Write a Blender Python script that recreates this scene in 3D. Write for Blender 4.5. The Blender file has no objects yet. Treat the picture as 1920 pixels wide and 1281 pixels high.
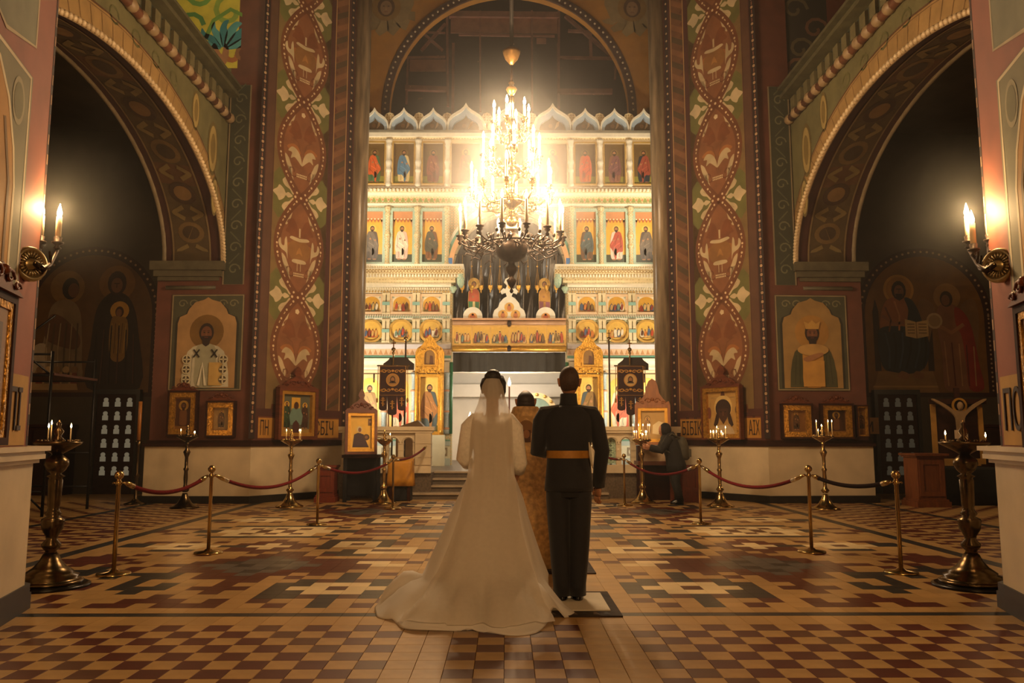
import bpy, bmesh, math, random
from mathutils import Vector as V, Matrix
random.seed(7)
PI = math.pi
sc = bpy.context.scene
COL = sc.collection
# ---------------------------------------------------------------- camera, world, exposure
F = 1493.3; CX, CY = 960, 640.5
PITCH = math.atan((818-640.5)/F); YAW = math.radians(0.4)
CAM = V((-.073, 0, 1.3))
cd = bpy.data.cameras.new('camera'); cam = bpy.data.objects.new('camera', cd); COL.objects.link(cam)
cd.sensor_width = 36; cd.lens = 28.0; cd.clip_end = 200
cam.location = CAM; cam.rotation_euler = (PI/2+PITCH, 0, -YAW)
sc.camera = cam
sc.view_settings.view_transform = 'Standard'; sc.view_settings.look = 'None'
sc.view_settings.gamma = 1; sc.view_settings.use_curve_mapping = False
sc.view_settings.exposure = 0.0
w = bpy.data.worlds.new('world'); sc.world = w; w.use_nodes = True
w.node_tree.nodes['Background'].inputs[0].default_value = (1, .62, .36, 1)
w.node_tree.nodes['Background'].inputs[1].default_value = .012
cy = sc.cycles
cy.use_denoising = True; cy.max_bounces = 4; cy.diffuse_bounces = 2; cy.glossy_bounces = 2
cy.transparent_max_bounces = 8; cy.transmission_bounces = 2; cy.volume_bounces = 0; cy.volume_step_rate = 4
cy.sample_clamp_indirect = 3; cy.sample_clamp_direct = 0
cy.caustics_reflective = False; cy.caustics_refractive = False
WARM = (1, .60, .27)
def lamp(name, loc, power, color=WARM, radius=.05, kind='POINT', target=None, size=1, spot=90, blend=.6):
    l = bpy.data.lights.new(name, kind); l.energy = power; l.color = color
    if kind == 'AREA': l.size = size
    else: l.shadow_soft_size = radius
    if kind == 'SPOT': l.spot_size = math.radians(spot); l.spot_blend = blend
    o = bpy.data.objects.new(name, l); COL.objects.link(o); o.location = loc
    if target is not None:
        o.rotation_euler = (V(target)-V(loc)).to_track_quat('-Z', 'Y').to_euler()
    return o
# floodlights standing on the raised platform behind the two piers, turned to the icon screen
for s in (-1, 1):
    lamp('screen_floodlight', (s*4.3, 18.9, 1.6), 620, (1, .84, .62), .25, 'SPOT', (s*1.2, 21.3, 6.2), spot=120, blend=.5)
    lamp('screen_floodlight', (s*4.4, 18.6, 6.3), 1050, (1, .84, .62), .3, 'SPOT', (s*.4, 21.3, 8.6), spot=115, blend=.6)
    lamp('screen_floodlight', (s*3.9, 19.6, .75), 100, (1, .84, .60), .15, 'SPOT', (s*2.6, 21.3, 2.6), spot=110, blend=.5)
# lamps of the sanctuary behind the gate
lamp('sanctuary_lamp', (0, 23.2, 2.75), 200, (1, .84, .66), .3)
# added fill lights without fixtures: one for the arch film, one per side aisle
lamp('film_fill_light', (-.6, 22.72, 8.6), 330, (1, .78, .62), .3)
for s in (-1, 1): lamp('aisle_fill_light', (s*9.3, 14.2, 3.4), 55, (1, .60, .28), .3)
# added fill lamp high behind the camera, brightening the couple's backs
lamp('rear_fill_lamp', (.6, -4.5, 4.6), 1500, (1, .57, .24), 1.0)
# window light falling on the painted wall of the left gallery
lamp('gallery_window', (-5.0, 12.6, 10.4), 110, (.95, 1, .62), .3, 'SPOT', (-6.0, 16, 9.9), spot=46, blend=.15)

def ray(x, y):
    fw = V((math.sin(YAW)*math.cos(PITCH), math.cos(YAW)*math.cos(PITCH), math.sin(PITCH)))
    rt = V((math.cos(YAW), -math.sin(YAW), 0)); up = rt.cross(fw)
    return fw + rt*((x-CX)/F) + up*((CY-y)/F)
def g(x, y, z=0.0):
    d = ray(x, y); return CAM + d*((z-CAM.z)/d.z)
def aty(x, y, Y):
    d = ray(x, y); return CAM + d*((Y-CAM.y)/d.y)
def hit(x, y, O, n):
    d = ray(x, y); return CAM + d*((V(O)-CAM).dot(n)/d.dot(n))

# ---------------------------------------------------------------- materials
def lin(h):
    if not isinstance(h, str): return tuple(h)
    h = h.lstrip('#'); c = [int(h[i:i+2], 16)/255 for i in (0, 2, 4)]
    return tuple(x/12.92 if x <= .04045 else ((x+.055)/1.055)**2.4 for x in c)
MATS = {}
def mat(name, col='#888888', rough=.6, metal=0.0, var=.15, scale=6.0, bump=0.0, bscale=40.0, emit=None, estr=0.0, attr=False, sheen=0, alpha=1.0, spec=.5, stretch=None, trans=0):
    if name in MATS: return MATS[name]
    m = bpy.data.materials.new(name); m.use_nodes = True; nt = m.node_tree; b = nt.nodes['Principled BSDF']
    b.inputs['Roughness'].default_value = rough; b.inputs['Metallic'].default_value = metal
    b.inputs['Specular IOR Level'].default_value = spec
    if sheen: b.inputs['Sheen Weight'].default_value = sheen
    b.inputs['Alpha'].default_value = alpha
    tc = nt.nodes.new('ShaderNodeTexCoord'); co = tc.outputs['Object']
    if stretch:
        mp = nt.nodes.new('ShaderNodeMapping'); mp.inputs['Scale'].default_value = stretch
        nt.links.new(co, mp.inputs['Vector']); co = mp.outputs['Vector']
    n = nt.nodes.new('ShaderNodeTexNoise'); n.inputs['Scale'].default_value = scale; n.inputs['Detail'].default_value = 5
    nt.links.new(co, n.inputs['Vector'])
    mx = nt.nodes.new('ShaderNodeMix'); mx.data_type = 'RGBA'; mx.blend_type = 'MULTIPLY'
    rp = nt.nodes.new('ShaderNodeValToRGB')
    rp.color_ramp.elements[0].position = .3; rp.color_ramp.elements[1].position = .7
    k = 1-var*2; rp.color_ramp.elements[0].color = (k, k, k, 1); rp.color_ramp.elements[1].color = (1, 1, 1, 1)
    nt.links.new(n.outputs['Fac'], rp.inputs['Fac'])
    mx.inputs[0].default_value = 1
    if attr:
        a = nt.nodes.new('ShaderNodeAttribute'); a.attribute_name = 'Col'; nt.links.new(a.outputs['Color'], mx.inputs[6])
    else: mx.inputs[6].default_value = lin(col)+(1,)
    nt.links.new(rp.outputs['Color'], mx.inputs[7]); nt.links.new(mx.outputs[2], b.inputs['Base Color'])
    if bump:
        n2 = nt.nodes.new('ShaderNodeTexNoise'); n2.inputs['Scale'].default_value = bscale; n2.inputs['Detail'].default_value = 3
        nt.links.new(tc.outputs['Object'], n2.inputs['Vector'])
        bp = nt.nodes.new('ShaderNodeBump'); bp.inputs['Strength'].default_value = bump; bp.inputs['Distance'].default_value = .01
        nt.links.new(n2.outputs['Fac'], bp.inputs['Height']); nt.links.new(bp.outputs['Normal'], b.inputs['Normal'])
    if trans:
        t = nt.nodes.new('ShaderNodeBsdfTranslucent'); nt.links.new(mx.outputs[2], t.inputs['Color'])
        ms = nt.nodes.new('ShaderNodeMixShader'); ms.inputs[0].default_value = trans
        nt.links.new(b.outputs[0], ms.inputs[1]); nt.links.new(t.outputs[0], ms.inputs[2])
        nt.links.new(ms.outputs[0], nt.nodes['Material Output'].inputs['Surface'])
    if emit:
        b.inputs['Emission Color'].default_value = lin(emit)+(1,); b.inputs['Emission Strength'].default_value = estr
        m.cycles.emission_sampling = 'NONE'
    MATS[name] = m; return m
def carved(name, c1, c2, c3, sc_=14.0, rough=.5):
    """painted low carving: small rosettes of two tones over a ground, with matching relief"""
    m = mat(name, c1, rough, 0, .06, 9); nt = m.node_tree; b = nt.nodes['Principled BSDF']
    tc = [n for n in nt.nodes if n.type == 'TEX_COORD'][0]; mx = [n for n in nt.nodes if n.type == 'MIX'][0]
    vo = nt.nodes.new('ShaderNodeTexVoronoi'); vo.inputs['Scale'].default_value = sc_; vo.inputs['Randomness'].default_value = .15
    nt.links.new(tc.outputs['Object'], vo.inputs['Vector'])
    rp = nt.nodes.new('ShaderNodeValToRGB'); e = rp.color_ramp.elements; rp.color_ramp.interpolation = 'EASE'
    e[0].position = .12; e[0].color = lin(c3)+(1,); e[1].position = .55; e[1].color = lin(c1)+(1,)
    q = e.new(.28); q.color = lin(c1)+(1,); q = e.new(.42); q.color = lin(c2)+(1,)
    nt.links.new(vo.outputs['Distance'], rp.inputs['Fac']); nt.links.new(rp.outputs['Color'], mx.inputs[6])
    bp = nt.nodes.new('ShaderNodeBump'); bp.inputs['Strength'].default_value = .5; bp.inputs['Distance'].default_value = .012
    nt.links.new(vo.outputs['Distance'], bp.inputs['Height']); nt.links.new(bp.outputs['Normal'], b.inputs['Normal'])
    return m
PAINT = mat('wall_paint', attr=True, rough=.75, var=.14, scale=3.5)
PAINTF = mat('icon_paint', attr=True, rough=.45, var=.06, scale=9)
GILT = mat('gilded', '#dba544', .28, .6, .12, 14, .5, 55)
GILTROUGH = mat('gilded_chased', '#e0a440', .22, .55, .3, 26, 1.0, 34)
BRASS = mat('brass', '#c2a468', .2, 1.0, .1, 5)
OLDBRASS = mat('aged_brass', '#66543a', .26, 1.0, .2, 8)
BRONZE = mat('dark_bronze', '#3c2a1b', .45, .55, .2, 10, .2, 60)
WOOD = mat('red_brown_wood', '#6e3417', .42, 0, .22, 3, .1, 30, stretch=(1, 1, 8))
DWOOD = mat('dark_wood', '#33180d', .6, 0, .2, 4, stretch=(1, 1, 6), spec=.12)
OWOOD = mat('light_oak_wood', '#965a2a', .45, 0, .2, 4, stretch=(6, 6, 1))
MARBLE = mat('cream_marble', '#d6c3a0', .35, 0, .12, 2.2)
GRANITE = mat('brown_granite', '#6b5a48', .4, 0, .3, 24)
DSTONE = mat('dark_stone', '#24211f', .4, 0, .2, 12)
REDWALL = mat('oxblood_plaster', '#663827', .7, 0, .16, 3)
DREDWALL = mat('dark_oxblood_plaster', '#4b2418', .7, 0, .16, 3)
GRNWALL = mat('olive_plaster', '#6a6440', .75, 0, .16, 3)
DGRN = mat('dark_green_plaster', '#3e4030', .7, 0, .2, 5)
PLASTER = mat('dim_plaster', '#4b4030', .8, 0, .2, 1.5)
CREAM = carved('cream_carving', '#e0cda0', '#b3965e', '#9db79c', 13)
CREAMP = mat('cream_plain', '#e6d6ac', .5, 0, .08, 9)
WHITEC = mat('white_carving', '#ece4cd', .5, 0, .06, 9)
PALEGR = carved('pale_green_carving', '#b0c4a6', '#7fa490', '#d8c890', 16)
WHITE = mat('white_plaster', '#efe8da', .7, 0, .04, 3)
WAX = mat('candle_wax', '#f0dcae', .5, 0, .05, 10)
FLAME = mat('flame', '#ffcc80', .5, emit='#ffd08a', estr=30)
BULB = mat('candle_bulb', '#ffe0b0', .5, emit='#ffdcaa', estr=75)
BLACK = mat('black_cloth', '#0c0b0b', .85, 0, .1, 10)
ROPE = mat('red_velvet', '#6a0c10', .9, 0, .25, 60, spec=.15)
GLASSY = mat('dark_plastic_film', '#2b2724', .3, 0, .25, 3, .5, 5)

# ---------------------------------------------------------------- geometry helpers
WORG = {}
class MB:
    def __init__(s): s.v = []; s.f = []; s.sm = []; s.m = []
    def add(s, vs, fs, smooth=False, mi=0):
        o = len(s.v); s.v += [tuple(p) for p in vs]
        for f in fs: s.f.append(tuple(o+i for i in f)); s.sm.append(smooth); s.m.append(mi)
        return s
    def box(s, x0, x1, y0, y1, z0, z1, mi=0):
        if x0 > x1: x0, x1 = x1, x0
        if y0 > y1: y0, y1 = y1, y0
        return s.add([(x, y, z) for z in (z0, z1) for y in (y0, y1) for x in (x0, x1)],
              [(0, 2, 3, 1), (4, 5, 7, 6), (0, 1, 5, 4), (2, 6, 7, 3), (0, 4, 6, 2), (1, 3, 7, 5)], mi=mi)
    def obox(s, c, u, v, n, du, dv, dn, mi=0):   # oriented box: centre, axes, half sizes
        c = V(c); u = V(u)*du; v = V(v)*dv; n = V(n)*dn
        return s.add([c+u*a+v*b+n*d for d in (-1, 1) for b in (-1, 1) for a in (-1, 1)],
              [(0, 2, 3, 1), (4, 5, 7, 6), (0, 1, 5, 4), (2, 6, 7, 3), (0, 4, 6, 2), (1, 3, 7, 5)], mi=mi)
    def lathe(s, prof, x=0, y=0, z=0, seg=16, sq=None, mi=0, smooth=True):
        vs = []; n = len(prof)
        for r, h in prof:
            for k in range(seg):
                a = 2*PI*k/seg; vs.append((x+r*math.cos(a), y+r*math.sin(a), z+h))
        fs = [(i*seg+k, i*seg+(k+1) % seg, (i+1)*seg+(k+1) % seg, (i+1)*seg+k) for i in range(n-1) for k in range(seg)]
        fs += [tuple(range(seg))[::-1], tuple((n-1)*seg+k for k in range(seg))]
        return s.add(vs, fs, smooth, mi)
    def tube(s, path, r, seg=8, mi=0, closed=False, flat=1.0):
        P = [V(p) for p in path]; n = len(P); R = r if isinstance(r, (list, tuple)) else [r]*n
        vs = []; up = None
        for i, p in enumerate(P):
            t = (P[(i+1) % n]-P[i-1]) if closed else (P[min(i+1, n-1)]-P[max(i-1, 0)])
            t.normalize()
            if up is None:
                up = V((0, 0, 1)) if abs(t.z) < .9 else V((0, 1, 0))
            a = t.cross(up)
            if a.length < 1e-6: a = t.orthogonal()
            a.normalize(); b = a.cross(t); b.normalize(); up = b
            for k in range(seg):
                an = 2*PI*k/seg; vs.append(p+a*math.cos(an)*R[i]+b*math.sin(an)*R[i]*flat)
        m = n if closed else n-1
        fs = [(i*seg+k, i*seg+(k+1) % seg, ((i+1) % n)*seg+(k+1) % seg, ((i+1) % n)*seg+k) for i in range(m) for k in range(seg)]
        if not closed: fs += [tuple(range(seg))[::-1], tuple((n-1)*seg+k for k in range(seg))]
        return s.add(vs, fs, True, mi)
    def ball(s, c, r, seg=10, rings=7, mi=0):
        rx, ry, rz = r if isinstance(r, (tuple, list)) else (r, r, r)
        vs = [(c[0], c[1], c[2]-rz)]
        for i in range(1, rings):
            a = PI*i/rings-PI/2
            for k in range(seg):
                b = 2*PI*k/seg; vs.append((c[0]+rx*math.cos(a)*math.cos(b), c[1]+ry*math.cos(a)*math.sin(b), c[2]+rz*math.sin(a)))
        vs.append((c[0], c[1], c[2]+rz)); e = len(vs)-1
        fs = [(0, 1+(k+1) % seg, 1+k) for k in range(seg)]
        for i in range(rings-2):
            for k in range(seg): fs.append((1+i*seg+k, 1+i*seg+(k+1) % seg, 1+(i+1)*seg+(k+1) % seg, 1+(i+1)*seg+k))
        o = 1+(rings-2)*seg
        fs += [(e, o+k, o+(k+1) % seg) for k in range(seg)]
        return s.add(vs, fs, True, mi)
    def prism(s, pts, O, U, W, N, d0, d1, mi=0, smooth=False):  # 2-D outline on the frame O,U,W, extruded along N
        O, U, W, N = V(O), V(U), V(W), V(N); n = len(pts)
        vs = [O+U*a+W*b+N*d0 for a, b in pts]+[O+U*a+W*b+N*d1 for a, b in pts]
        fs = [tuple(range(n))[::-1], tuple(range(n, 2*n))]+[(i, (i+1) % n, n+(i+1) % n, n+i) for i in range(n)]
        return s.add(vs, fs, smooth, mi)
    def ring(s, outer, inner, O, U, W, N, d0, d1, mi=0, closed=True):   # frame between two outlines of equal count
        O, U, W, N = V(O), V(U), V(W), V(N); n = len(outer)
        P = lambda q, d: O+U*q[0]+W*q[1]+N*d
        vs = [P(q, d0) for q in outer]+[P(q, d1) for q in outer]+[P(q, d1) for q in inner]+[P(q, d0) for q in inner]
        fs = []
        for i in range(n if closed else n-1):
            j = (i+1) % n
            fs += [(i, j, n+j, n+i), (n+i, n+j, 2*n+j, 2*n+i), (2*n+i, 2*n+j, 3*n+j, 3*n+i)]
        return s.add(vs, fs, False, mi)
    def loft(s, rings, cap=True, smooth=True, mi=0, closed=True):
        k = len(rings[0]); vs = [p for r in rings for p in r]
        fs = [(i*k+j, i*k+(j+1) % k, (i+1)*k+(j+1) % k, (i+1)*k+j) for i in range(len(rings)-1) for j in range(k if closed else k-1)]
        if cap: fs += [tuple(range(k))[::-1], tuple((len(rings)-1)*k+j for j in range(k))]
        return s.add(vs, fs, smooth, mi)
    def build(s, name, m, parent=None, kind=None, org=None):
        me = bpy.data.meshes.new(name)
        o0 = WORG.get(parent.name, V((0, 0, 0))) if parent else V(org or (0, 0, 0))
        me.from_pydata([(a-o0.x, b-o0.y, c-o0.z) for a, b, c in s.v], [], s.f)
        for mm in (m if isinstance(m, (list, tuple)) else [m]): me.materials.append(mm)
        me.polygons.foreach_set('use_smooth', s.sm); me.polygons.foreach_set('material_index', s.m)
        me.update()
        o = bpy.data.objects.new(name, me); COL.objects.link(o)
        if parent: o.parent = parent; WORG[o.name] = o0.copy()
        elif org: o.location = org; WORG[o.name] = o0.copy()
        if kind: o['kind'] = kind
        return o
def tag(o, label=None, cat=None, group=None, kind=None):
    if label: o['label'] = label
    if cat: o['category'] = cat
    if group: o['group'] = group
    if kind: o['kind'] = kind
    return o
def thing(name, label, cat, loc=(0, 0, 0), group=None, kind=None):
    o = bpy.data.objects.new(name, None); COL.objects.link(o); o.location = loc; o.empty_display_size = .1
    WORG[o.name] = V(loc)
    return tag(o, label, cat, group, kind)
KIDS = {}
def dup(root, loc, rotz=0, label=None, group=None, scale=None):
    r = root.copy(); COL.objects.link(r); r.location = loc; r.rotation_euler = (0, 0, rotz)
    if scale: r.scale = scale
    if label: r['label'] = label
    if group: r['group'] = group
    for ch in list(root.children):
        c = ch.copy(); COL.objects.link(c); c.parent = r
        for gch in ch.children:
            d = gch.copy(); COL.objects.link(d); d.parent = c
    return r
def circ(cx, cz, rx, rz=None, n=20, a0=0, a1=2*PI):
    rz = rx if rz is None else rz
    full = abs(a1-a0-2*PI) < 1e-6
    return [(cx+rx*math.cos(a0+(a1-a0)*i/(n if full else n-1)), cz+rz*math.sin(a0+(a1-a0)*i/(n if full else n-1))) for i in range(n)]

def sm(pts, k=4):
    """closed smooth outline through the points"""
    n = len(pts); out = []
    for i in range(n):
        p0, p1, p2, p3 = pts[i-1], pts[i], pts[(i+1) % n], pts[(i+2) % n]
        for j in range(k):
            t = j/k; out.append(tuple(.5*(2*p1[d]+(p2[d]-p0[d])*t+(2*p0[d]-5*p1[d]+4*p2[d]-p3[d])*t*t+(3*p1[d]-p0[d]-3*p2[d]+p3[d])*t**3) for d in (0, 1)))
    return out
class Paint:
    """flat painted shapes on a plane: every shape is a thin polygon with its own paint colour"""
    def __init__(s, O, U, W, N, step=.0012): s.O, s.U, s.W, s.N, s.st = V(O), V(U), V(W), V(N).normalized(), step; s.v = []; s.f = []; s.c = []; s.l = 1
    def poly(s, pts, col, layer=None):
        if layer is None: layer = s.l
        o = len(s.v); s.v += [s.O+s.U*a+s.W*b+s.N*(layer*s.st) for a, b in pts]
        s.f.append(tuple(range(o, o+len(pts)))); s.c.append(lin(col)); return s
    def blob(s, pts, col, layer=None): return s.poly(sm(pts), col, layer)
    def rect(s, a0, a1, b0, b1, col, layer=None): return s.poly([(a0, b0), (a1, b0), (a1, b1), (a0, b1)], col, layer)
    def disc(s, x, z, r, col, rz=None, layer=None, n=14): return s.poly(circ(x, z, r, rz, n), col, layer)
    def stroke(s, pts, wd, col, layer=None, closed=False):
        n = len(pts); L = []; R = []
        for i in range(n):
            p0 = pts[i-1] if (i > 0 or closed) else pts[i]; p1 = pts[(i+1) % n] if (i < n-1 or closed) else pts[i]
            dx, dz = p1[0]-p0[0], p1[1]-p0[1]; q = math.hypot(dx, dz) or 1
            nx, nz = -dz/q*wd/2, dx/q*wd/2
            L.append((pts[i][0]+nx, pts[i][1]+nz)); R.append((pts[i][0]-nx, pts[i][1]-nz))
        for i in range(n if closed else n-1):
            j = (i+1) % n; s.poly([L[i], R[i], R[j], L[j]], col, layer)
        return s
    def frame(s, a0, a1, b0, b1, wd, col, layer=None): return s.stroke([(a0, b0), (a1, b0), (a1, b1), (a0, b1)], wd, col, layer, True)
    def up(s): s.l += 1; return s
    def build(s, name, parent=None, m=None):
        me = bpy.data.meshes.new(name)
        o0 = WORG.get(parent.name, V((0, 0, 0))) if parent else V((0, 0, 0))
        me.from_pydata([p-o0 for p in s.v], [], s.f)
        at = me.color_attributes.new('Col', 'FLOAT_COLOR', 'CORNER')
        buf = []
        for f, c in zip(s.f, s.c): buf += [c[0], c[1], c[2], 1]*len(f)
        at.data.foreach_set('color', buf)
        me.materials.append(m or PAINT); me.update()
        o = bpy.data.objects.new(name, me); COL.objects.link(o)
        if parent: o.parent = parent; WORG[o.name] = o0.copy()
        return o

SKIN = '#a9764c'
def saint(P, x, z, h, robe, mantle, halo='#e3b34c', skin=SKIN, hair='#3a2413', book=None, flip=1):
    """standing figure, h tall"""
    L = P.l
    q = lambda pts: [(x+a*h*flip, z+b*h) for a, b in pts]
    P.disc(x, z+.875*h, .115*h, halo, layer=L)
    P.blob(q([(-.09, .80), (.09, .80), (.14, .70), (.17, .45), (.15, .08), (.05, .04), (-.12, .05), (-.16, .1), (-.17, .45), (-.15, .68)]), robe, L+1)
    P.blob(q([(-.10, .80), (.02, .79), (.10, .60), (.18, .42), (.12, .30), (.02, .14), (-.05, .24), (-.17, .26), (-.18, .5), (-.15, .68)]), mantle, L+2)
    P.blob(q([(.0, .33), (.06, .28), (.05, .06), (.01, .06)]), mantle, L+2)
    c1, c2 = lin(mantle), lin(robe); dk = tuple(v*.55 for v in c1); lt = tuple(min(1, v*1.5+.02) for v in c1)
    for (a0, b0, a1, b1, cc) in ((-.12, .7, -.13, .34, dk), (-.06, .72, .04, .45, dk), (-.1, .5, .06, .38, lt), (.02, .6, .14, .43, lt), (-.15, .42, -.02, .28, dk), (.06, .38, .07, .1, tuple(v*.55 for v in c2)), (-.09, .25, -.09, .08, tuple(v*.55 for v in c2)), (-.02, .2, -.03, .07, tuple(min(1, v*1.4+.02) for v in c2))):
        P.stroke(q([(a0, b0), ((a0+a1)/2+.015, (b0+b1)/2), (a1, b1)]), .016*h, cc, L+2.5)
    P.disc(x, z+.885*h, .062*h, hair, .078*h, L+1, 12); P.disc(x+.004*h*flip, z+.87*h, .045*h, skin, .062*h, L+2, 12)
    P.poly(q([(-.045, .855), (.045, .855), (.02, .79), (-.02, .79)]), hair, L+3) if hair != '#none' else None
    P.disc(x-.05*h*flip, z+.6*h, .028*h, skin, layer=L+3, n=8); P.disc(x+.08*h*flip, z+.56*h, .028*h, skin, layer=L+3, n=8)
    if book: P.poly(q([(.0, .52), (.09, .54), (.09, .64), (.0, .62)]), book, L+3)
    P.disc(x-.07*h*flip, z+.035*h, .055*h, skin, .022*h, L+3, 8); P.disc(x+.07*h*flip, z+.03*h, .055*h, skin, .02*h, L+3, 8)
def bust(P, x, z, h, robe, mantle, halo='#c9962f', skin='#7a4b2c', hair='#2c1a10', hr=.2):
    """half figure, h from lower edge to halo top"""
    L = P.l; q = lambda pts: [(x+a*h, z+b*h) for a, b in pts]
    P.disc(x, z+.78*h, hr*h, halo, layer=L, n=24)
    P.poly(q([(-.08, .60), (.08, .60), (.18, .57), (.26, .50), (.30, .38), (.33, .2), (.34, 0), (-.34, 0), (-.33, .2), (-.30, .38), (-.26, .50), (-.18, .57)]), robe, L+1)
    P.blob(q([(-.12, .58), (.12, .58), (.15, .3), (.13, .02), (-.13, .02), (-.15, .3)]), mantle, L+2)
    dk = tuple(v*.6 for v in lin(robe))
    for a0, a1 in ((-.24, -.27), (-.19, -.2), (.19, .2), (.24, .27)): P.stroke(q([(a0, .46), (a1, .04)]), .012*h, dk, L+1.5)
    P.disc(x, z+.77*h, .105*h, hair, .135*h, L+2, 16); P.disc(x, z+.755*h, .078*h, skin, .105*h, L+3, 16)
    P.poly(q([(-.07, .72), (.07, .72), (.045, .6), (0, .57), (-.045, .6)]), hair, L+4)
    for sx in (-1, 1):
        P.disc(x+sx*.03*h, z+.77*h, .014*h, '#1a0f08', .008*h, L+5, 8)
        P.stroke([(x+sx*.015*h, z+.795*h), (x+sx*.05*h, z+.79*h)], .006*h, '#1a0f08', L+5)
    P.poly(q([(-.008, .78), (.008, .78), (.014, .725), (-.014, .725)]), '#8a5a38', L+5)
    P.stroke([(x-.025*h, z+.70*h), (x+.025*h, z+.70*h)], .008*h, '#7a3a2a', L+6)
def group_scene(P, x, z, wd, h, seed, bg='#e0ac45', n=5):
    """small crowd of figures on a gold ground inside wd x h, centred at x, foot at z"""
    r = random.Random(seed); L = P.l
    cols = ['#b5482a', '#c8762e', '#6f8a7a', '#8d3f2c', '#4c5f7a', '#d8b070', '#7a6030', '#caa05a', '#5c3a24', '#e8dcc0']
    P.poly([(x-wd/2, z), (x+wd/2, z), (x+wd/2, z+.22*h), (x+.2*wd, z+.30*h), (x-.15*wd, z+.24*h), (x-wd/2, z+.33*h)], r.choice(['#8a6a34', '#7b7440', '#a07a40']), L)
    for i in range(n):
        t = (i+.5)/n; fx = x+(t-.5)*wd*.86; fh = h*r.uniform(.5, .72)*(1 if abs(t-.5) > .15 else 1.15); c = r.choice(cols); bz = z+h*r.uniform(.03, .14); wv = wd*.55/n
        P.disc(fx, bz+fh*.88, fh*.13, '#efc766', layer=L+1, n=10)
        P.blob([(fx-wv*.7, bz), (fx+wv*.8, bz), (fx+wv*.9, bz+fh*.5), (fx+wv*.35, bz+fh*.8), (fx-wv*.35, bz+fh*.8), (fx-wv*.85, bz+fh*.55)], c, L+2)
        P.blob([(fx-wv*.6, bz+fh*.2), (fx+wv*.2, bz+fh*.1), (fx+wv*.7, bz+fh*.6), (fx-wv*.2, bz+fh*.75)], r.choice(cols), L+3)
        P.disc(fx, bz+fh*.86, fh*.075, '#6e3f22', layer=L+4, n=8)
# ================================================================ FLOOR
TW, TP = .17, .176
TC = dict(T='#b28d58', R='#55251b', N='#2b2b2c', C='#e0c795', B='#5b3622', G='#55524f')
floor = tag(MB().box(-12.6, 12.6, -9, 18.6, -.3, -.007).build('floor', mat('grout', '#5a4630', .8)), 'patterned tile floor of tan, red and black tiles with dark border bands', 'floor', kind='structure')
M_ = {}
def put(r, cs, k):
    for c in cs: M_[(c, r)] = k
put(1, [7, 11, 14, 15, 16, 18, 19, 21], 'R'); put(1, [9], 'N')
put(2, [6, 12, 14, 16, 17, 18, 22], 'R'); put(2, [9], 'N')
put(3, [7, 11, 12], 'N'); put(3, [8, 10], 'B'); put(3, [9], 'N'); put(3, [17, 22], 'R')
put(4, [6, 7, 11, 12, 19], 'N'); put(4, [8, 9, 10], 'C'); put(4, [15], 'R')
put(5, [6, 12, 18, 19, 20], 'N'); put(5, [7, 8, 10, 11], 'C'); put(5, [9], 'B'); put(5, [14, 15, 16, 22], 'R')
put(6, [6, 7, 11, 12, 18, 20], 'N'); put(6, [8, 9, 10], 'C'); put(6, [15, 22], 'R')
put(7, [7, 9, 11, 20], 'N'); put(7, [8, 10], 'B'); put(7, [14, 15], 'R')
put(8, [9, 19, 20, 22], 'N'); put(8, [6, 12, 14, 17], 'R')
put(9, [9, 19, 20, 21], 'N'); put(9, [7, 11], 'R')
put(10, [19, 22], 'R'); put(11, [9, 10, 22], 'R'); put(12, [7, 8], 'C'); put(12, [9, 10, 24], 'R'); put(13, [8, 9], 'C'); put(13, [6, 10, 23], 'R'); put(14, [7, 8, 9, 10, 11, 25], 'R'); put(14, [5], 'B')
put(16, [10, 11], 'N'); put(17, [7, 8, 9, 10], 'C'); put(17, [11, 12], 'N'); put(18, [7, 10], 'C'); put(18, [8, 9], 'B'); put(18, [6, 11], 'N'); put(19, [7, 8, 9], 'C'); put(19, [13], 'N')
for r in (20, 21, 22): put(r, [10, 11, 12], 'C'); put(r, [9, 13], 'N')
put(21, [11], 'B'); put(23, [9, 10, 11, 12, 13], 'N'); put(24, [8, 14], 'B')
def diamond(c0, r0, n, k):
    for dc in range(-int(n)-1, int(n)+2):
        for dr in range(-int(n)-1, int(n)+2):
            if abs(dc)+abs(dr) <= n: M_[(c0+dc, r0+dr)] = k
diamond(15, 12, 5, 'R'); diamond(15, 12, 3, 'G')
for q in [(14, 13), (16, 12), (15, 10), (17, 13), (14, 11)]: M_[q] = 'N'
diamond(17, 20, 3, 'R'); diamond(17, 20, 1, 'C')
diamond(23, 20, 4, 'T'); put(20, range(19, 28), 'N'); diamond(23, 20, 2, 'C'); M_[(23, 20)] = 'B'; put(18, [22, 23, 24], 'N'); put(21, [26, 27], 'N'); put(22, [21, 23, 25, 26], 'R'); put(16, [20, 22, 24], 'R')
diamond(26, 14, 2, 'R'); diamond(26, 8, 1, 'R'); diamond(24, 10, 1, 'N')
for r in range(26, 30): put(r, range(16, 23), 'C')
put(28, [15, 23], 'C'); put(27, [17, 19, 21], 'B'); put(28, [18, 20], 'B'); put(25, range(15, 24), 'N'); put(26, [14, 24], 'N'); put(28, [13, 14, 24, 25], 'N')
put(25, [6, 7, 8], 'G'); put(26, [6, 7, 8, 9], 'G'); put(27, [5, 6, 7, 8], 'G'); put(26, [10, 11], 'R'); put(28, [10, 11, 12], 'R'); put(24, [11, 12], 'R'); put(27, [26, 27], 'R')
rt = random.Random(3)
for r in range(10, 30):
    for c in range(5, 29):
        if (c, r) not in M_ and rt.random() < .07: M_[(c, r)] = 'R'
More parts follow.
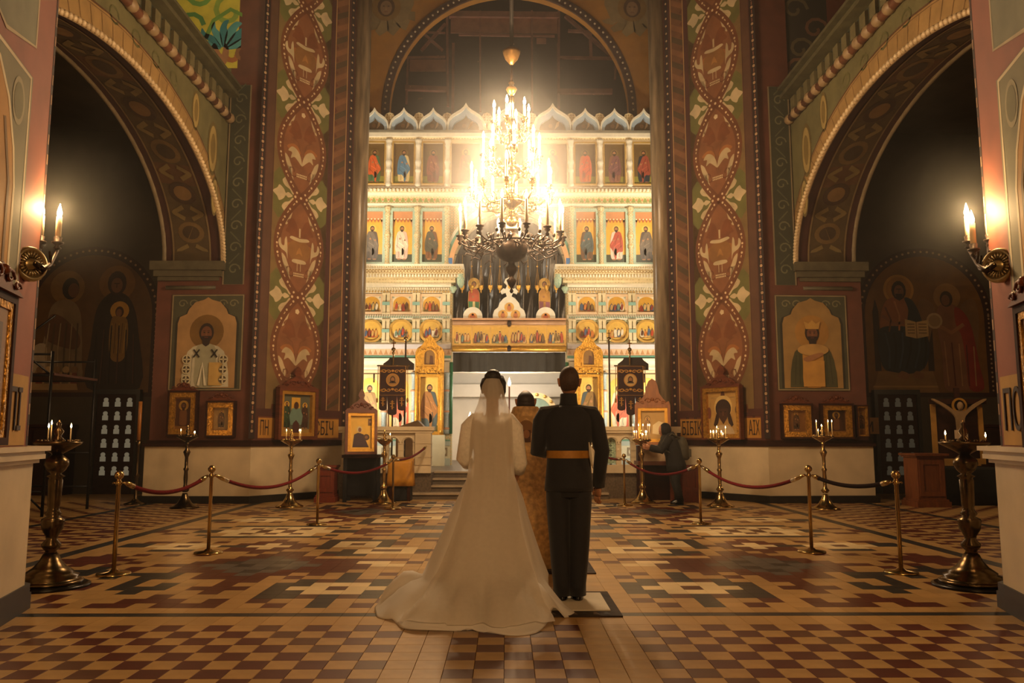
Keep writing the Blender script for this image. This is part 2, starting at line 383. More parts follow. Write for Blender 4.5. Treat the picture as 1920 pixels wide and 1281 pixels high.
def tcol(c, r):
    c = abs(c)
    if r > 28: r = 57-r
    if r == 0 or r < 0: return 'T'
    if c <= 4: return M_.get((c, r), 'T')
    if c > 30: return 'R' if ((c+(r*2 if c < 41 else r)) % 4) < (2 if c < 41 else 1) else 'T'
    return M_.get((c, r), 'T')
tile_m = {}
for k, h in TC.items():
    tile_m[k] = mat('tile_'+k, h, .38, 0, .12, 7)
tmb = MB(); a, b, e = TW/2-.0008, TP/2-.0008, .0016
tmb.add([(-a, -b, -.02), (a, -b, -.02), (a, b, -.02), (-a, b, -.02), (-a, -b, -.003), (a, -b, -.003), (a, b, -.003), (-a, b, -.003), (-a+e, -b+e, 0), (a-e, -b+e, 0), (a-e, b-e, 0), (-a+e, b-e, 0)],
        [(0, 1, 5, 4), (1, 2, 6, 5), (2, 3, 7, 6), (3, 0, 4, 7), (4, 5, 9, 8), (5, 6, 10, 9), (6, 7, 11, 10), (7, 4, 8, 11), (8, 9, 10, 11)])
tile0 = tmb.build('tile', tile_m['T'], floor); tile0.material_slots[0].link = 'OBJECT'; tile0.material_slots[0].material = tile_m['T']
far_v, far_f, far_c = [], [], []
def fartile(x0, x1, y0, y1, k):
    q = rt.uniform(.86, 1.06); c = [u*q for u in lin(TC[k])]; o = len(far_v); e = .0012
    far_v.extend([(x0+e, y0+e, 0), (x1-e, y0+e, 0), (x1-e, y1-e, 0), (x0+e, y1-e, 0), (x0, y0, -.006), (x1, y0, -.006), (x1, y1, -.006), (x0, y1, -.006)])
    for f in ((0, 1, 2, 3), (4, 5, 1, 0), (5, 6, 2, 1), (6, 7, 3, 2), (7, 4, 0, 3)): far_f.append(tuple(o+i for i in f)); far_c.append(c)
first = True; ntile = 0
YR = 5.72
for k in range(0, 30):                     # checker rows in front of the border band
    y = YR-(k+.5)*TP
    for c in range(-30, 31):
        ac = abs(c)
        col = 'T'
        if (c+k) % 2 == 0 and (ac >= 5 or ac <= 2): col = 'R' if (c*7+k*3) % 5 else 'B'
        vis = abs(c*TW-.05) < (y+.25)*.66
        if 4.55 < y and vis and ac <= 24 and ntile < 292:
            o = tile0 if first else tile0.copy()
            if not first: COL.objects.link(o)
            first = False; ntile += 1
            o.location = (c*TW, y, 0); o.material_slots[0].material = tile_m[col]
        elif y > -2: fartile((c-.5)*TW, (c+.5)*TW, y-TP/2, y+TP/2, col)
for c in range(-30, 31): fartile((c-.5)*TW, (c+.5)*TW, 5.72, 5.985, 'T')
for c in range(-40, 41): fartile((c-.5)*TW, (c+.5)*TW, 5.985, 6.095, 'N' if abs(c) > 3 else 'T')
for r in range(0, 70):
    y0 = 6.10+r*TP
    for c in range(-72, 73):
        if abs(c) in (29, 41): k = 'N'
        else: k = tcol(c, r)
        fartile((c-.5)*TW, (c+.5)*TW, y0, y0+TP, k)
me = bpy.data.meshes.new('floor_tiles'); me.from_pydata(far_v, [], far_f)
at = me.color_attributes.new('Col', 'FLOAT_COLOR', 'CORNER'); buf = []
for c in far_c: buf += [c[0], c[1], c[2], 1]*4
at.data.foreach_set('color', buf); me.materials.append(mat('tile_far', attr=True, rough=.36, var=.08, scale=4))
ft = bpy.data.objects.new('floor_tiles', me); COL.objects.link(ft); ft.parent = floor; ft['kind'] = 'stuff'

# ================================================================ WALLS, PIERS, ARCHES (both sides; s=-1 left, s=1 right)
SIDE = {-1: 'left', 1: 'right'}
X3, Y3, Z3 = V((1, 0, 0)), V((0, 1, 0)), V((0, 0, 1))
ZT = 14.5
ARC = (11.7, 4.80, 4.15, 2.2)
def mir(s, pts): return [(p[0]*s, p[1]) for p in pts]
def ellarc(cy_, cz, a, b, n=28, t0=0, t1=PI): return [(cy_+a*math.cos(t0+(t1-t0)*i/(n-1)), cz+b*math.sin(t0+(t1-t0)*i/(n-1))) for i in range(n)]
A0, B0 = V((5.05, 15.85, 0)), V((3.62, 17.8, 0))
WALLS = {}
def ornament_strip(P, u0, u1, zb, zt, zc, pitch):
    um = (u0+u1)/2; hw = (u1-u0)/2
    P.l = 1; P.rect(u0, u1, zb, zt, '#80663a')
    P.l = 2
    k0 = int(math.floor((zb-zc)/pitch)); k1 = int(math.ceil((zt-zc)/pitch))
    cl = lambda z: min(max(z, zb+.01), zt-.01)
    for k in range(k0, k1+1):
        z0 = zc+k*pitch
        if z0 > zt or z0+pitch < zb: continue
        N = 22; t = [i/N for i in range(N+1)]
        wv = lambda q: .80*hw*(math.sin(PI*q)**.85 if 0 < q < 1 else 0)
        L = [(um-wv(q), cl(z0+q*pitch)) for q in t]; R = [(um+wv(q), cl(z0+q*pitch)) for q in t]
        P.l = 2; P.poly(L+R[::-1], '#875430')
        for cxs in (L, R): P.l = 4; P.stroke(cxs, .17, '#70401f')
        P.l = 5
        for cxs in (L, R):
            for i in range(1, N):
                if zb+.05 < cxs[i][1] < zt-.05:
                    if i % 2: P.disc(cxs[i][0], cxs[i][1], .026, '#dcc096', n=8)
                    else: P.stroke([cxs[i], ((cxs[i][0]+cxs[i+1][0])/2, (cxs[i][1]+cxs[i+1][1])/2)], .022, '#d4b78c')
        # green ground behind the leaves and the leaves themselves
        for sx in (-1, 1):
            for sz in (-1, 1):
                q = lambda pts: [(um+sx*a_*hw/.53, cl(z0+sz*b_*1.3)) for a_, b_ in pts]
                if zb+.4 < z0 < zt-.3:
                    P.l = 1.6; P.poly(q([(.14, 0), (.52, 0), (.52, .30), (.42, .42), (.24, .3)]), '#6b6832')
                    P.l = 3; P.blob(q([(.07, .03), (.13, .12), (.15, .26), (.20, .42), (.27, .50), (.29, .42), (.35, .36), (.31, .29), (.36, .22), (.31, .14), (.22, .10), (.16, .03)]), '#c8b28a')
                    if sz > 0: P.blob([(um+sx*a_*hw/.53, cl(z0+b_*1.3)) for a_, b_ in [(.16, .0), (.24, .045), (.29, .02), (.33, .08), (.41, .13), (.45, .07), (.53, .0), (.45, -.07), (.41, -.13), (.33, -.08), (.29, -.02), (.24, -.045)]], '#cbb68e')
                    P.l = 3.5
                    for kk in range(4): P.stroke(q([(.12+.03*kk, .08+.02*kk), (.18+.04*kk, .30-.03*kk)]), .012, '#b39a70')
        if zb+.1 < z0 < zt-.1:
            P.l = 6; P.rect(um-.2, um+.2, z0-.05, z0+.05, '#74401e')
            P.l = 7
            for d_ in (-.15, 0, .15): P.disc(um+d_, z0, .03, '#dcc096', n=8)
        # contents of the lens
        q = lambda pts, sx=1: [(um+sx*a_*hw/.53, cl(z0+b_*pitch)) for a_, b_ in pts]
        if z0+pitch*.3 < zt and z0+pitch*.1 > zb-.2:
            P.l = 3
            for sx in (-1, 1):
                P.blob(q([(.20, .22), (.29, .30), (.33, .41), (.26, .38), (.22, .33), (.18, .27)], sx), '#c4ae86')
                P.stroke(q([(.08, .22), (.14, .20), (.20, .21), (.235, .245), (.22, .285), (.17, .29), (.14, .265), (.15, .245)], sx), .03, '#6e3d1e')
                P.blob(q([(.02, .62), (.06, .72), (.14, .78), (.25, .74), (.22, .70), (.27, .64), (.19, .62), (.16, .58), (.08, .6)], sx), '#7c4622')
                P.blob(q([(.03, .45), (.10, .52), (.2, .53), (.30, .49), (.22, .46), (.12, .44)], sx), '#a4662f')
                P.stroke(q([(.02, .30), (.03, .45), (.08, .56), (.2, .60)], sx), .02, '#7a4a24')
            for rr in range(2):
                for i in range(7):
                    xx = um+(i-3)*.04; zz = cl(z0+pitch*(.235-.022*rr)); P.l = 4
                    if zb+.1 < zz < zt-.1: P.rect(xx-.014, xx+.014, zz-.015, zz+.015, '#dcc69a')
            if z0+pitch*.8 < zt:
                P.l = 4
                if k % 2 == 0:
                    P.blob(q([(-.10, .36), (.10, .36), (.20, .42), (.21, .49), (.12, .56), (-.12, .56), (-.21, .49), (-.20, .42)]), '#8f6230')
                    P.l = 5; P.blob(q([(-.18, .575), (0, .555), (.18, .575), (.15, .60), (0, .59), (-.15, .60)]), '#c8b28a'); P.blob(q([(-.13, .345), (0, .335), (.13, .345), (.10, .375), (-.10, .375)]), '#c8b28a')
                    P.rect(um-.02, um+.02, z0+pitch*.6, z0+pitch*.69, '#c8b28a'); P.rect(um-.05, um-.035, z0+pitch*.26, z0+pitch*.34, '#c8b28a'); P.rect(um+.035, um+.05, z0+pitch*.26, z0+pitch*.34, '#c8b28a')
                    P.l = 4.5; P.blob(q([(-.06, .42), (0, .50), (.06, .42), (0, .44)]), '#a8763a'); P.l = 5
                    for sx in (-1, 1): P.blob(q([(.22, .36), (.25, .42), (.36, .46), (.40, .52), (.36, .56), (.34, .50), (.29, .49), (.28, .55), (.25, .58), (.23, .5)], sx), '#c4ae86')
                else:
                    for sx in (-1, 1): P.blob(q([(0, .33), (.03, .42), (.10, .48), (.20, .50), (.27, .45), (.20, .44), (.22, .38), (.15, .40), (.08, .37)], sx), '#c0aa82')
                    P.disc(um, z0+pitch*.86, .06, '#d9c29a', n=5)
SLV = dict(l1='ПН', l2='СБІЧ')
def textmesh(name, s_, O, U, W, N, size, sx, parent, col='#2a140c', m=None):
    cu = bpy.data.curves.new(name, 'FONT'); cu.body = s_; cu.size = size; cu.extrude = .003
    to = bpy.data.objects.new(name, cu); COL.objects.link(to)
    dg = bpy.context.evaluated_depsgraph_get(); me = bpy.data.meshes.new_from_object(to.evaluated_get(dg))
    COL.objects.unlink(to); bpy.data.objects.remove(to)
    O, U, W, N = V(O), V(U), V(W), V(N); o0 = WORG.get(parent.name, V((0, 0, 0)))
    for v in me.vertices: c = v.co; v.co = O+U*(c.x*sx)+W*c.y+N*(c.z+.006)-o0
    me.materials.clear(); me.materials.append(m or mat('letter_paint', col, .7, 0, .1))
    o = bpy.data.objects.new(name, me); COL.objects.link(o); o.parent = parent; WORG[o.name] = o0.copy(); return o

for s in (-1, 1):
    sd = SIDE[s]; ms = lambda v: V((v.x*s, v.y, v.z))
    A, B = ms(A0), ms(B0); U = (B-A).normalized(); DL = (B-A).length
    N = V((-.806*s, -.59, 0)).normalized()
    # --- far pier: body
    pier = tag(MB().prism(mir(s, [(7.15, 15.95), (5.05, 15.85), (3.62, 17.8), (3.62, 18.6), (7.15, 18.6)]), (0, 0, 0), X3, Y3, Z3, 1.1, 4.6)
        .prism(mir(s, [(5.84, 15.93), (5.05, 15.85), (3.62, 17.8), (3.62, 18.6), (5.84, 18.6)]), (0, 0, 0), X3, Y3, Z3, 4.6, ZT)
        .build('wall_far_'+sd, REDWALL), 'oxblood painted far pier on the %s with ornament band and icons' % sd, 'pier', kind='structure')
    WALLS['far', s] = pier
    # marble dado, one slab per face, with stone base and moulded top
    dd = MB(); dd.prism(mir(s, [(7.2, 15.88), (5.08, 15.78), (5.08, 15.9), (7.2, 16.0)]), (0, 0, 0), X3, Y3, Z3, .14, 1.1)
    dd.build('marble_slab', MARBLE, pier)
    dd = MB(); dd.prism(mir(s, [(5.08, 15.78), (3.58, 17.76), (3.66, 17.86), (5.1, 15.9)]), (0, 0, 0), X3, Y3, Z3, .14, 1.1); dd.build('marble_slab', MARBLE, pier)
    bb = MB(); bb.prism(mir(s, [(7.26, 15.82), (5.06, 15.72), (3.5, 17.74), (3.5, 18.6), (7.26, 18.6)]), (0, 0, 0), X3, Y3, Z3, 0, .14); bb.build('base_moulding', DSTONE, pier)
    bb = MB(); bb.prism(mir(s, [(7.24, 15.84), (5.07, 15.73), (3.52, 17.75), (3.52, 18.6), (7.24, 18.6)]), (0, 0, 0), X3, Y3, Z3, 1.1, 1.16)
    bb.prism(mir(s, [(7.18, 15.9), (5.06, 15.79), (3.58, 17.78), (3.58, 18.6), (7.18, 18.6)]), (0, 0, 0), X3, Y3, Z3, 1.16, 1.22); bb.build('dado_cornice', DWOOD, pier)
    # round column at the inner corner
    fl = MB(); pr = []
    for z in (1.16, ZT):
        pr.append([(3.50*s+.2*math.cos(2*PI*i/32)*(1), 17.98+.2*math.sin(2*PI*i/32), z) for i in range(32)])
    fl.loft(pr); fl.build('corner_column', mat('brown_marble', '#a08c70', .3, 0, .36, 3.2, stretch=(3, 3, .3)), pier)
    MB().lathe([(.27, 0), (.27, .35), (.23, .42), (.26, .5), (.21, .56), (.21, .7)], 3.5*s, 17.98, .53, 20).build('column_base', MARBLE, pier)
    # painted diagonal face
    P = Paint(A, U, Z3, N)
    uu = lambda x: (hit(x, 700, V((-5.05, 15.85, 0)), V((.806, -.59, 0)))-V((-5.05, 15.85, 0))).dot(V((1.43, 1.95, 0)).normalized())
    zz = lambda x, y: hit(x, y, V((-5.05, 15.85, 0)), V((.806, -.59, 0))).z
    ub, s0, s1, c0, c1, ub2 = uu(476), uu(499), uu(604), uu(613), uu(637), uu(646)
    zc, zp = zz(551, 557), zz(556, 370)-zz(551, 557)
    P.rect(0, DL, 1.23, ZT, '#4a2016')
    P.l = 2; P.rect(ub-.07, ub+.07, 1.25, ZT, '#27120d'); P.rect(ub2-.06, ub2+.06, 1.25, ZT, '#27120d')
    P.l = 3
    z = 1.4
    while z < ZT:
        P.disc(ub, z, .032, '#b99a74', n=10); P.rect(ub-.012, ub+.012, z+.05, z+.13, '#8a5a40'); P.disc(ub2, z+.05, .026, '#b99a74', n=8); z += .185
    P.l = 2; P.rect(ub+.09, s0-.02, 1.85, ZT, '#5a3a26')
    ornament_strip(P, s0, s1, 1.85, ZT, zc, zp)
    P.l = 2; P.rect(c0, c1, 1.85, ZT, '#6a4426')
    z = 1.8; k = 0
    while z < ZT-.4:
        P.l = 3; P.poly([(c0+.02, max(z, 1.87)), (c1-.02, max(z+.22, 1.87)), (c1-.02, max(z+.36, 1.88)), (c0+.02, max(z+.14, 1.88))], '#7e5230' if k % 2 else '#4c3a20')
        P.poly([(c0+.02, max(z+.17, 1.88)), (c0+.1, max(z+.24, 1.89)), (c0+.02, max(z+.3, 1.9))], '#5e2f1a'); z += .3; k += 1
    P.l = 4
    for q in (c0, c1): P.rect(q-.012, q+.012, 1.85, ZT, '#b08a58')
    P.build('painted_ornament', pier)
    # gilded inscription strip
    P = Paint(A, U, Z3, N, .002); P.l = 2; P.rect(.08, 2.18, 1.25, 1.68, '#b9832f'); P.up(); P.frame(.08, 2.18, 1.25, 1.68, .03, '#6e3a1c'); P.build('inscription_ground', pier)
    if s < 0:
        textmesh('inscription', 'ПН', A+U*.12+Z3*1.32, U, Z3, N, .42, .36, pier); textmesh('inscription', 'СБІЧ', A+U*1.5+Z3*1.32, U, Z3, N, .42, .52, pier)
    else:
        # the lettering reads from left to right as seen from the nave
        textmesh('inscription', 'БЇБЇК', A+U*2.14+Z3*1.32, -U, Z3, N, .42, .48, pier); textmesh('inscription', 'АЇХ', A+U*.38+Z3*1.32, -U, Z3, N, .42, .36, pier)
    # front face paintings
    P = Paint(V((0, 15.605, 0)), V((1, .0476*s, 0)), Z3, V((0, -1, 0)), .003); P.l = 4
    sx = lambda a, b: (min(a*s, b*s), max(a*s, b*s))
    a, b = sx(5.38, 5.80); P.rect(a, b, 4.34, 8.55, '#3b3d2c'); P.up(); P.frame(a, b, 4.34, 8.55, .03, '#8a7a5c')
    for i in range(9):
        zc_ = 4.65+i*.45; xm = (a+b)/2
        P.stroke([(xm+.13*math.cos(t*.6)*(1-t/14), zc_+.13*math.sin(t*.6)*(1-t/14)) for t in range(12)], .03, '#6c6a50')
        P.stroke([(xm+(.1 if i % 2 else -.1), zc_+.12), (xm-(.1 if i % 2 else -.1), zc_+.33)], .025, '#5c5c44')
    a, b = sx(5.34, 6.82); xm = (a+b)/2; P.rect(a, b, 2.2, 4.14, '#4a4a36'); P.up(); P.frame(a+.02, b-.02, 2.22, 4.12, .03, '#9c8a66')
    ar = [(-.6, 2.25), (.6, 2.25), (.6, 3.55), (.56, 3.68), (.42, 3.74), (.38, 3.84), (.26, 3.98), (.08, 4.03), (0, 4.08), (-.08, 4.03), (-.26, 3.98), (-.38, 3.84), (-.42, 3.74), (-.56, 3.68), (-.6, 3.55)]
    for q in (-1, 1):
        for k_ in range(2): P.stroke([(xm+q*(.52-.22*k_)+.10*math.cos(t*.7)*(1-t/13), 3.95+.09*math.sin(t*.7)*(1-t/13)) for t in range(11)], .025, '#7c7656')
    P.poly([(xm+q*1.08, z) for q, z in ar], '#2f2c1e'); P.up(); P.poly([(xm+q, z) for q, z in ar], '#b08a58' if s < 0 else '#a3814a'); P.up()
    if s < 0:
        bust(P, xm, 2.27, 1.42, '#cfc8ae', '#a9a68a', halo='#7c5a22', hr=.245); P.l = 16
        for sx_ in (-1, 1):
            P.stroke([(xm+sx_*.12, 2.86), (xm+sx_*.24, 3.02)], .03, '#2c2418'); P.stroke([(xm+sx_*.24, 2.86), (xm+sx_*.12, 3.02)], .03, '#2c2418')
            for zq in (2.42, 2.62, 2.82):
                P.disc(xm+sx_*.37, zq, .095, '#d8cda8', n=16); P.up(); P.disc(xm+sx_*.37, zq, .072, '#4a3a24', n=16); P.up(); P.rect(xm+sx_*.37-.015, xm+sx_*.37+.015, zq-.07, zq+.07, '#d8cda8'); P.rect(xm+sx_*.37-.07, xm+sx_*.37+.07, zq-.015, zq+.015, '#d8cda8'); P.l = 16
        P.rect(xm+.08, xm+.36, 2.30, 2.76, '#c9a45a'); P.stroke([(xm-.12, 2.3), (xm-.05, 2.75), (xm+.02, 2.3)], .05, '#eee6cc')
    else:
        bust(P, xm, 2.27, 1.42, '#4c4a2c', '#c9923e', halo='#b0813a', hr=.245); P.l = 16
        P.poly([(xm-.13, 3.44), (xm+.13, 3.44), (xm+.17, 3.60), (xm+.08, 3.55), (xm, 3.62), (xm-.08, 3.55), (xm-.17, 3.60)], '#c79b4c'); P.poly(circ(xm, 3.02, .32, .12, 20), '#c39a58')
        P.poly([(xm-.22, 2.28), (xm+.22, 2.28), (xm+.22, 2.8), (xm-.22, 2.8)], '#cf9a48'); P.up(); P.blob([(xm-.2, 2.85), (xm+.12, 2.96), (xm+.2, 2.92), (xm-.1, 2.78)], '#a9764c')
    P.build('saint_mural', pier)
    # capital under the arch and its roll
    cp = MB(); cx0, cx1 = (5.92, 7.08)
    for z0, z1, o in ((4.62, 4.80, .16), (4.50, 4.62, .10), (4.42, 4.50, .04)): cp.box(s*(cx0-o), s*(cx1+o), 15.9-o, 16.1, z0, z1)
    cp.tube([(s*5.95, 15.9, 4.28), (s*6.95, 15.9, 4.28)], .04); cp.build('capital', mat('grey_green_stone', '#5d5640', .6, 0, .2, 6), pier)

    # --- side arch: face wall with elliptical opening, soffit, outer and inner ribs
    yc, z0, ea, eb = ARC
    arcp = ellarc(yc, z0, ea, eb)
    aw = tag(MB().prism([(arcp[0][0], z0)]+arcp[1:]+[(7.0, z0), (7.0, 7.8), (15.93, 7.8), (15.93, z0)], (s*5.84, 0, 0), Y3, Z3, X3*s, 0, .02).build('wall_arch_'+sd, GRNWALL), 'painted wall over the big side arch on the %s' % sd, 'wall', kind='structure')
    WALLS['arch', s] = aw
    P = Paint((s*5.84, 0, 0), Y3, Z3, X3*-s, .003)
    o1 = ellarc(yc, z0, ea+.42, eb+.42); P.poly
    for i in range(len(arcp)-1): P.poly([arcp[i], arcp[i+1], o1[i+1], o1[i]], '#9a7a48', 1)
    P.stroke(o1, .03, '#5a3a20', 2); P.stroke(ellarc(yc, z0, ea+.37, eb+.37), .012, '#6b4a28', 2)
    for i in range(1, 44):
        t = PI*i/44; p0 = (yc+(ea+.05)*math.cos(t), z0+(eb+.05)*math.sin(t)); p1 = (yc+(ea+.35)*math.cos(t), z0+(eb+.35)*math.sin(t)); P.stroke([p0, p1], .015, '#77572f', 2)
    for (yy, zz_, q) in ((15.1, 6.9, .34), (14.2, 7.3, .24), (15.3, 6.0, .25), (8.5, 7.0, .3)):
        P.poly(circ(yy, zz_, q*.75, q*1.6, 22), '#6a5a30', 2); P.poly(circ(yy, zz_, q*.6, q*1.35, 22), '#a08a52', 3); P.poly(circ(yy, zz_, q*.35, q*.9, 16), '#7a6636', 4)
    for i in range(7): P.stroke([(13.2-.7*i+.14*math.cos(t*.7), 7.45+.12*math.sin(t*.7)) for t in range(9)], .04, '#5f5c34', 2)
    P.build('painted_spandrel', aw)
    sf = MB(); inn = ellarc(12.0, 4.85, 4.1, 2.47)
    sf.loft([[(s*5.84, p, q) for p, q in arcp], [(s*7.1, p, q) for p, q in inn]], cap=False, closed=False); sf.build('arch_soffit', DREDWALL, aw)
    P = Paint((0, 0, 0), X3, Y3, Z3); rs = random.Random(11)
    def sp(t, k, off=.012):   # point on the soffit: t along the arch 0..1, k across 0..1
        e0 = (yc+ea*math.cos(PI*t), z0+eb*math.sin(PI*t)); e1 = (12.0+4.1*math.cos(PI*t), 4.85+2.47*math.sin(PI*t))
        return V((s*(5.84+1.26*k), e0[0]+(e1[0]-e0[0])*k-off*math.cos(PI*t), e0[1]+(e1[1]-e0[1])*k-off*math.sin(PI*t)))
    def spoly(tk, col, off):
        o = len(P.v); P.v += [sp(a_, b_, off) for a_, b_ in tk]; P.f.append(tuple(range(o, o+len(tk)))); P.c.append(lin(col))
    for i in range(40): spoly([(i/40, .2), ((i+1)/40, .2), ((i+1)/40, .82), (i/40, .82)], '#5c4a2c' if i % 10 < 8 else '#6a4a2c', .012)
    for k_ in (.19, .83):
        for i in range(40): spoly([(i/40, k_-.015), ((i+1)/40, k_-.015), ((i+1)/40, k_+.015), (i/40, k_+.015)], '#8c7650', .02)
    for j in range(1, 10):
        tt = j*.1-.02
        spoly([(tt+.028*math.cos(2*PI*i/16), .5+.23*math.sin(2*PI*i/16)) for i in range(16)], '#7c6238' if j % 2 else '#4a3420', .02)
        spoly([(tt+.018*math.cos(2*PI*i/16), .5+.15*math.sin(2*PI*i/16)) for i in range(16)], '#4c3a22' if j % 2 else '#8a6a3e', .028)
        for sx_ in (-1, 1):
            for st in (-1, 1):
                spoly([(tt+st*.03, .5+sx_*.08), (tt+st*.045, .5+sx_*.26), (tt+st*.052, .5+sx_*.28), (tt+st*.05, .5+sx_*.18), (tt+st*.04, .5+sx_*.05)], '#8a7648', .024)
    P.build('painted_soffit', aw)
    rb = MB(); rb.tube([(s*5.82, p, q) for p, q in ellarc(yc, z0, ea, eb, 60)], .05, 8); rb.build('beaded_rib', mat('rib_cream', '#c4a87e', .5, 0, .15, 30), aw)
    rb = MB()
    for i in range(110):
        t = PI*i/110; rb.ball((s*5.79, yc+(ea-.01)*math.cos(t), z0+(eb-.01)*math.sin(t)), (.045, .05, .045), 6, 4)
    rb.build('rib_beads', mat('rib_bead_cream', '#d8bf94', .45), aw, kind='stuff')
    MB().tube([(s*7.1, p, q) for p, q in ellarc(12.0, 4.85, 4.1, 2.47, 48)], .05, 6).build('inner_rib', mat('rib_dim', '#8a7a5c', .6), aw)
    # roll moulding with beads and reels, slotted frieze and ledge above
    rl = MB(); rl.tube([(s*5.78, 6.5, 7.8), (s*5.78, 15.92, 7.8)], .085, 10); rl.build('roll_moulding', mat('roll_brown', '#6a4028', .5), aw)
    for i in range(26): MB().ball((s*5.77, 15.75-i*.36, 7.8), (.105, .15, .105), 10, 7).build('bead', mat('roll_cream', '#98805e', .5, 0, .12, 9), aw)
    lg = MB(); lg.box(s*5.84, s*6.3, 6.5, 15.93, 7.8, 8.3); lg.build('frieze', DGRN, aw)
    for i in range(26): MB().box(s*5.78, s*5.845, 15.7-i*.36, 15.5-i*.36, 7.97, 8.22).build('frieze_block', mat('olive_block', '#6c6444', .7), aw)
    lg = MB(); lg.box(s*5.62, s*6.3, 6.5, 15.93, 8.28, 8.36); lg.box(s*5.7, s*6.3, 6.5, 15.93, 8.36, 8.46); lg.box(s*5.58, s*6.3, 6.5, 15.93, 8.46, 8.52); lg.build('ledge', mat('ledge_green', '#5a563c', .6, 0, .2, 5), aw)
    # gallery end wall with its fresco
    gw = tag(MB().box(s*5.84, s*8.4, 16.0, 18.6, 8.2, ZT).build('wall_gallery_'+sd, REDWALL), 'end wall of the gallery above the arch on the %s' % sd, 'wall', kind='structure')
    P = Paint((0, 16.0, 0), X3, Z3, V((0, -1, 0)), .003); a, b = sx(5.45, 6.75)
    if s < 0:
        P = Paint((0, 15.92, 0), X3, Z3, V((0, -1, 0)), .003)
        gy = tag(MB().box(-7.6, -5.42, 15.93, 16.0, 8.85, ZT).build('wall_fresco_panel', GRNWALL), 'yellow and teal scroll fresco panel lit above the left gallery ledge', 'fresco', kind='structure')
        P.rect(-7.4, -5.44, 8.95, ZT, '#c9b13a'); P.l = 2
        for (x_, z_, q, c_) in ((-5.9, 10.2, .5, '#8a9a3a'), (-6.5, 10.6, .55, '#6f9440'), (-5.8, 9.25, .3, '#a8602c'), (-6.2, 11.2, .5, '#7aa04a'), (-5.75, 11.0, .35, '#9a6a30')):
            P.stroke([(x_+q*math.cos(t*.5)*(1-t/16), z_+q*math.sin(t*.5)*(1-t/16)) for t in range(14)], .11, c_, 2)
        for t in range(7):
            a_ = .35+t*.41; ca, sa = math.cos(a_), math.sin(a_); ox, oz = -6.02, 9.35; P.l = 3
            P.blob([(ox+.05*ca, oz+.05*sa), (ox+.35*ca-.09*sa, oz+.4*sa+.09*ca), (ox+.62*ca-.02*sa, oz+.62*sa+.12*ca), (ox+.72*ca+.1*sa, oz+.66*sa-.05*ca), (ox+.56*ca+.06*sa, oz+.52*sa-.02*ca), (ox+.35*ca+.08*sa, oz+.35*sa-.08*ca)], '#2f6f74' if t % 2 else '#4d8a88')
        P.l = 3; P.blob([(-6.3, 9.3), (-6.15, 9.0), (-5.95, 9.05), (-5.9, 9.35), (-6.0, 9.5), (-6.05, 9.25), (-6.2, 9.5)], '#a06a44')
        P.stroke([(-5.6+.22*math.cos(t*.6)*(1-t/13), 9.25+.22*math.sin(t*.6)*(1-t/13)) for t in range(12)], .08, '#8a5a34', 3)
        P.stroke([(-6.75+.3*math.cos(t*.6)*(1-t/13), 9.9+.3*math.sin(t*.6)*(1-t/13)) for t in range(12)], .1, '#4d7a3a', 3)
        P.stroke([(-6.4, 9.6), (-6.25, 10.0), (-5.9, 10.25), (-5.6, 10.1), (-5.5, 9.7)], .09, '#6a8a34', 3)
        for q in ((-5.75, 10.85), (-5.62, 10.78), (-5.7, 10.7)): P.disc(q[0], q[1], .07, '#7a4a2c', layer=4)
        P.build('painted_scrolls', gy)
    else:
        P.rect(a, b, 8.7, ZT, '#2f2a20'); P.l = 2
        for i in range(8):
            x_, z_ = rs.uniform(a+.2, b-.2), 9+i*.45; P.stroke([(x_+.28*math.cos(t*.6)*(1-t/14), z_+.28*math.sin(t*.6)*(1-t/14)) for t in range(12)], .07, '#5c5238' if i % 2 else '#6a4a34')
        P.build('painted_scrolls', gw)
    # --- side aisle shell
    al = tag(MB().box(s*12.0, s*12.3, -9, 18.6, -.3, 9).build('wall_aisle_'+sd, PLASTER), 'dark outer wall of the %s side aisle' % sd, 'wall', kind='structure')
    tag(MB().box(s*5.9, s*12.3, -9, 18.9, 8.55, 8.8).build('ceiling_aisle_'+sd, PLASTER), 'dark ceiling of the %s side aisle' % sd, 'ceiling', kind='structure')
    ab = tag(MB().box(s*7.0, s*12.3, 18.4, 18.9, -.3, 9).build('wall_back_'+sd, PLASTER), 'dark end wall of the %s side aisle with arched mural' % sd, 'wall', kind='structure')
    WALLS['back', s] = ab
    P = Paint((0, 18.4, 0), X3, Z3, V((0, -1, 0)), .003); xm = s*9.72; P.l = 1
    P.poly([(xm+q*1.12, z) for q, z in [(-1.42, 2.2), (1.42, 2.2)]]+[(xm+1.59*math.cos(t), 4.1+1.62*math.sin(t)) for t in [PI*i/24 for i in range(25)]], '#34170f'); P.up()
    P.poly([(xm-1.4, 2.3), (xm+1.4, 2.3)]+[(xm+1.4*math.cos(t), 4.1+1.42*math.sin(t)) for t in [PI*i/24 for i in range(25)]], '#7a5420' if s > 0 else '#6a4a22'); P.up()
    for i in range(33):
        t = PI*i/32; P.disc(xm+1.5*math.cos(t), 4.1+1.53*math.sin(t), .03, '#a88c68', n=6)
        if i < 18:
            for k_ in (-1, 1): P.disc(xm+k_*1.5, 2.35+i*.105, .026, '#a88c68', n=6)
    q = lambda pts: [(xm+a_, z_) for a_, z_ in pts]
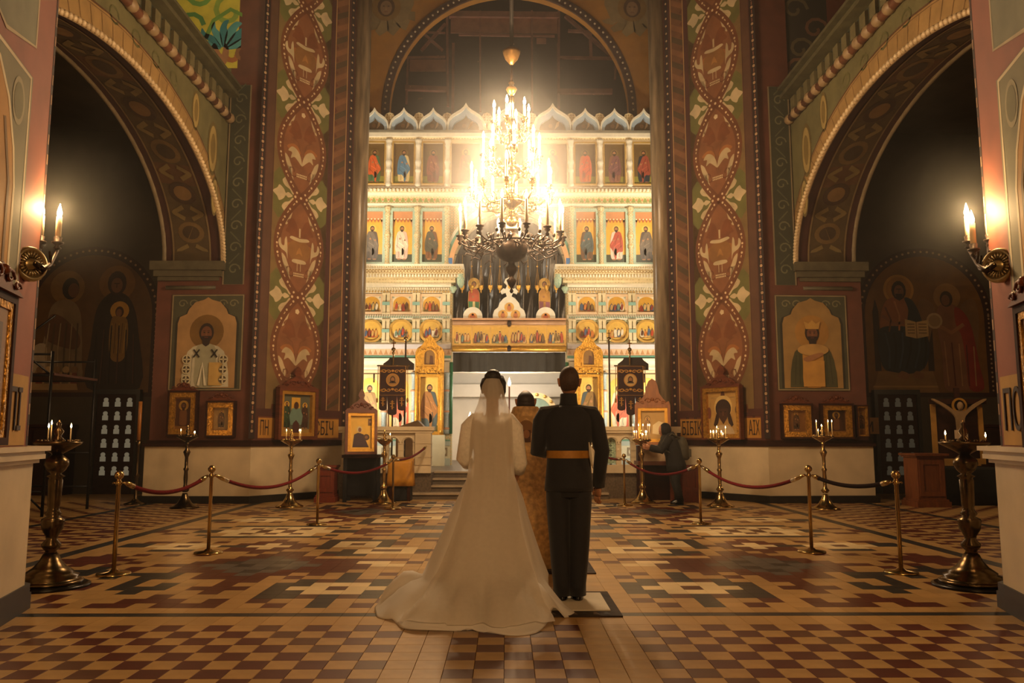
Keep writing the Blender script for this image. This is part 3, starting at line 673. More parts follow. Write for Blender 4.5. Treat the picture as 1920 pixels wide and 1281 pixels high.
    if s > 0:
        P.poly(q([(-1.3, 2.3), (.25, 2.3), (.12, 2.8), (-1.15, 2.8)]), '#8c6a38'); P.poly(q([(-1.3, 2.42), (.22, 2.42), (.21, 2.46), (-1.28, 2.46)]), '#b08a4c', P.l+1); P.up()
        for sx_ in (-1.22, .02): P.poly(q([(sx_, 2.8), (sx_+.14, 2.8), (sx_+.14, 4.2), (sx_+.07, 4.5), (sx_, 4.2)]), '#2c1a10')
        P.disc(xm-.58, 4.72, .36, '#b98a34', n=24); P.up(); P.disc(xm-.58, 4.72, .30, '#a37428', n=24); P.up()
        P.blob(q([(-.86, 4.48), (-.7, 4.54), (-.46, 4.54), (-.3, 4.48), (-.16, 4.2), (-.1, 3.9), (-.14, 3.66), (-.6, 3.62), (-1.0, 3.66), (-1.06, 3.95), (-.98, 4.3)]), '#9a5e30'); P.up()
        P.blob(q([(-1.06, 3.8), (-.7, 3.86), (-.12, 3.78), (.06, 3.5), (.03, 3.1), (-.12, 2.84), (-.42, 2.74), (-.8, 2.78), (-1.02, 2.86), (-1.12, 3.2), (-1.13, 3.55)]), '#1d2833'); P.blob(q([(-.46, 4.52), (-.28, 4.47), (-.12, 4.15), (-.06, 3.75), (-.3, 3.62), (-.42, 3.9), (-.38, 4.25)]), '#1d2833'); P.up()
        for a0, a1, cc in ((-.95, -.9, '#2f3f4e'), (-.75, -.78, '#10161c'), (-.55, -.66, '#34465a'), (-.35, -.5, '#10161c'), (-.15, -.3, '#2f3f4e'), (-.02, -.1, '#10161c')): P.stroke(q([(a0, 3.7), ((a0+a1)/2+.05, 3.3), (a1, 2.86)]), .045, cc)
        P.stroke(q([(-.92, 4.3), (-.8, 4.0), (-.86, 3.72)]), .04, '#6a3c1c'); P.stroke(q([(-.7, 4.45), (-.6, 4.1), (-.62, 3.75)]), .04, '#b97c48'); P.stroke(q([(-1.0, 4.1), (-.72, 3.9), (-.5, 3.95)]), .07, '#8a5a38')
        P.blob(q([(-.72, 2.66), (-.5, 2.62), (-.44, 2.72), (-.62, 2.8)]), '#8a6038'); P.blob(q([(-.36, 2.66), (-.16, 2.62), (-.1, 2.72), (-.28, 2.8)]), '#8a6038')
        P.disc(xm-.58, 4.70, .17, '#2a170c', .23); P.up(); P.disc(xm-.58, 4.67, .115, '#7a4e30', .16); P.up(); P.poly(q([(-.67, 4.62), (-.49, 4.62), (-.52, 4.5), (-.58, 4.45), (-.64, 4.5)]), '#2a170c'); P.stroke(q([(-.64, 4.73), (-.52, 4.73)]), .02, '#2a170c'); P.stroke(q([(-.58, 4.72), (-.58, 4.64)]), .02, '#5a3820')
        P.poly(q([(-.48, 3.62), (-.22, 3.56), (.06, 3.62), (.06, 4.0), (-.22, 3.95), (-.48, 4.02)]), '#c9ab74'); P.up(); P.stroke(q([(-.22, 3.56), (-.22, 3.95)]), .015, '#6a4a28')
        for i in range(4): P.rect(xm-.43, xm-.26, 3.68+i*.07, 3.70+i*.07, '#5a4024'); P.rect(xm-.17, xm+.02, 3.68+i*.07, 3.70+i*.07, '#5a4024')
        P.l = 4; P.disc(xm+.55, 4.55, .32, '#9c7640', n=22); P.up(); P.blob(q([(.36, 4.34), (.5, 4.4), (.66, 4.38), (.9, 4.2), (1.05, 3.8), (1.15, 3.1), (1.22, 2.4), (.8, 2.36), (.38, 2.4), (.36, 3.2), (.28, 3.8), (.28, 4.15)]), '#86593a'); P.up()
        P.blob(q([(.72, 4.3), (.95, 4.15), (1.1, 3.75), (1.2, 3.0), (1.28, 2.4), (.95, 2.38), (.9, 3.0), (.84, 3.6), (.72, 3.9)]), '#8c2c1a'); P.disc(xm+.53, 4.50, .15, '#3a2212', .19); P.up(); P.disc(xm+.51, 4.47, .10, '#7c5234', .13); P.disc(xm+.22, 3.98, .19, '#b8a078'); P.up(); P.disc(xm+.22, 3.98, .14, '#9a8058'); P.stroke(q([(.9, 3.9), (.6, 3.7), (.34, 3.85)]), .09, '#9c6a44')
        for i in range(5): P.stroke(q([(.42+i*.17, 3.5-.03*i), (.46+i*.16, 2.45)]), .03, '#5c2418' if i % 2 else '#a87c50')
        for sx_ in (-1, 1): P.blob(q([(.55+sx_*.3, 4.3), (.55+sx_*.62, 4.5), (.55+sx_*.72, 4.0), (.55+sx_*.6, 3.2), (.55+sx_*.42, 3.7)]), '#7a5a34', 4.5)
    else:
        P.disc(xm-.6, 4.75, .4, '#8a6a3a', n=22); P.disc(xm+.55, 4.85, .42, '#86602c', n=22); P.up()
        P.blob(q([(-.82, 4.42), (-.5, 4.44), (-.28, 4.2), (-.2, 3.7), (-.16, 3.0), (-.2, 2.6), (-1.1, 2.6), (-1.12, 3.2), (-1.02, 3.8), (-.98, 4.2)]), '#8a7658'); P.blob(q([(.32, 4.56), (.55, 4.64), (.8, 4.55), (.98, 4.25), (1.1, 3.7), (1.2, 2.4), (.0, 2.4), (.02, 3.4), (.1, 4.2)]), '#2c1b14'); P.up()
        P.blob(q([(-.95, 4.1), (-.6, 4.0), (-.25, 3.6), (-.3, 3.3), (-.8, 3.4), (-1.05, 3.6)]), '#6a4a34')
        P.disc(xm-.52, 4.72, .20, '#2c2018', .26); P.up(); P.disc(xm-.45, 4.68, .13, '#6e4a30', .17); P.disc(xm+.55, 4.85, .22, '#3a2218', .29); P.up(); P.disc(xm+.55, 4.80, .135, '#80583a', .18); P.up(); P.stroke(q([(.55, 4.84), (.55, 4.74)]), .025, '#5a3820'); P.stroke(q([(.49, 4.84), (.61, 4.84)]), .02, '#2a170c')
        P.disc(xm+.65, 4.2, .22, '#d2a040', n=20); P.up(); P.disc(xm+.65, 4.17, .10, '#4a2c18', .13); P.up(); P.disc(xm+.64, 4.15, .065, '#8a5c3a', .09)
        P.blob(q([(.48, 4.02), (.66, 4.06), (.84, 3.98), (.88, 3.5), (.82, 3.1), (.66, 3.0), (.5, 3.1), (.44, 3.5)]), '#94702e'); P.blob(q([(-1.3, 3.3), (-1.0, 3.4), (-.95, 2.9), (-.9, 2.5), (-1.3, 2.5)]), '#b8a68a'); P.up()
        for i in range(5): P.stroke(q([(.5+i*.08, 3.9), (.5+i*.07, 3.2)]), .02, '#6a4c1c' if i % 2 else '#b8923e')
        for i in range(6): P.stroke(q([(-.95+i*.13, 3.9), (-1.0+i*.14, 3.3), (-.95+i*.13, 2.7)]), .03, '#5c4c38' if i % 2 else '#a08c6c')
        for i in range(6): P.stroke(q([(.15+i*.17, 3.9-.1*abs(i-2.5)), (.1+i*.19, 2.5)]), .03, '#4a2a1c' if i % 2 else '#1a100b')
        P.poly(q([(-1.3, 2.35), (-.2, 2.35), (-.3, 2.75), (-1.2, 2.8)]), '#a8895a'); P.up()
        for i in range(5): P.disc(xm-1.1+i*.2, 2.82, .08, '#c0a272' if i % 2 else '#8a6a44'); P.poly(q([(-1.18+i*.2, 2.5), (-1.02+i*.2, 2.5), (-1.05+i*.2, 2.75), (-1.15+i*.2, 2.75)]), '#6a5a44' if i % 2 else '#7c3c2c')
    P.build('arched_mural', ab)

    # --- near pier beside the camera
    dv = V((.25*s, .968, 0)).normalized(); nv = V((-.968*s, .25, 0)).normalized()
    def fp(c, back=3.3):
        c = V((c[0]*s, c[1], 0)); e = c-dv*back; return [(c.x, c.y), (5.84*s, c.y+1.55), (7.1*s, c.y+1.55), (7.1*s, e.y), (e.x, e.y)]
    UC, PC, BC, CC = (3.625, 5.98), (3.655, 6.12), (3.70, 6.29), (3.60, 6.10)
    np_ = tag(MB().prism(fp(UC), (0, 0, 0), X3, Y3, Z3, 1.15, ZT).build('wall_near_'+sd, mat('pink_red_plaster', '#8a4a34', .7, 0, .14, 2.5)), 'near pier on the %s with painted panels and a sconce' % sd, 'pier', kind='structure')
    WALLS['near', s] = np_
    MB().prism(fp(PC), (0, 0, 0), X3, Y3, Z3, .2, 1.1).build('marble_pedestal', MARBLE, np_)
    MB().prism(fp((3.66, 6.2)), (0, 0, 0), X3, Y3, Z3, .12, .2).prism(fp(BC), (0, 0, 0), X3, Y3, Z3, 0, .12).build('base_moulding', DSTONE, np_)
    cpm = MB()
    for k_, (z0_, z1_) in enumerate(((1.1, 1.13), (1.13, 1.165), (1.165, 1.19), (1.19, 1.225))): cpm.prism(fp((3.62-.015*(k_ % 2)-.012*k_, 6.14+.02*(k_ % 2)+.012*k_)), (0, 0, 0), X3, Y3, Z3, z0_, z1_)
    cpm.build('pedestal_cap', MARBLE, np_)
    NO = V((UC[0]*s, UC[1], 0)); NEAR = (NO, dv, nv)
    P = Paint(NO, -dv, Z3, nv, .0015)       # u runs from the far corner towards the camera
    def nu(x, y):
        if s > 0: x = 1898-x if False else x
        h = hit(x, y, NO, nv); return ((h-NO).dot(-dv), h.z)
    P.rect(0, .045, 1.23, ZT, '#2c1610'); P.up()
    for i in range(60): P.rect(.008, .034, 1.3+i*.16, 1.38+i*.16, '#a07a58' if i % 3 else '#6a3a26')
    hx = [(.45, 6.2), (.45, 4.12), (1.03, 3.98), (1.4, 4.1), (1.4, 6.2)]
    P.l = 2; P.poly(hx, '#7b7a62'); P.up(); P.stroke(hx, .03, '#b8a684', None, True)
    # lower arched panel: grey border, white line, golden field
    P.l = 2; P.poly([(.46, 2.3), (.46, 3.88), (2.3, 3.88), (2.3, 2.3)], '#7f7a5e'); P.up()
    P.stroke([(.5, 1.78), (.5, 3.86), (2.3, 3.86)], .035, '#d8c8a4')
    arc_ = [(.69, 1.78), (.69, 3.0), (.75, 3.25), (.9, 3.55), (1.1, 3.74), (1.4, 3.8), (2.3, 3.8), (2.3, 1.78)]
    P.poly(arc_, '#b5853c'); P.up(); P.stroke(arc_[:7], .035, '#e0cfa6')
    P.l = 4; P.poly(circ(.72, 3.60, .12, .17, 20), '#a09878'); P.up(); P.poly(circ(.72, 3.60, .09, .13, 20), '#74704f')
    P.l = 5; P.stroke([(.8, 1.78), (.8, 3.0), (.95, 3.4)], .04, '#7a5a2a')
    P.build('painted_panels', np_)
    P = Paint(NO, -dv, Z3, nv, .0015); P.l = 5; P.rect(.1, .95, 1.235, 1.735, '#b58a44'); P.build('inscription_ground', np_)
    if s < 0: textmesh('inscription', 'ПІ', NO-dv*.50+Z3*1.34+nv*.009, dv, Z3, nv, .42, .55, np_)
    else: textmesh('inscription', 'ПС', NO-dv*.15+Z3*1.34+nv*.009, -dv, Z3, nv, .42, .60, np_)
# ================================================================ SOLEA, STEPS, BALUSTRADES
so = MB().prism([(-12, 18.62), (-3.6, 18.62), (-3.6, 17.0), (-1.66, 17.0), (-1.66, 18.05), (1.66, 18.05), (1.66, 17.0), (3.6, 17.0), (3.6, 18.62), (12, 18.62), (12, 26.5), (-12, 26.5)], (0, 0, 0), X3, Y3, Z3, -.2, .53)
solea = tag(so.build('floor_solea', GRANITE), 'raised brown granite platform before the icon screen', 'floor', kind='structure')
steps = thing('stone_steps', 'four worn stone steps climbing to the platform behind the couple', 'steps', (0, 17, 0), kind='structure')
for i, (y0, hw) in enumerate(((16.75, 2.05), (17.1, 1.78), (17.42, 1.66), (17.74, 1.66))):
    st_ = MB().box(-hw, hw, y0, 18.06, i*.133, i*.133+.095).build('step', mat('step_riser', '#5e5040', .5, 0, .2, 6), steps)
    MB().box(-hw, hw, y0-.04, 18.06, i*.133+.095, (i+1)*.133).build('tread', mat('step_tread', '#a8957a', .45, 0, .12, 6), st_)
for s in (-1, 1):
    side = 'left' if s < 0 else 'right'
    bl = thing('marble_balustrade', 'cream marble balustrade with arched openings on the %s of the steps' % side, 'balustrade', (s*2.5, 17.0, .53))
    xe = s*1.66
    b = MB(); b.box(s*1.66, s*3.6, 16.9, 17.12, .53, .70); b.build('plinth', MARBLE, bl)
    b = MB(); b.box(s*1.60, s*3.6, 16.84, 17.18, 1.42, 1.50); b.box(s*1.63, s*3.6, 16.87, 17.15, 1.37, 1.42); b.build('top_rail', MARBLE, bl)
    b = MB(); b.box(s*1.66, s*1.99, 16.88, 17.14, .70, 1.37)
    for z in (.86, 1.14): b.box(s*1.65, s*2.0, 16.87, 17.15, z, z+.012)
    b.build('end_pillar', MARBLE, bl)
    # arched panel: piers plus round spandrels
    ops = [2.145, 2.455, 2.765, 3.075, 3.385]
    for cx_ in ops:
        r_ = .10; out = [(cx_-.155, 1.37), (cx_-.155, 1.16)]+[(cx_-r_*math.cos(PI*i/12), 1.16+r_*math.sin(PI*i/12)) for i in range(13)]+[(cx_+.155, 1.16), (cx_+.155, 1.37)]
        MB().prism([(q*s, z) for q, z in out], (0, 16.95, 0), X3, Z3, Y3, 0, .12).build('arch', MARBLE, bl)
        MB().tube([(s*(cx_-r_*1.25*math.cos(PI*i/12)), 16.94, 1.16+r_*1.25*math.sin(PI*i/12)) for i in range(13)], .014, 6).build('arch_moulding', MARBLE, bl)
        for q in (-1, 1):
            b = MB(); b.box(s*(cx_+q*.155), s*(cx_+q*.10), 16.95, 17.07, .7, 1.16)
            for z in (.86, 1.0, 1.13): b.box(s*(cx_+q*.155), s*(cx_+q*.095), 16.94, 17.08, z, z+.02)
            b.build('baluster', MARBLE, bl)
    if s > 0:
        b = MB(); b.box(2.04, 2.25, 17.08, 17.1, .72, 1.28)
        b.build('lattice_panel', PALEGR, bl)
        P = Paint((0, 17.08, 0), X3, Z3, (0, -1, 0), .002)
        for i in range(5): P.disc(2.145, .8+i*.1, .035, '#5c6a54', n=4); P.frame(2.075, 2.215, .75+i*.1, .85+i*.1, .01, '#5c6a54')
        P.build('lattice_pattern', bl)

# ================================================================ ICON SCREEN
YI = 21.3
ico = thing('iconostasis', 'tall cream and gold icon screen with tiers of icons behind the gate opening', 'icon screen', (0, YI, .53))
W0 = 4.75
op = [(-W0, .53), (-1.53, .53), (-1.53, 5.75)]+[(-1.53*math.cos(PI*i/24), 5.75+1.6*math.sin(PI*i/24)) for i in range(1, 24)]+[(1.53, 5.75), (1.53, .53), (W0, .53), (W0, 9.62), (-W0, 9.62)]
MB().prism(op, (0, YI, 0), X3, Z3, Y3, 0, .3).build('back_panel', CREAM, ico)
def rows(x): return [x]
CXS = [3.72, 2.91, 2.10]
P0 = Paint((0, YI, 0), X3, Z3, (0, -1, 0), .003)    # painted ground ornament of the screen
rq = random.Random(5)
def band(z0, z1, d, m, nm, x0=1.56, x1=W0, both=True):
    for s in ((-1, 1) if both else (1,)): o = MB().box(s*x0 if both else -x1, s*x1, YI-d, YI+.02, z0, z1).build(nm, m, ico)
    return o
# plinth
band(.53, .72, .10, mat('pale_blue_paint', '#b4c4c0', .5, 0, .05), 'plinth_step'); band(.72, 1.05, .05, mat('pale_cream_paint', '#dcd8bc', .5, 0, .05), 'plinth'); band(1.05, 1.17, .08, mat('pale_blue_paint'), 'plinth_band'); band(1.17, 1.21, .1, mat('teal_paint', '#5f9a86', .5, 0, .05), 'plinth_line'); band(1.21, 1.36, .07, CREAM, 'plinth_cap')
for s in (-1, 1):
    for i in range(6):
        x_ = s*(1.75+i*.5); P0.l = 24; P0.rect(x_-.12, x_+.12, .78, 1.0, '#8a7a5a'); P0.up(); P0.disc(x_, .89, .09, '#d8d2b4', n=12); P0.up(); P0.disc(x_, .89, .05, '#8a7a5a', n=8)
# friezes
band(3.30, 3.36, .16, WHITEC, 'frieze_ledge'); band(3.36, 3.44, .10, mat('teal_paint'), 'frieze_line'); band(3.44, 3.62, .08, mat('pink_cream_paint', '#dcb894', .5, 0, .1, 14), 'frieze'); band(3.62, 3.74, .14, mat('lilac_white_paint', '#d8d4d8', .5, 0, .05), 'frieze_cap')
band(2.98, 3.30, .06, WHITEC, 'panel_head')
for s in (-1, 1):
    for i in range(22):
        x_ = s*(1.62+i*.14); P0.l = 30; P0.poly([(x_-.05, 3.47), (x_+.05, 3.47), (x_, 3.6)], '#b98a5c')
# big cornice: stepped, deep, with dentils
for z0, z1, d, m in ((5.22, 5.28, .14, CREAMP), (5.28, 5.38, .24, WHITEC), (5.38, 5.50, .34, CREAM), (5.50, 5.58, .46, CREAMP), (5.58, 5.70, .56, CREAM), (5.70, 5.82, .64, WHITEC)):
    band(z0, z1, d, m, 'cornice', 1.56-(.35 if z0 > 5.45 else .12 if z0 > 5.3 else 0))
def dentils(z0, z1, d, x0, x1, n, nm, m=WHITEC, fill=.5):
    b = MB()
    for s in (-1, 1):
        for i in range(n):
            xx = x0+(x1-x0)*(i+.5)/n; hw = (x1-x0)/n*fill/2; b.box(s*(xx-hw), s*(xx+hw), YI-d-.04, YI-d, z0, z1)
    return b.build(nm, m, ico, 'stuff')
dentils(5.50, 5.58, .46, 1.25, W0, 44, 'dentils'); dentils(5.70, 5.76, .64, 1.25, W0, 60, 'dentils', CREAM); dentils(5.22, 5.27, .14, 1.6, W0, 50, 'dentils')
P1 = Paint((0, YI-.562, 0), X3, Z3, (0, -1, 0), .002)
for s in (-1, 1):
    for i in range(40):
        x_ = s*(1.26+i*.085); P1.l = 1; P1.stroke([(x_-.04, 5.6), (x_+.04, 5.68)], .014, '#9a7a44'); P1.stroke([(x_-.04, 5.68), (x_+.04, 5.6)], .014, '#9a7a44')
P1.build('cornice_pattern', ico, PAINTF)
for s in (-1, 1):
    MB().tube([(s*1.3, YI-.5+i*.1, 5.62-.3*math.sin(i*.5)) for i in range(5)], [.06, .1, .1, .07, .03], 8).tube([(s*1.5, YI-.2, 5.3-.06*i) for i in range(4)], [.08, .1, .06, .03], 8).build('corbel', PALEGR, ico)
# entablature between the two big tiers, top cornice
for z0, z1, d, m in ((7.56, 7.62, .12, WHITEC), (7.62, 7.82, .08, CREAM), (7.82, 7.90, .2, WHITEC), (7.90, 8.00, .26, CREAM), (8.0, 8.06, .2, WHITEC), (9.45, 9.5, .1, CREAM), (9.5, 9.6, .18, WHITEC), (9.6, 9.66, .24, mat('grey_paint', '#8a8472', .6))):
    band(z0, z1, d, m, 'cornice', -1, W0, False)
b = MB()
for i in range(92): xx = -W0+.05+i*.103; b.box(xx, xx+.05, YI-.31, YI-.26, 7.91, 7.97)
b.build('dentils', WHITEC, ico, 'stuff')
P1 = Paint((0, YI-.085, 0), X3, Z3, (0, -1, 0), .002)
for i in range(60): x_ = -W0+.1+i*.158; P1.l = 1; P1.poly([(x_-.06, 7.66), (x_+.06, 7.66), (x_+.03, 7.76), (x_, 7.79), (x_-.03, 7.76)], '#8f9a58'); P1.disc(x_+.08, 7.73, .03, '#c98a5a', n=6)
P1.build('frieze_pattern', ico, PAINTF)
# small double tier: round and square icons in a grid of double pilasters
band(4.52-.10, 4.55, .07, WHITEC, 'rail'); band(3.74, 3.79, .09, WHITEC, 'rail'); band(5.14, 5.22, .08, WHITEC, 'rail')
dentils(4.46, 4.5, .07, 1.6, W0, 50, 'dentils', mat('teal_grey', '#8fae9a', .5)); dentils(5.15, 5.19, .08, 1.6, W0, 40, 'dentils', mat('gold_line', '#c9a45a', .5))
def rect_frame(x, z0, z1, hw, fw, d0, d1, nm, m, par):
    o = [(x-hw, z0), (x+hw, z0), (x+hw, z1), (x-hw, z1)]; i_ = [(x-hw+fw, z0+fw), (x+hw-fw, z0+fw), (x+hw-fw, z1-fw), (x-hw+fw, z1-fw)]
    return MB().ring(o, i_, (0, YI, 0), X3, Z3, (0, -1, 0), d0, d1).build(nm, m, par)
PINK = mat('rose_cream_paint', '#e8c8a0', .5, 0, .06)
for s in (-1, 1):
    for k, cx_ in enumerate(CXS):
        x = s*cx_
        # square icon with rounded head
        ic = rect_frame(x, 4.56, 5.12, .33, .07, 0, .06, 'square_icon', PINK, ico)
        P = Paint((0, YI-.01, 0), X3, Z3, (0, -1, 0), .003); P.rect(x-.27, x+.27, 4.62, 5.07, '#ece0c0'); P.l = 2
        arc = [(x-.225, 4.635), (x+.225, 4.635)]+[(x+.225*math.cos(PI*i/12), 4.86+.19*math.sin(PI*i/12)) for i in range(13)]
        P.poly(arc, '#dba63c'); P.l = 3; group_scene(P, x, 4.64, .43, .36, 10+k+5*s, n=4)
        for q in (-1, 1): P.disc(x+q*.22, 5.03, .025, '#9fb0a8', layer=3, n=8)
        P.build('painting', ic, PAINTF)
        # round icon
        md = MB().ring(circ(x, 4.11, .33, n=32), circ(x, 4.11, .27, n=32), (0, YI, 0), X3, Z3, (0, -1, 0), 0, .07).build('round_icon', mat('gold_paint', '#d9b05c', .4, .3, .1), ico)
        P = Paint((0, YI-.01, 0), X3, Z3, (0, -1, 0), .003); P.disc(x, 4.11, .28, '#e6bc58', n=32); P.l = 2; group_scene(P, x, 3.93, .42, .36, 30+k+7*s, n=4, bg=''); P.build('painting', md, PAINTF)
        P0.l = 2; P0.rect(x-.38, x+.38, 3.79, 4.42, '#c4c8a4')
        for i in range(8): a_ = PI/4+PI/2*(i % 4); P0.l = 3; P0.disc(x+(.33+.0*i)*1.02*math.cos(a_), 4.11+.3*math.sin(a_)*1.0, .045, '#8fae9a' if i < 4 else '#c99a5a', n=6)
    # double pilasters
    for px in (3.315, 2.505, 1.695, 4.13):
        for z0, z1 in ((3.79, 4.42), (4.55, 5.14)):
            for q in (-.055, .055):
                b = MB(); x = s*px+q; b.box(x-.042, x+.042, YI-.1, YI, z0, z1); b.box(x-.052, x+.052, YI-.115, YI, z0, z0+.05); b.box(x-.052, x+.052, YI-.115, YI, z1-.05, z1); b.build('pilaster', CREAMP, ico)
            P0.l = 42; zm = (z0+z1)/2; P0.rect(s*px-.10, s*px+.10, zm-.045, zm+.045, '#8fbcae')
# second big tier
ROB2 = {(-1, 0): ('#5a4a3c', '#6d6050'), (-1, 1): ('#d8b4a0', '#e4cdb4'), (-1, 2): ('#7a4a20', '#4a4a3a'), (1, 2): ('#6a4a30', '#4a5a5a'), (1, 1): ('#e0c4b0', '#b04a34'), (1, 0): ('#55483c', '#6c5c48')}
ROB1 = {(-1, 0): ('#4a6a44', '#d2602a'), (-1, 1): ('#d8c084', '#4a7a9a'), (-1, 2): ('#7a4434', '#8c4c38'), (1, 2): ('#c8642c', '#d0542c'), (1, 1): ('#8a5a44', '#7a4a4a'), (1, 0): ('#1f2a34', '#9a4630')}
GREENF = carved('pale_green_frame', '#aec4ae', '#86a898', '#dcd2a6', 20)
for s in (-1, 1):
    for k, cx_ in enumerate(CXS):
        x = s*cx_
        ic = rect_frame(x, 5.9, 7.5, .36, .09, 0, .09, 'arched_icon', GREENF, ico)
        P = Paint((0, YI-.01, 0), X3, Z3, (0, -1, 0), .003); P.rect(x-.28, x+.28, 5.98, 7.42, '#e3a83a'); P.l = 2; P.rect(x-.28, x+.28, 5.98, 6.22, '#3a4028')
        P.l = 3; saint(P, x+s*.02, 6.05, 1.0, *ROB2[(s, k)], halo='#e9bb54', flip=-s)
        P.l = 8; P.rect(x-.28, x+.28, 7.2, 7.42, '#c98a5c')
        for i in range(6): P.poly([(x-.28+i*.093, 7.2), (x-.28+(i+1)*.093, 7.2), (x-.28+(i+.5)*.093, 7.1)], '#b5643c'); P.disc(x-.235+i*.094, 7.2, .022, '#f0dcb0', layer=9, n=6)
        for q in (-1, 1): P.poly([(x+q*.28, 7.2), (x+q*.2, 7.2), (x+q*.24, 7.0), (x+q*.28, 6.95)], '#c98a5c')
        P.build('painting', ic, PAINTF)
        ic = rect_frame(x, 8.1, 9.44, .37, .09, 0, .09, 'apostle_icon', mat('sand_frame', '#dcc498', .5, 0, .06), ico)
        rect_frame(x, 8.16, 9.38, .31, .03, .07, .11, 'gilt_fillet', mat('gold_paint'), ic)
        P = Paint((0, YI-.01, 0), X3, Z3, (0, -1, 0), .003); P.rect(x-.29, x+.29, 8.18, 9.36, '#6b5228'); P.l = 2; P.rect(x-.29, x+.29, 8.18, 8.42, '#8a8432'); P.l = 3
        saint(P, x, 8.22, .98, *ROB1[(s, k)], halo='#7c6230', flip=-s); P.build('painting', ic, PAINTF)
    for zz0, zz1 in ((5.84, 7.54), (8.07, 9.44)):
        for px in (3.315, 2.505, 1.695, 4.13):
            h = zz1-zz0; pr = [(.085, 0), (.085, .1), (.06, .14), (.06, h*.3), (.085, h*.33), (.085, h*.37), (.06, h*.4), (.075, h*.48), (.095, h*.52), (.075, h*.56), (.06, h*.6), (.06, h*.84), (.085, h*.87), (.06, h*.9), (.09, h*.95), (.095, h)]
            MB().lathe(pr, s*px, YI-.09, zz0, 12).build('colonnette', WHITEC if zz0 > 8 else CREAM, ico)
# three wide top icons over the gate
for x in (-1.2, 0, 1.2):
    ic = rect_frame(x, 8.1, 9.44, .48, .09, 0, .09, 'wide_icon', mat('sand_frame'), ico)
    P = Paint((0, YI-.01, 0), X3, Z3, (0, -1, 0), .003); P.rect(x-.4, x+.4, 8.18, 9.36, '#7a5c38'); P.l = 3; saint(P, x, 8.22, 1.0, '#6a4634', '#8a5a44', halo='#9a7844'); P.build('painting', ic, PAINTF)
# arch of the gate opening
for k, (r0, r1, m) in enumerate(((1.53, 1.66, mat('orange_cream_paint', '#e0aa74', .5, 0, .08)), (1.66, 1.74, mat('teal_paint')), (1.74, 1.82, WHITEC))):
    arcs = lambda r: [(r*math.cos(PI*i/32), 5.8+r*1.03*math.sin(PI*i/32)) for i in range(33)]
    MB().ring(arcs(r1), arcs(r0), (0, YI, 0), X3, Z3, (0, -1, 0), 0, .12-.03*k, closed=False).build('gate_arch', m, ico)
P0.l = 41
for s in (-1, 1): P0.rect(s*1.6-.06, s*1.6+.06, 5.84, 6.1, '#3f7ab8')
# bottom tier: side icons, carved deacon doors, blue and pink columns
for s in (-1, 1):
    for k, cx_ in enumerate((3.72, 2.93)):
        x = s*cx_
        ic = rect_frame(x, 1.4, 3.05, .36, .07, 0, .08, 'local_icon', PINK, ico)
        P = Paint((0, YI-.01, 0), X3, Z3, (0, -1, 0), .003); P.rect(x-.3, x+.3, 1.46, 3.0, '#dcc08c'); P.l = 2
        P.poly([(x-.25, 1.48), (x+.25, 1.48)]+[(x+.25*math.cos(PI*i/12), 2.6+.25*math.sin(PI*i/12)) for i in range(13)], '#eec45c'); P.l = 3
        if k: P.poly([(x-.1, 1.5), (x+.25, 1.5), (x+.25, 2.2), (x, 2.0)], '#c8502c')
        saint(P, x, 1.5, 1.2, '#8c6a34' if k == 0 else '#d8cfae', '#a8874a' if k == 0 else '#c25a34', halo='#f2d27c', flip=-s); P.build('painting', ic, PAINTF)
    for px in (3.32, 2.53, 1.66):
        c = MB().lathe([(.09, 0), (.09, .1), (.065, .14), (.065, .5), (.085, .53), (.085, .6), (.065, .63), (.065, 1.05), (.085, 1.08), (.085, 1.14), (.065, 1.17), (.065, 1.5), (.1, 1.58), (.1, 1.62)], s*px, YI-.1, 1.36, 12).build('lower_column', mat('pale_blue_tile', '#b4c6c8', .4, 0, .15, 30), ico)
        b = MB()
        for z in (.1, .55, 1.1, 1.56): b.lathe([(.07, 0), (.095, .02), (.095, .05), (.07, .07)], s*px, YI-.1, 1.36+z, 12)
        b.build('column_rings', mat('rose_ring', '#d8a584', .5), c)
    MB().lathe([(.045, 0), (.045, 1.9)], s*1.545, YI-.12, 1.36, 8).build('green_post', mat('emerald_paint', '#2f7a52', .4, 0, .08), ico)
# kokoshnik crown
def ogee(w, h): return [(-w, 0), (-w*.99, .22*h), (-w*.9, .42*h), (-w*.72, .57*h), (-w*.5, .67*h), (-w*.28, .76*h), (-w*.12, .86*h), (0, h), (w*.12, .86*h), (w*.28, .76*h), (w*.5, .67*h), (w*.72, .57*h), (w*.9, .42*h), (w*.99, .22*h), (w, 0)]
kk = [(s*c, .40, .66) for s in (-1, 1) for c in CXS]+[(-1.2, .54, .8), (0, .54, .8), (1.2, .54, .8), (-4.5, .38, .6), (4.5, .38, .6)]
for x, w_, h_ in kk:
    out = ogee(w_, h_); mid = ogee(w_*.9, h_*.86); inn = ogee(w_*.68, h_*.62)
    kb = MB().ring(out, mid, (x, YI+.02, 9.66), X3, Z3, (0, -1, 0), 0, .22, closed=False).build('kokoshnik', WHITEC, ico)
    MB().ring(mid, inn, (x, YI+.02, 9.66), X3, Z3, (0, -1, 0), 0, .17, closed=False).build('inner_band', mat('pale_blue_carving', '#a9bccb', .5, 0, .05), kb)
    P = Paint((x, YI-.03, 9.66), X3, Z3, (0, -1, 0), .003); P.poly(inn, '#6a5436'); P.l = 2; P.poly([(w_*.1, .1), (w_*.32, .2), (w_*.36, .34), (w_*.22, .3)], '#b89a74'); P.disc(-w_*.1, .2, .06, '#8a6a44', layer=2); P.build('painting', kb, PAINTF)
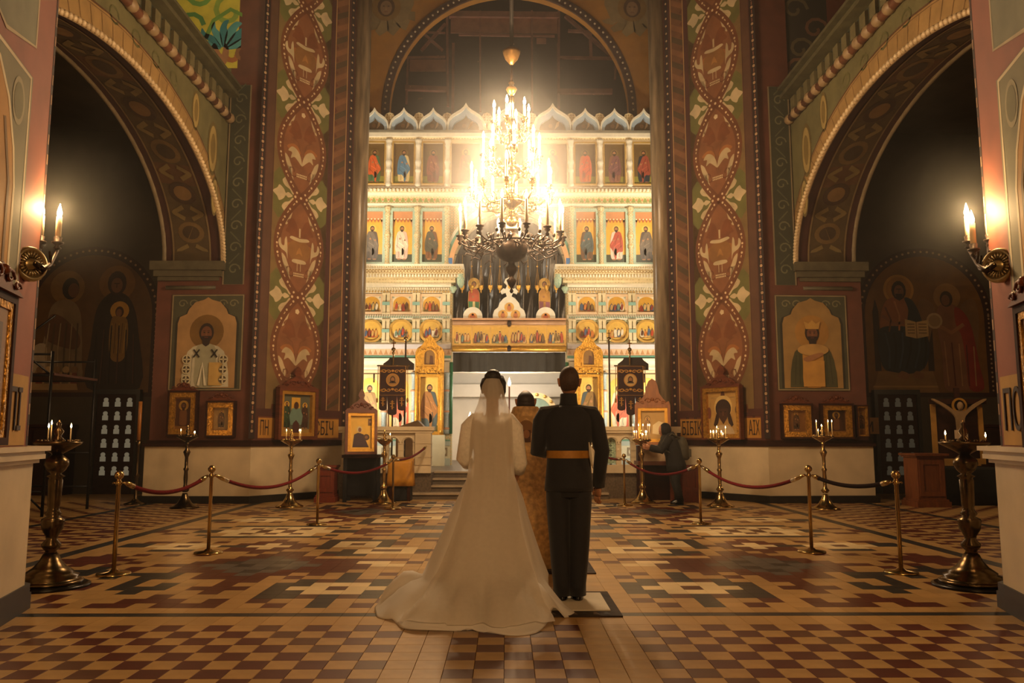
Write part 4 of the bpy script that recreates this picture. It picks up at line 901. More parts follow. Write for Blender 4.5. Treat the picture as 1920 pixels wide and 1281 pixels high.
for x in [s*c for s in (-1, 1) for c in (3.315, 2.505, 1.72, .62, 4.12)]:
    fb = MB().prism([(-.11, 0), (.11, 0), (.13, .3), (.15, .42), (.1, .52), (0, .56), (-.1, .52), (-.15, .42), (-.13, .3)], (x, YI, 9.66), X3, Z3, (0, -1, 0), 0, .1).build('fan_finial', CREAM, ico)
    P = Paint((x, YI-.1, 9.66), X3, Z3, (0, -1, 0), .003)
    for i in range(5): a_ = PI*(.2+.15*i); P.stroke([(0, .1), (.12*math.cos(a_), .36+.14*math.sin(a_))], .012, '#a5803e')
    P.build('carved_lines', fb)
P0.build('painted_ground', ico, PAINTF)['kind'] = 'stuff'

# gate beam with its row of feast icons and the round-headed icons on top
gb = thing('gate_beam', 'gilded beam across the gate opening with a row of small icon paintings', 'beam', (0, YI, 3.5))
b = MB(); b.tube([(-1.52, YI-.12, 3.62), (1.52, YI-.12, 3.62)], .085, 12); b.build('lower_roll', GILT, gb)
b = MB(); b.tube([(-1.52, YI-.12, 4.32), (1.52, YI-.12, 4.32)], .06, 12); b.box(-1.53, 1.53, YI-.2, YI, 4.39, 4.44); b.build('upper_roll', mat('rose_gold_carving', '#cfa27a', .45, .2, .1), gb)
MB().box(-1.53, 1.53, YI-.1, YI, 3.6, 4.4).build('beam_body', mat('gold_paint'), gb)
for i in range(6):
    x0 = -1.5+i*.5; pn = MB().box(x0+.01, x0+.49, YI-.13, YI-.1, 3.73, 4.22).build('feast_panel', mat('gold_paint'), gb)
    P = Paint((0, YI-.131, 0), X3, Z3, (0, -1, 0), .003); P.rect(x0+.02, x0+.48, 3.74, 4.21, '#e2b044'); P.l = 2; group_scene(P, x0+.25, 3.76, .44, .42, 50+i, n=5); P.build('painting', pn, PAINTF)
for z in (3.62, 4.3): MB().ball((0, YI-.2, z), (.06, .05, .09)).build('boss', BRONZE, gb)
for x in (-.98, .98):
    hd = MB().prism([(-.26, 0), (.26, 0)]+circ(0, .06, .26, .25, 17, 0, PI), (x, YI-.1, 4.44), X3, Z3, (0, -1, 0), -.03, .04).build('round_head', WHITEC, gb)
    P = Paint((x, YI-.142, 4.44), X3, Z3, (0, -1, 0), .003); P.poly([(-.12, .01), (.12, .01)]+circ(0, .04, .12, .11, 13, 0, PI), '#dd9a4a'); P.l = 2; P.poly(circ(0, .04, .07, .08, 12), '#c8602c'); P.disc(0, .1, .03, '#6e3f22'); P.build('painting', hd, PAINTF)
tf = [(-.44, 0), (.44, 0), (.44, .1), (.40, .22), (.3, .30), (.26, .42), (.16, .54), (.06, .6), (.1, .7), (.2, .66), (.24, .74), (.16, .82), (.1, .8), (.06, .9), (.14, .98), (.1, 1.08), (0, 1.12), (-.1, 1.08), (-.14, .98), (-.06, .9), (-.1, .8), (-.16, .82), (-.24, .74), (-.2, .66), (-.1, .7), (-.06, .6), (-.16, .54), (-.26, .42), (-.3, .30), (-.40, .22), (-.44, .1)]
hd = MB().prism(tf, (0, YI-.1, 4.44), X3, Z3, (0, -1, 0), -.03, .05).build('trefoil_crest', WHITEC, gb)
P = Paint((0, YI-.152, 4.44), X3, Z3, (0, -1, 0), .003)
for x, z in ((-.17, .08), (.17, .08), (0, .28)): P.disc(x, z+.02, .13, '#e0a94c', n=18, layer=1); P.disc(x, z+.0, .06, '#c2703a', .08, 2); P.disc(x, z+.08, .03, '#6e3f22', layer=3)
P.build('painting', hd, PAINTF)
# two painted saints cut from board, standing on the beam
for s in (-1, 1):
    x = s*.96
    st = [(-.14, 0), (.14, 0), (.16, .5), (.15, .75), (.08, .85), (-.08, .85), (-.15, .75), (-.16, .5)]
    f_ = tag(MB().prism(st, (x, YI+.1, 4.44), X3, Z3, (0, -1, 0), 0, .03).prism(circ(0, .99, .16, n=20), (x, YI+.1, 4.44), X3, Z3, (0, -1, 0), 0, .03).build('painted_saint_board', mat('gold_paint')),
        'haloed saint painted on board in %s, %s on the gate beam' % ('red and green' if s < 0 else 'ochre and purple', 'left' if s < 0 else 'right'), 'icon figure')
    P = Paint((x, YI+.069, 4.44), X3, Z3, (0, -1, 0), .003); P.disc(0, .99, .15, '#e0b458', n=20); P.l = 2
    P.poly([(-.135, .01), (.135, .01), (.15, .5), (.14, .75), (.08, .84), (-.08, .84), (-.14, .75), (-.15, .5)], '#2f7048' if s < 0 else '#8a4a5a'); P.l = 3
    P.poly([(-.15, .5), (.15, .48), (.14, .75), (.08, .84), (-.08, .84), (-.14, .75)], '#b8502e' if s < 0 else '#c08a3a'); P.poly([(-.04, .01), (.05, .01), (.03, .5), (-.03, .5)], '#dcc486' if s < 0 else '#b07a34')
    P.l = 4; P.disc(0, .97, .065, '#4a2a16', .085); P.l = 5; P.disc(0, .955, .048, '#a06a42', .065); P.disc(-.02, .62, .03, '#a06a42', layer=5); P.build('painting', f_, PAINTF)
# hanging lamps in a row
for i in range(11):
    x = -1.27+i*.254
    lp = thing('hanging_oil_lamp', 'gilt oil lamp on thin chains, %s in the row across the gate' % ('first', 'second', 'third', 'fourth', 'fifth', 'middle one', 'fifth from the right', 'fourth from the right', 'third from the right', 'second from the right', 'last at the right')[i], 'oil lamp', (x, YI-.1, 5.3), 'oil lamps in a row across the gate')
    MB().lathe([(.01, -.16), (.02, -.12), (.012, -.1), (.05, -.06), (.07, -.01), (.06, .02), (.075, .04)], x, YI-.1, 5.3, 10).build('bowl', GILT, lp)
    b = MB()
    for k in range(3): a_ = 2*PI*k/3+.5; b.tube([(x+.07*math.cos(a_), YI-.1+.07*math.sin(a_), 5.34), (x, YI-.1, 5.86)], .005, 4)
    b.tube([(x, YI-.1, 5.86), (x, YI-.1, 6.2)], .004, 4); b.lathe([(.02, 0), (.025, .02), (.005, .06)], x, YI-.1, 5.85, 8); b.build('chain', GILT, lp)
MB().box(-1.5, 1.5, YI-.11, YI-.09, 6.18, 6.2).build('lamp_rail', BRONZE, ico)
# carved gilded icon cases beside the gate
for s in (-1, 1):
    x = s*2.1
    kc = thing('gilded_icon_case', 'tall carved gold icon case with a saint, %s of the gate' % ('left' if s < 0 else 'right'), 'icon case', (x, YI-.13-.25, .53))
    b = MB(); b.box(x-.42, x+.42, YI-.13-.3, YI-.13-.12, .53, 1.33); b.build('base', mat('pale_cream_paint'), kc)
    gold = mat('carved_gold', '#dca53c', .35, .55, .15, 16, .8, 24)
    b = MB(); b.ring([(x-.38, 1.33), (x+.38, 1.33), (x+.38, 3.1), (x-.38, 3.1)], [(x-.23, 1.42), (x+.23, 1.42), (x+.23, 2.85), (x-.23, 2.85)], (0, YI-.13-.12, 0), X3, Z3, (0, -1, 0), 0, .14); b.build('case', gold, kc)
    top = [(-.38, 3.1), (.38, 3.1), (.38, 3.5), (.32, 3.62), (.2, 3.7), (.1, 3.86), (0, 3.98), (-.1, 3.86), (-.2, 3.7), (-.32, 3.62), (-.38, 3.5)]
    MB().prism([(x+a_, z) for a_, z in top], (0, YI-.13-.12, 0), X3, Z3, (0, -1, 0), 0, .1).build('crest', gold, kc)
    for q in (-.33, .33): MB().lathe([(.05, 0), (.05, .1), (.03, .14), (.045, .5), (.03, .9), (.045, 1.3), (.03, 1.5), (.06, 1.6)], x+q, YI-.13-.28, 1.36, 10).build('column', gold, kc)
    b = MB()
    for i in range(9): b.ball((x-.3+i*.075, YI-.13-.26, 3.0+.05*math.sin(i*1.6)), .035, 6, 5)
    for i in range(8): b.ball((x-.28+i*.08, YI-.13-.24, 3.58+.03*math.cos(i*2)), .03, 6, 5)
    b.build('carved_beads', GILT, kc, 'stuff')
    P = Paint((0, YI-.13-.13, 0), X3, Z3, (0, -1, 0), .003); P.rect(x-.23, x+.23, 1.42, 2.85, '#efc65e'); P.l = 2; P.rect(x-.23, x+.23, 1.42, 1.58, '#5e5a26'); P.l = 3
    saint(P, x, 1.46, 1.25, '#4a5a5c', '#a5703a' if s < 0 else '#8c6a34', halo='#f0cb6a', flip=-s); P.build('painting', kc, PAINTF)
    rg = MB().ring([(x-.18, 3.14), (x+.18, 3.14), (x+.18, 3.4)]+circ(x, 3.4, .18, .2, 9, 0, PI)[1:-1]+[(x-.18, 3.4)], [(x-.14, 3.17), (x+.14, 3.17), (x+.14, 3.4)]+circ(x, 3.4, .14, .16, 9, 0, PI)[1:-1]+[(x-.14, 3.4)], (0, YI-.13-.22, 0), X3, Z3, (0, -1, 0), 0, .05).build('upper_icon', GILT, kc)
    P = Paint((0, YI-.13-.222, 0), X3, Z3, (0, -1, 0), .003); P.poly([(x-.14, 3.17), (x+.14, 3.17), (x+.14, 3.4)]+circ(x, 3.4, .14, .16, 9, 0, PI)+[(x-.14, 3.4)], '#8a6430'); P.l = 2; P.poly([(x-.01, 3.18), (x+.1, 3.18), (x+.08, 3.4), (x+.01, 3.42)], '#5a3420'); P.build('painting', rg, PAINTF)
# dark curtain over the gate
cu = MB(); rr = []
for z in (3.02, 3.1, 3.3, 3.55): rr.append([(-1.52+3.04*i/60, YI+.12+.03*math.sin(i*.9)*(1.2-(z-3))+.015*math.sin(i*2.3), z) for i in range(61)])
cu.loft(rr, cap=False, closed=False); tag(cu.build('gate_curtain', mat('charcoal_cloth', '#3a3732', .8, 0, .1, 8)), 'dark charcoal curtain drawn up under the gate beam', 'curtain')
# plastic film hung in the arch of the gate
fm = MB(); rr = []
for j in range(9):
    z = 4.2+j*.45; rr.append([(-2.2+4.4*i/50, YI+.5+.10*math.sin(i*.55+j*.35)+.06*math.sin(i*1.7-j*.6)+.03*math.sin(j*2+i*.2), z) for i in range(51)])
fm.loft(rr, cap=False, closed=False); tag(fm.build('plastic_film', GLASSY), 'creased dark plastic film hung behind the gate arch and the oil lamps', 'plastic film')

# ================================================================ SANCTUARY behind the gate
sb = MB().prism([(-3.6, 21.65), (-3.4, 21.65), (-3.4, 26), (3.4, 26), (3.4, 21.65), (3.6, 21.65), (3.6, 26.2), (-3.6, 26.2)], (0, 0, 0), X3, Y3, Z3, .53, 4)
tag(sb.build('wall_sanctuary', WHITE), 'white walls of the bright sanctuary seen through the gate', 'wall', kind='structure')
sc_ = tag(MB().box(-3.6, 3.6, 21.9, 26.2, 3.75, 3.95).build('ceiling_sanctuary', WHITE), 'white ceiling of the sanctuary', 'ceiling', kind='structure')
MB().box(-3.4, 3.4, 23.9, 24.4, 3.2, 3.75).build('ceiling_beam', WHITE, sc_); MB().box(-3.4, 3.4, 25.5, 26, 2.55, 2.95).build('ceiling_beam', WHITE, sc_)
at_ = thing('altar_canopy', 'pale green arched altar canopy with gilt edge beyond the gate', 'altar canopy', (.78, 24.5, .53))
MB().ring(circ(.85, 2.0, .62, .62, 24, 0, PI)+[(.23, .53), (1.47, .53)], circ(.85, 2.0, .46, .46, 24, 0, PI)+[(.39, .53), (1.31, .53)], (0, 24.5, 0), X3, Z3, (0, -1, 0), 0, .12).build('arch', mat('sand_frame'), at_)
MB().prism(circ(.85, 2.0, .46, .46, 24, 0, PI)+[(.39, .53), (1.31, .53)], (0, 24.46, 0), X3, Z3, (0, -1, 0), 0, .03).build('arch_panel', mat('sage_green', '#7f998c', .5), at_)
for i in range(7): MB().ball((.85+.56*math.cos(PI*(i+.5)/7), 24.36, 2.0+.56*math.sin(PI*(i+.5)/7)), .05).build('rosette', mat('gold_paint'), at_)
tb = thing('altar_table', 'low altar table under a gold cloth deep in the sanctuary', 'table', (-.2, 23.6, .53)); MB().box(-.9, .55, 23.3, 23.9, .53, 1.5).build('cloth', mat('gold_cloth', '#b98a44', .7), tb); MB().box(-.95, .6, 23.25, 23.95, 1.5, 1.54).build('table_top', mat('gold_cloth'), tb)

# ================================================================ EAST WALL over the screen, with the scaffolded arch
wa = [(-6, .53), (-3.4, .53), (-3.4, 10.5)]+[(-3.4*math.cos(PI*i/36), 10.5+3.5*math.sin(PI*i/36)) for i in range(1, 36)]+[(3.4, 10.5), (3.4, .53), (6, .53), (6, 15.5), (-6, 15.5)]
ew = tag(MB().prism(wa, (0, 21.72, 0), X3, Z3, Y3, 0, .25).build('wall_east', mat('gold_ochre_plaster', '#9a6a26', .6, 0, .16, 2)), 'ochre gold east wall with the big open arch above the icon screen', 'wall', kind='structure')
ea_ = lambda r, k: [(-r, 6.5)]+[(-r*math.cos(PI*i/36), 10.5+(r+k)*math.sin(PI*i/36)) for i in range(37)]+[(r, 6.5)]
MB().ring(ea_(3.62, .1), ea_(3.4, .1), (0, 21.72, 0), X3, Z3, (0, -1, 0), 0, .08, closed=False).build('arch_border', mat('arch_brown', '#3a221a', .6), ew)
b = MB()
for i in range(64):
    t = PI*i/63; b.ball((-3.52*math.cos(t), 21.63, 10.5+3.6*math.sin(t)), .035, 6, 4)
for i in range(12):
    for s in (-1, 1): b.ball((s*3.52, 21.63, 10.3-i*.17), .035, 6, 4)
b.build('arch_studs', mat('stud_cream', '#a08c70', .5), ew, 'stuff')
P = Paint((0, 21.72, 0), X3, Z3, (0, -1, 0), .004)
for s in (-1, 1):
    x = s*3.55; z = 13.6
    for i in range(6):
        a_ = -2.6+i*.42; P.l = 2; P.poly([(x, z-.1), (x+.85*math.cos(a_)-.15, z+.75*math.sin(a_)), (x+.95*math.cos(a_), z+.9*math.sin(a_)), (x+.85*math.cos(a_+.3), z+.7*math.sin(a_+.3))], '#75623f' if i % 2 else '#84704a')
    for q in (-1, 1): P.l = 3; P.poly([(x+q*.3, z+.4), (x+q*.75, z+.8), (x+q*.8, z+.1), (x+q*.6, z-.4), (x+q*.2, z-.5)], '#7e6a46')
    P.l = 4; P.disc(x, z, .42, '#7a5c2c', n=24); P.l = 5; P.disc(x, z, .25, '#4a3018', .3); P.l = 6; P.disc(x, z-.03, .17, '#7d6044', .22); P.l = 7
    for q in (-1, 1): P.disc(x+q*.07, z+.02, .03, '#3a2818', .015)
    P.poly([(x-.02, z), (x+.02, z), (x+.03, z-.1), (x-.03, z-.1)], '#8a6a48'); P.stroke([(x-.05, z-.15), (x+.05, z-.15)], .018, '#6a3a2a')
P.build('painted_seraphim', ew)
# dark film and timber scaffold inside the arch
vf = MB(); rr = []
for j in range(10):
    z = 5.5+j; rr.append([(-4.2+8.4*i/40, 22.5+.12*math.sin(i*.7+j*.9)+.07*math.sin(i*1.9-j), z) for i in range(41)])
vf.loft(rr, cap=False, closed=False); tag(vf.build('scaffold_film', mat('smoky_film', '#4a403a', .28, 0, .3, 1.2, .6, 2.5, alpha=.30, trans=.2)), 'sheets of smoky plastic film filling the high arch', 'plastic film')
tag(MB().box(-5, 5, 23.6, 23.8, 3.9, 15).build('wall_apse', mat('dark_apse', '#2b2420', .8)), 'dark apse wall far behind the scaffold film', 'wall', kind='structure')
PW = mat('rosy_timber', '#a5705c', .6, 0, .2, 4)
wf = thing('timber_scaffold', 'rosy timber scaffold seen against the film in the high arch', 'scaffold', (0, 22.95, 9.6))
for x in (-1.7, 1.5): MB().box(x-.04, x+.04, 23.02, 23.1, 3.99, 13.2).build('upright', PW, wf)
def beam(p, q, r=.045):
    p = aty(p[0], p[1], 22.95); q = aty(q[0], q[1], 22.95); d = (q-p); L = d.length; d.normalize(); n = V((0, 1, 0)); u = d.cross(n)
    MB().obox((p+q)/2, d, u, n, L/2, r, r).build('timber', PW, wf)
for p, q, r in (((842, 28), (1048, 30), .09), ((750, 108), (835, 107), .03), ((1050, 108), (1158, 110), .04), ((760, 165), (838, 168), .07), ((1045, 172), (1148, 172), .07), ((765, 110), (762, 195), .03), ((838, 20), (840, 200), .035), ((900, 20), (901, 210), .025), ((997, 20), (998, 210), .03), ((1048, 20), (1047, 200), .035),
                ((1106, 40), (1108, 110), .045), ((1060, 30), (1150, 108), .05), ((790, 95), (835, 45), .04), ((796, 65), (830, 95), .04), ((1065, 58), (1135, 62), .04), ((780, 60), (835, 62), .025), ((860, 65), (1040, 68), .03), ((1155, 112), (1153, 150), .03)):
    beam(p, q, r)
for x0, x1, y0, y1 in ((768, 836, 112, 134), (845, 1045, 32, 62), (1006, 1024, 72, 82)):
    p, q = aty(x0, y1, 22.98), aty(x1, y0, 22.98); MB().box(p.x, q.x, 22.96, 23.0, p.z, q.z).build('plank', mat('rosy_plank', '#b57c62', .6, 0, .2, 3), wf)
# ================================================================ CHANDELIER
CY_ = 11.5
ch = thing('chandelier', 'great tiered brass chandelier of lit electric candles hanging over the couple', 'chandelier', (0, CY_, 3.38))
MB().lathe([(.03, 0), (.03, 7)], 0, CY_, 7.1, 8).build('hanging_rod', DSTONE, ch)
MB().lathe([(.02, -.16), (.05, -.12), (.10, -.06), (.13, .02), (.135, .06), (.10, .09), (.03, .1)], 0, CY_, 7.05, 20).build('upper_rosette', mat('dull_gilt', '#a07c48', .35, .8, .15, 20), ch)
MB().lathe([(.018, 0), (.018, .42)], 0, CY_, 6.56, 8).build('rod', BRONZE, ch)
MB().lathe([(.02, -.1), (.05, -.06), (.085, 0), (.07, .03), (.03, .06), (.045, .1), (.02, .14)], 0, CY_, 6.5, 16).build('crown_bowl', mat('dull_gilt'), ch)
MB().lathe([(.03, 0), (.05, .05), (.11, .12), (.13, .2), (.09, .26), (.05, .3), (.05, .4), (.16, .46), (.17, .56), (.08, .6), (.05, .7), (.06, .8), (.13, .86), (.14, .96), (.06, 1.02), (.045, 1.2), (.1, 1.26), (.1, 1.34), (.04, 1.4), (.035, 1.62), (.08, 1.7), (.05, 1.8), (.03, 2.0), (.05, 2.1), (.02, 2.16)], 0, CY_, 4.26, 16).build('central_shaft', BRASS, ch)
ib = MB().box(-.085, .085, CY_-.085, CY_+.085, 4.33, 4.48).build('icon_block', mat('sand_frame'), ch)
P = Paint((0, CY_-.086, 0), X3, Z3, (0, -1, 0), .002)
for x in (-.04, .04): P.poly(circ(x, 4.405, .028, .05, 12), '#b98a5a')
P.build('painting', ib, PAINTF)
MB().lathe([(.012, 0), (.03, .03), (.012, .07), (.05, .13), (.075, .19), (.03, .23), (.035, .26), (.08, .33), (.085, .38), (.05, .42), (.05, .46), (.12, .48), (.20, .54), (.235, .62), (.24, .70), (.21, .74), (.23, .77), (.17, .82), (.06, .9)], 0, CY_, 3.38, 24).build('bottom_bowl', BRONZE, ch)
TIERS = [(.76, 4.22, .40, 14, .1), (.60, 4.92, .32, 10, .3), (.42, 5.46, .28, 8, .1), (.27, 5.96, .25, 6, .25)]
cupm = MB().lathe([(.01, -.13), (.03, -.1), (.012, -.07), (.045, -.04), (.03, -.02), (.06, 0), (.06, .012), (.02, .014)], 0, 0, 0, 10)
for ti, (R_, z0, L_, n, ph) in enumerate(TIERS):
    for k in range(n):
        a_ = 2*PI*(k+ph)/n; c, s_ = math.cos(a_), math.sin(a_); X = lambda r, z: (r*c, CY_+r*s_, z)
        r0 = .24 if ti == 0 else .06
        lo = .16 if ti == 0 else .26
        am = MB(); am.tube([X(r0, z0-lo*.4), X(r0+(R_-r0)*.35, z0-lo), X(r0+(R_-r0)*.75, z0-lo), X(R_*1.0, z0-lo*.6), X(R_, z0-.1)], .012, 6)
        am.tube([X(r0+(R_-r0)*.45, z0-lo), X(r0+(R_-r0)*.5, z0-lo*.5), X(r0+(R_-r0)*.62, z0-lo*.35), X(r0+(R_-r0)*.7, z0-lo*.55), X(r0+(R_-r0)*.62, z0-lo*.7)], .009, 5)
        am.lathe([(.01, -.13), (.03, -.1), (.012, -.07), (.045, -.04), (.03, -.02), (.06, 0), (.06, .012), (.02, .014)], X(R_, 0)[0], X(R_, 0)[1], z0, 10)
        if ti == 0:
            for j in range(5):
                rr_ = .3+j*.1; q = a_+(.12 if j % 2 else -.12); am.ball((rr_*math.cos(q), CY_+rr_*math.sin(q), z0-.12+.07*math.sin(j*2.1)), (.025, .025, .035), 6, 4)
            am.tube([X(.45, z0-.16), (.55*math.cos(a_+.15), CY_+.55*math.sin(a_+.15), z0-.06), (.66*math.cos(a_+.2), CY_+.66*math.sin(a_+.2), z0-.12), (.62*math.cos(a_+.12), CY_+.62*math.sin(a_+.12), z0-.2)], .010, 5)
            am.tube([X(.45, z0-.16), (.55*math.cos(a_-.15), CY_+.55*math.sin(a_-.15), z0-.28), (.68*math.cos(a_-.2), CY_+.68*math.sin(a_-.2), z0-.22), (.70*math.cos(a_-.1), CY_+.7*math.sin(a_-.1), z0-.28)], .010, 5)
        am.build('arm', BRONZE if ti == 0 else BRASS, ch)
        cn = MB().lathe([(.021, 0), (.02, L_-.05), (.014, L_-.04)], X(R_, 0)[0], X(R_, 0)[1], z0+.01, 10).build('candle', WAX, ch)
        MB().lathe([(.008, 0), (.020, .03), (.021, .055), (.012, .09), (.002, .125)], X(R_, 0)[0], X(R_, 0)[1], z0+L_-.03, 8).build('bulb', BULB, cn)
    MB().tube([(R_*.62*math.cos(2*PI*i/40), CY_+R_*.62*math.sin(2*PI*i/40), z0-(.13 if ti == 0 else .24)) for i in range(40)], .016, 6, closed=True).build('tier_ring', BRONZE if ti == 0 else BRASS, ch)
    for k in range(4):
        a_ = 2*PI*(k+.5)/4; lamp('chandelier_light', (R_*1.0*math.cos(a_), CY_+R_*1.0*math.sin(a_), z0+L_+.13), (185, 105, 60, 28)[ti], (1, .67, .37), .04)

# ================================================================ SCONCES on the near piers
for s in (-1, 1):
    UCx = V((3.625*s, 5.98, 0)); dv = V((.25*s, .968, 0)).normalized(); nv = V((-.968*s, .25, 0)).normalized()
    so_ = thing('wall_sconce', 'brass candle sconce with a round fluted back plate on the %s near pier' % ('left' if s < 0 else 'right'), 'sconce', UCx-dv*.36+Z3*2.54)
    c = UCx-dv*.36+Z3*2.53+nv*.05; nn = (nv-dv*.75).normalized(); tt = nn.cross(Z3).normalized()
    def oring(mb, prof, c=c, nn=nn, tt=tt):
        rg = [[c+nn*h+tt*(r*math.cos(2*PI*i/24))+Z3*(r*math.sin(2*PI*i/24)) for i in range(24)] for r, h in prof]; mb.loft(rg)
    b = MB(); oring(b, [(.125, -.06), (.128, -.01), (.118, .012), (.100, .006), (.092, -.004), (.04, -.008), (.036, .02), (.018, .03), (.016, .06)]); b.build('back_plate', mat('pale_brass', '#a8946a', .35, .8, .15), so_)
    b = MB()
    for i in range(22): q = 2*PI*i/22; b.ball(c+nn*.0+tt*(.070*math.cos(q))+Z3*(.070*math.sin(q)), (.008, .008, .008), 6, 4); b.tube([c+tt*(.05*math.cos(q))+Z3*(.05*math.sin(q)), c+tt*(.09*math.cos(q))+Z3*(.09*math.sin(q))], .006, 5)
    b.build('fluting', mat('pale_brass'), so_)
    tops = [(75, 455, 5.97), (108, 457, 6.03)] if s < 0 else [(1816, 455, 6.02), (1826, 470, 5.9), (1856, 452, 5.95)]
    for px, py, Y in tops:
        e = aty(px, py, Y); hub = c+nn*.12
        am = MB(); am.tube([c+nn*.04, hub-Z3*.05, (hub+e)/2-Z3*.09, e-Z3*.06, e], [.022, .02, .016, .013, .012], 8)
        am.tube([(hub+e)/2-Z3*.09, (hub+e)/2-Z3*.02+dv*.02, (hub+e)/2+Z3*.0-dv*.03, (hub+e)/2-Z3*.05], .009, 6)
        am.lathe([(.012, -.05), (.03, -.035), (.014, -.015), (.042, 0), (.044, .012), (.024, .016), (.03, .05), (.022, .055)], e.x, e.y, e.z, 12); am.build('arm', BRONZE, so_)
        cn = MB().lathe([(.021, 0), (.021, .20), (.012, .215)], e.x, e.y, e.z+.01, 12).build('candle', WAX, so_)
        MB().lathe([(.006, 0), (.018, .025), (.017, .05), (.008, .085), (.001, .11)], e.x, e.y, e.z+.205, 8).build('bulb', BULB, cn)
        lamp('sconce_light', (e.x, e.y, e.z+.27), 55 if s < 0 else 40, (1, .62, .26), .025)

# ================================================================ STANCHIONS AND ROPES
def stanchion_build(label):
    t = thing('rope_stanchion', label, 'stanchion', (0, 0, 0), 'brass stanchions around the ceremony')
    MB().lathe([(.155, 0), (.155, .012), (.15, .02), (.05, .032), (.03, .05)], 0, 0, 0, 24).build('base', BRASS, t)
    MB().lathe([(.02, 0), (.02, .8), (.028, .81), (.028, .84), (.02, .85), (.018, .875)], 0, 0, .03, 12).build('pole', BRASS, t)
    MB().ball((0, 0, .93), .043, 14, 10).build('ball', BRASS, t)
    b = MB()
    for sx in (-1, 1): b.tube([(sx*.02, 0, .85), (sx*.05, 0, .86), (sx*.06, 0, .845)], .008, 6)
    b.build('hook', BRASS, t); return t
STX = {}
first = None
for key, x, y, lb in (('L1', -3.78, 7.75, 'brass stanchion nearest the big brass candle stand on the left'), ('L2', -3.40, 9.13, 'brass stanchion in front of the gold framed icon with candle stand, left half'), ('L3', -2.87, 12.03, 'brass stanchion before the small red wooden pedestal on the left'), ('L4', -2.12, 14.6, 'thin brass stanchion before the yellow cloth lectern'),
        ('R1', 2.82, 12.06, 'brass stanchion between the stooping visitor and the dark faced icon'), ('R2', 3.366, 9.16, 'brass stanchion in front of the marble dado below the crowned saint, right half'), ('R3', 3.70, 7.79, 'brass stanchion nearest the big brass candle stand on the right'), ('R0', 2.15, 15.2, 'thin brass stanchion before the right balustrade, near the officer')):
    if first is None: first = stanchion_build(lb); o = first
    else: o = dup(first, (0, 0, 0), 0, lb)
    o.location = (x, y, 0); STX[key] = (x, y)
def rope(p, q, sag, label, thick=.022, dark=False):
    p, q = V(p), V(q); dq = (q-p).normalized()*.07; p, q = p+dq, q-dq; n = 20; pts = []
    for i in range(n+1):
        t = i/n; a_ = p+(q-p)*t; a_.z -= sag*4*t*(1-t); pts.append(a_)
    r = thing('velvet_rope', label, 'rope', p, 'velvet barrier ropes')
    MB().tube(pts[1:-1], thick, 8).build('cord', ROPE if not dark else mat('dark_velvet', '#1c0a0a', .9, spec=.1), r)
    for e0, e1 in ((pts[0], pts[2]), (pts[-1], pts[-3])):
        MB().tube([e0, e0+(e1-e0)*.5, e1], [.012, .027, .027], 8).build('brass_end', BRASS, r)
def SP(k, z=.86): return V((*STX[k], z))
rope(SP('L1'), SP('L2'), .14, 'dark red rope sagging from the foremost left stanchion'); rope(SP('L2'), SP('L3'), .22, 'red rope sagging before the candle stand of the three saints icon')
rope(SP('L3'), SP('L4'), .16, 'red rope passing before the red pedestal and icon easel'); rope(SP('L4'), (-1.72, 16.8, 1.1), .08, 'red rope rising to the left balustrade pillar')
rope(SP('R3'), SP('R2'), .08, 'black rope between the two foremost right stanchions', dark=True); rope(SP('R2'), SP('R1'), .22, 'bright red rope across the right marble dado')
rope(SP('R1'), SP('R0'), .2, 'dark red rope passing in front of the stooping visitor'); rope(SP('R0'), (1.68, 16.8, 1.12), .1, 'dark red rope rising behind the officer to the right balustrade')

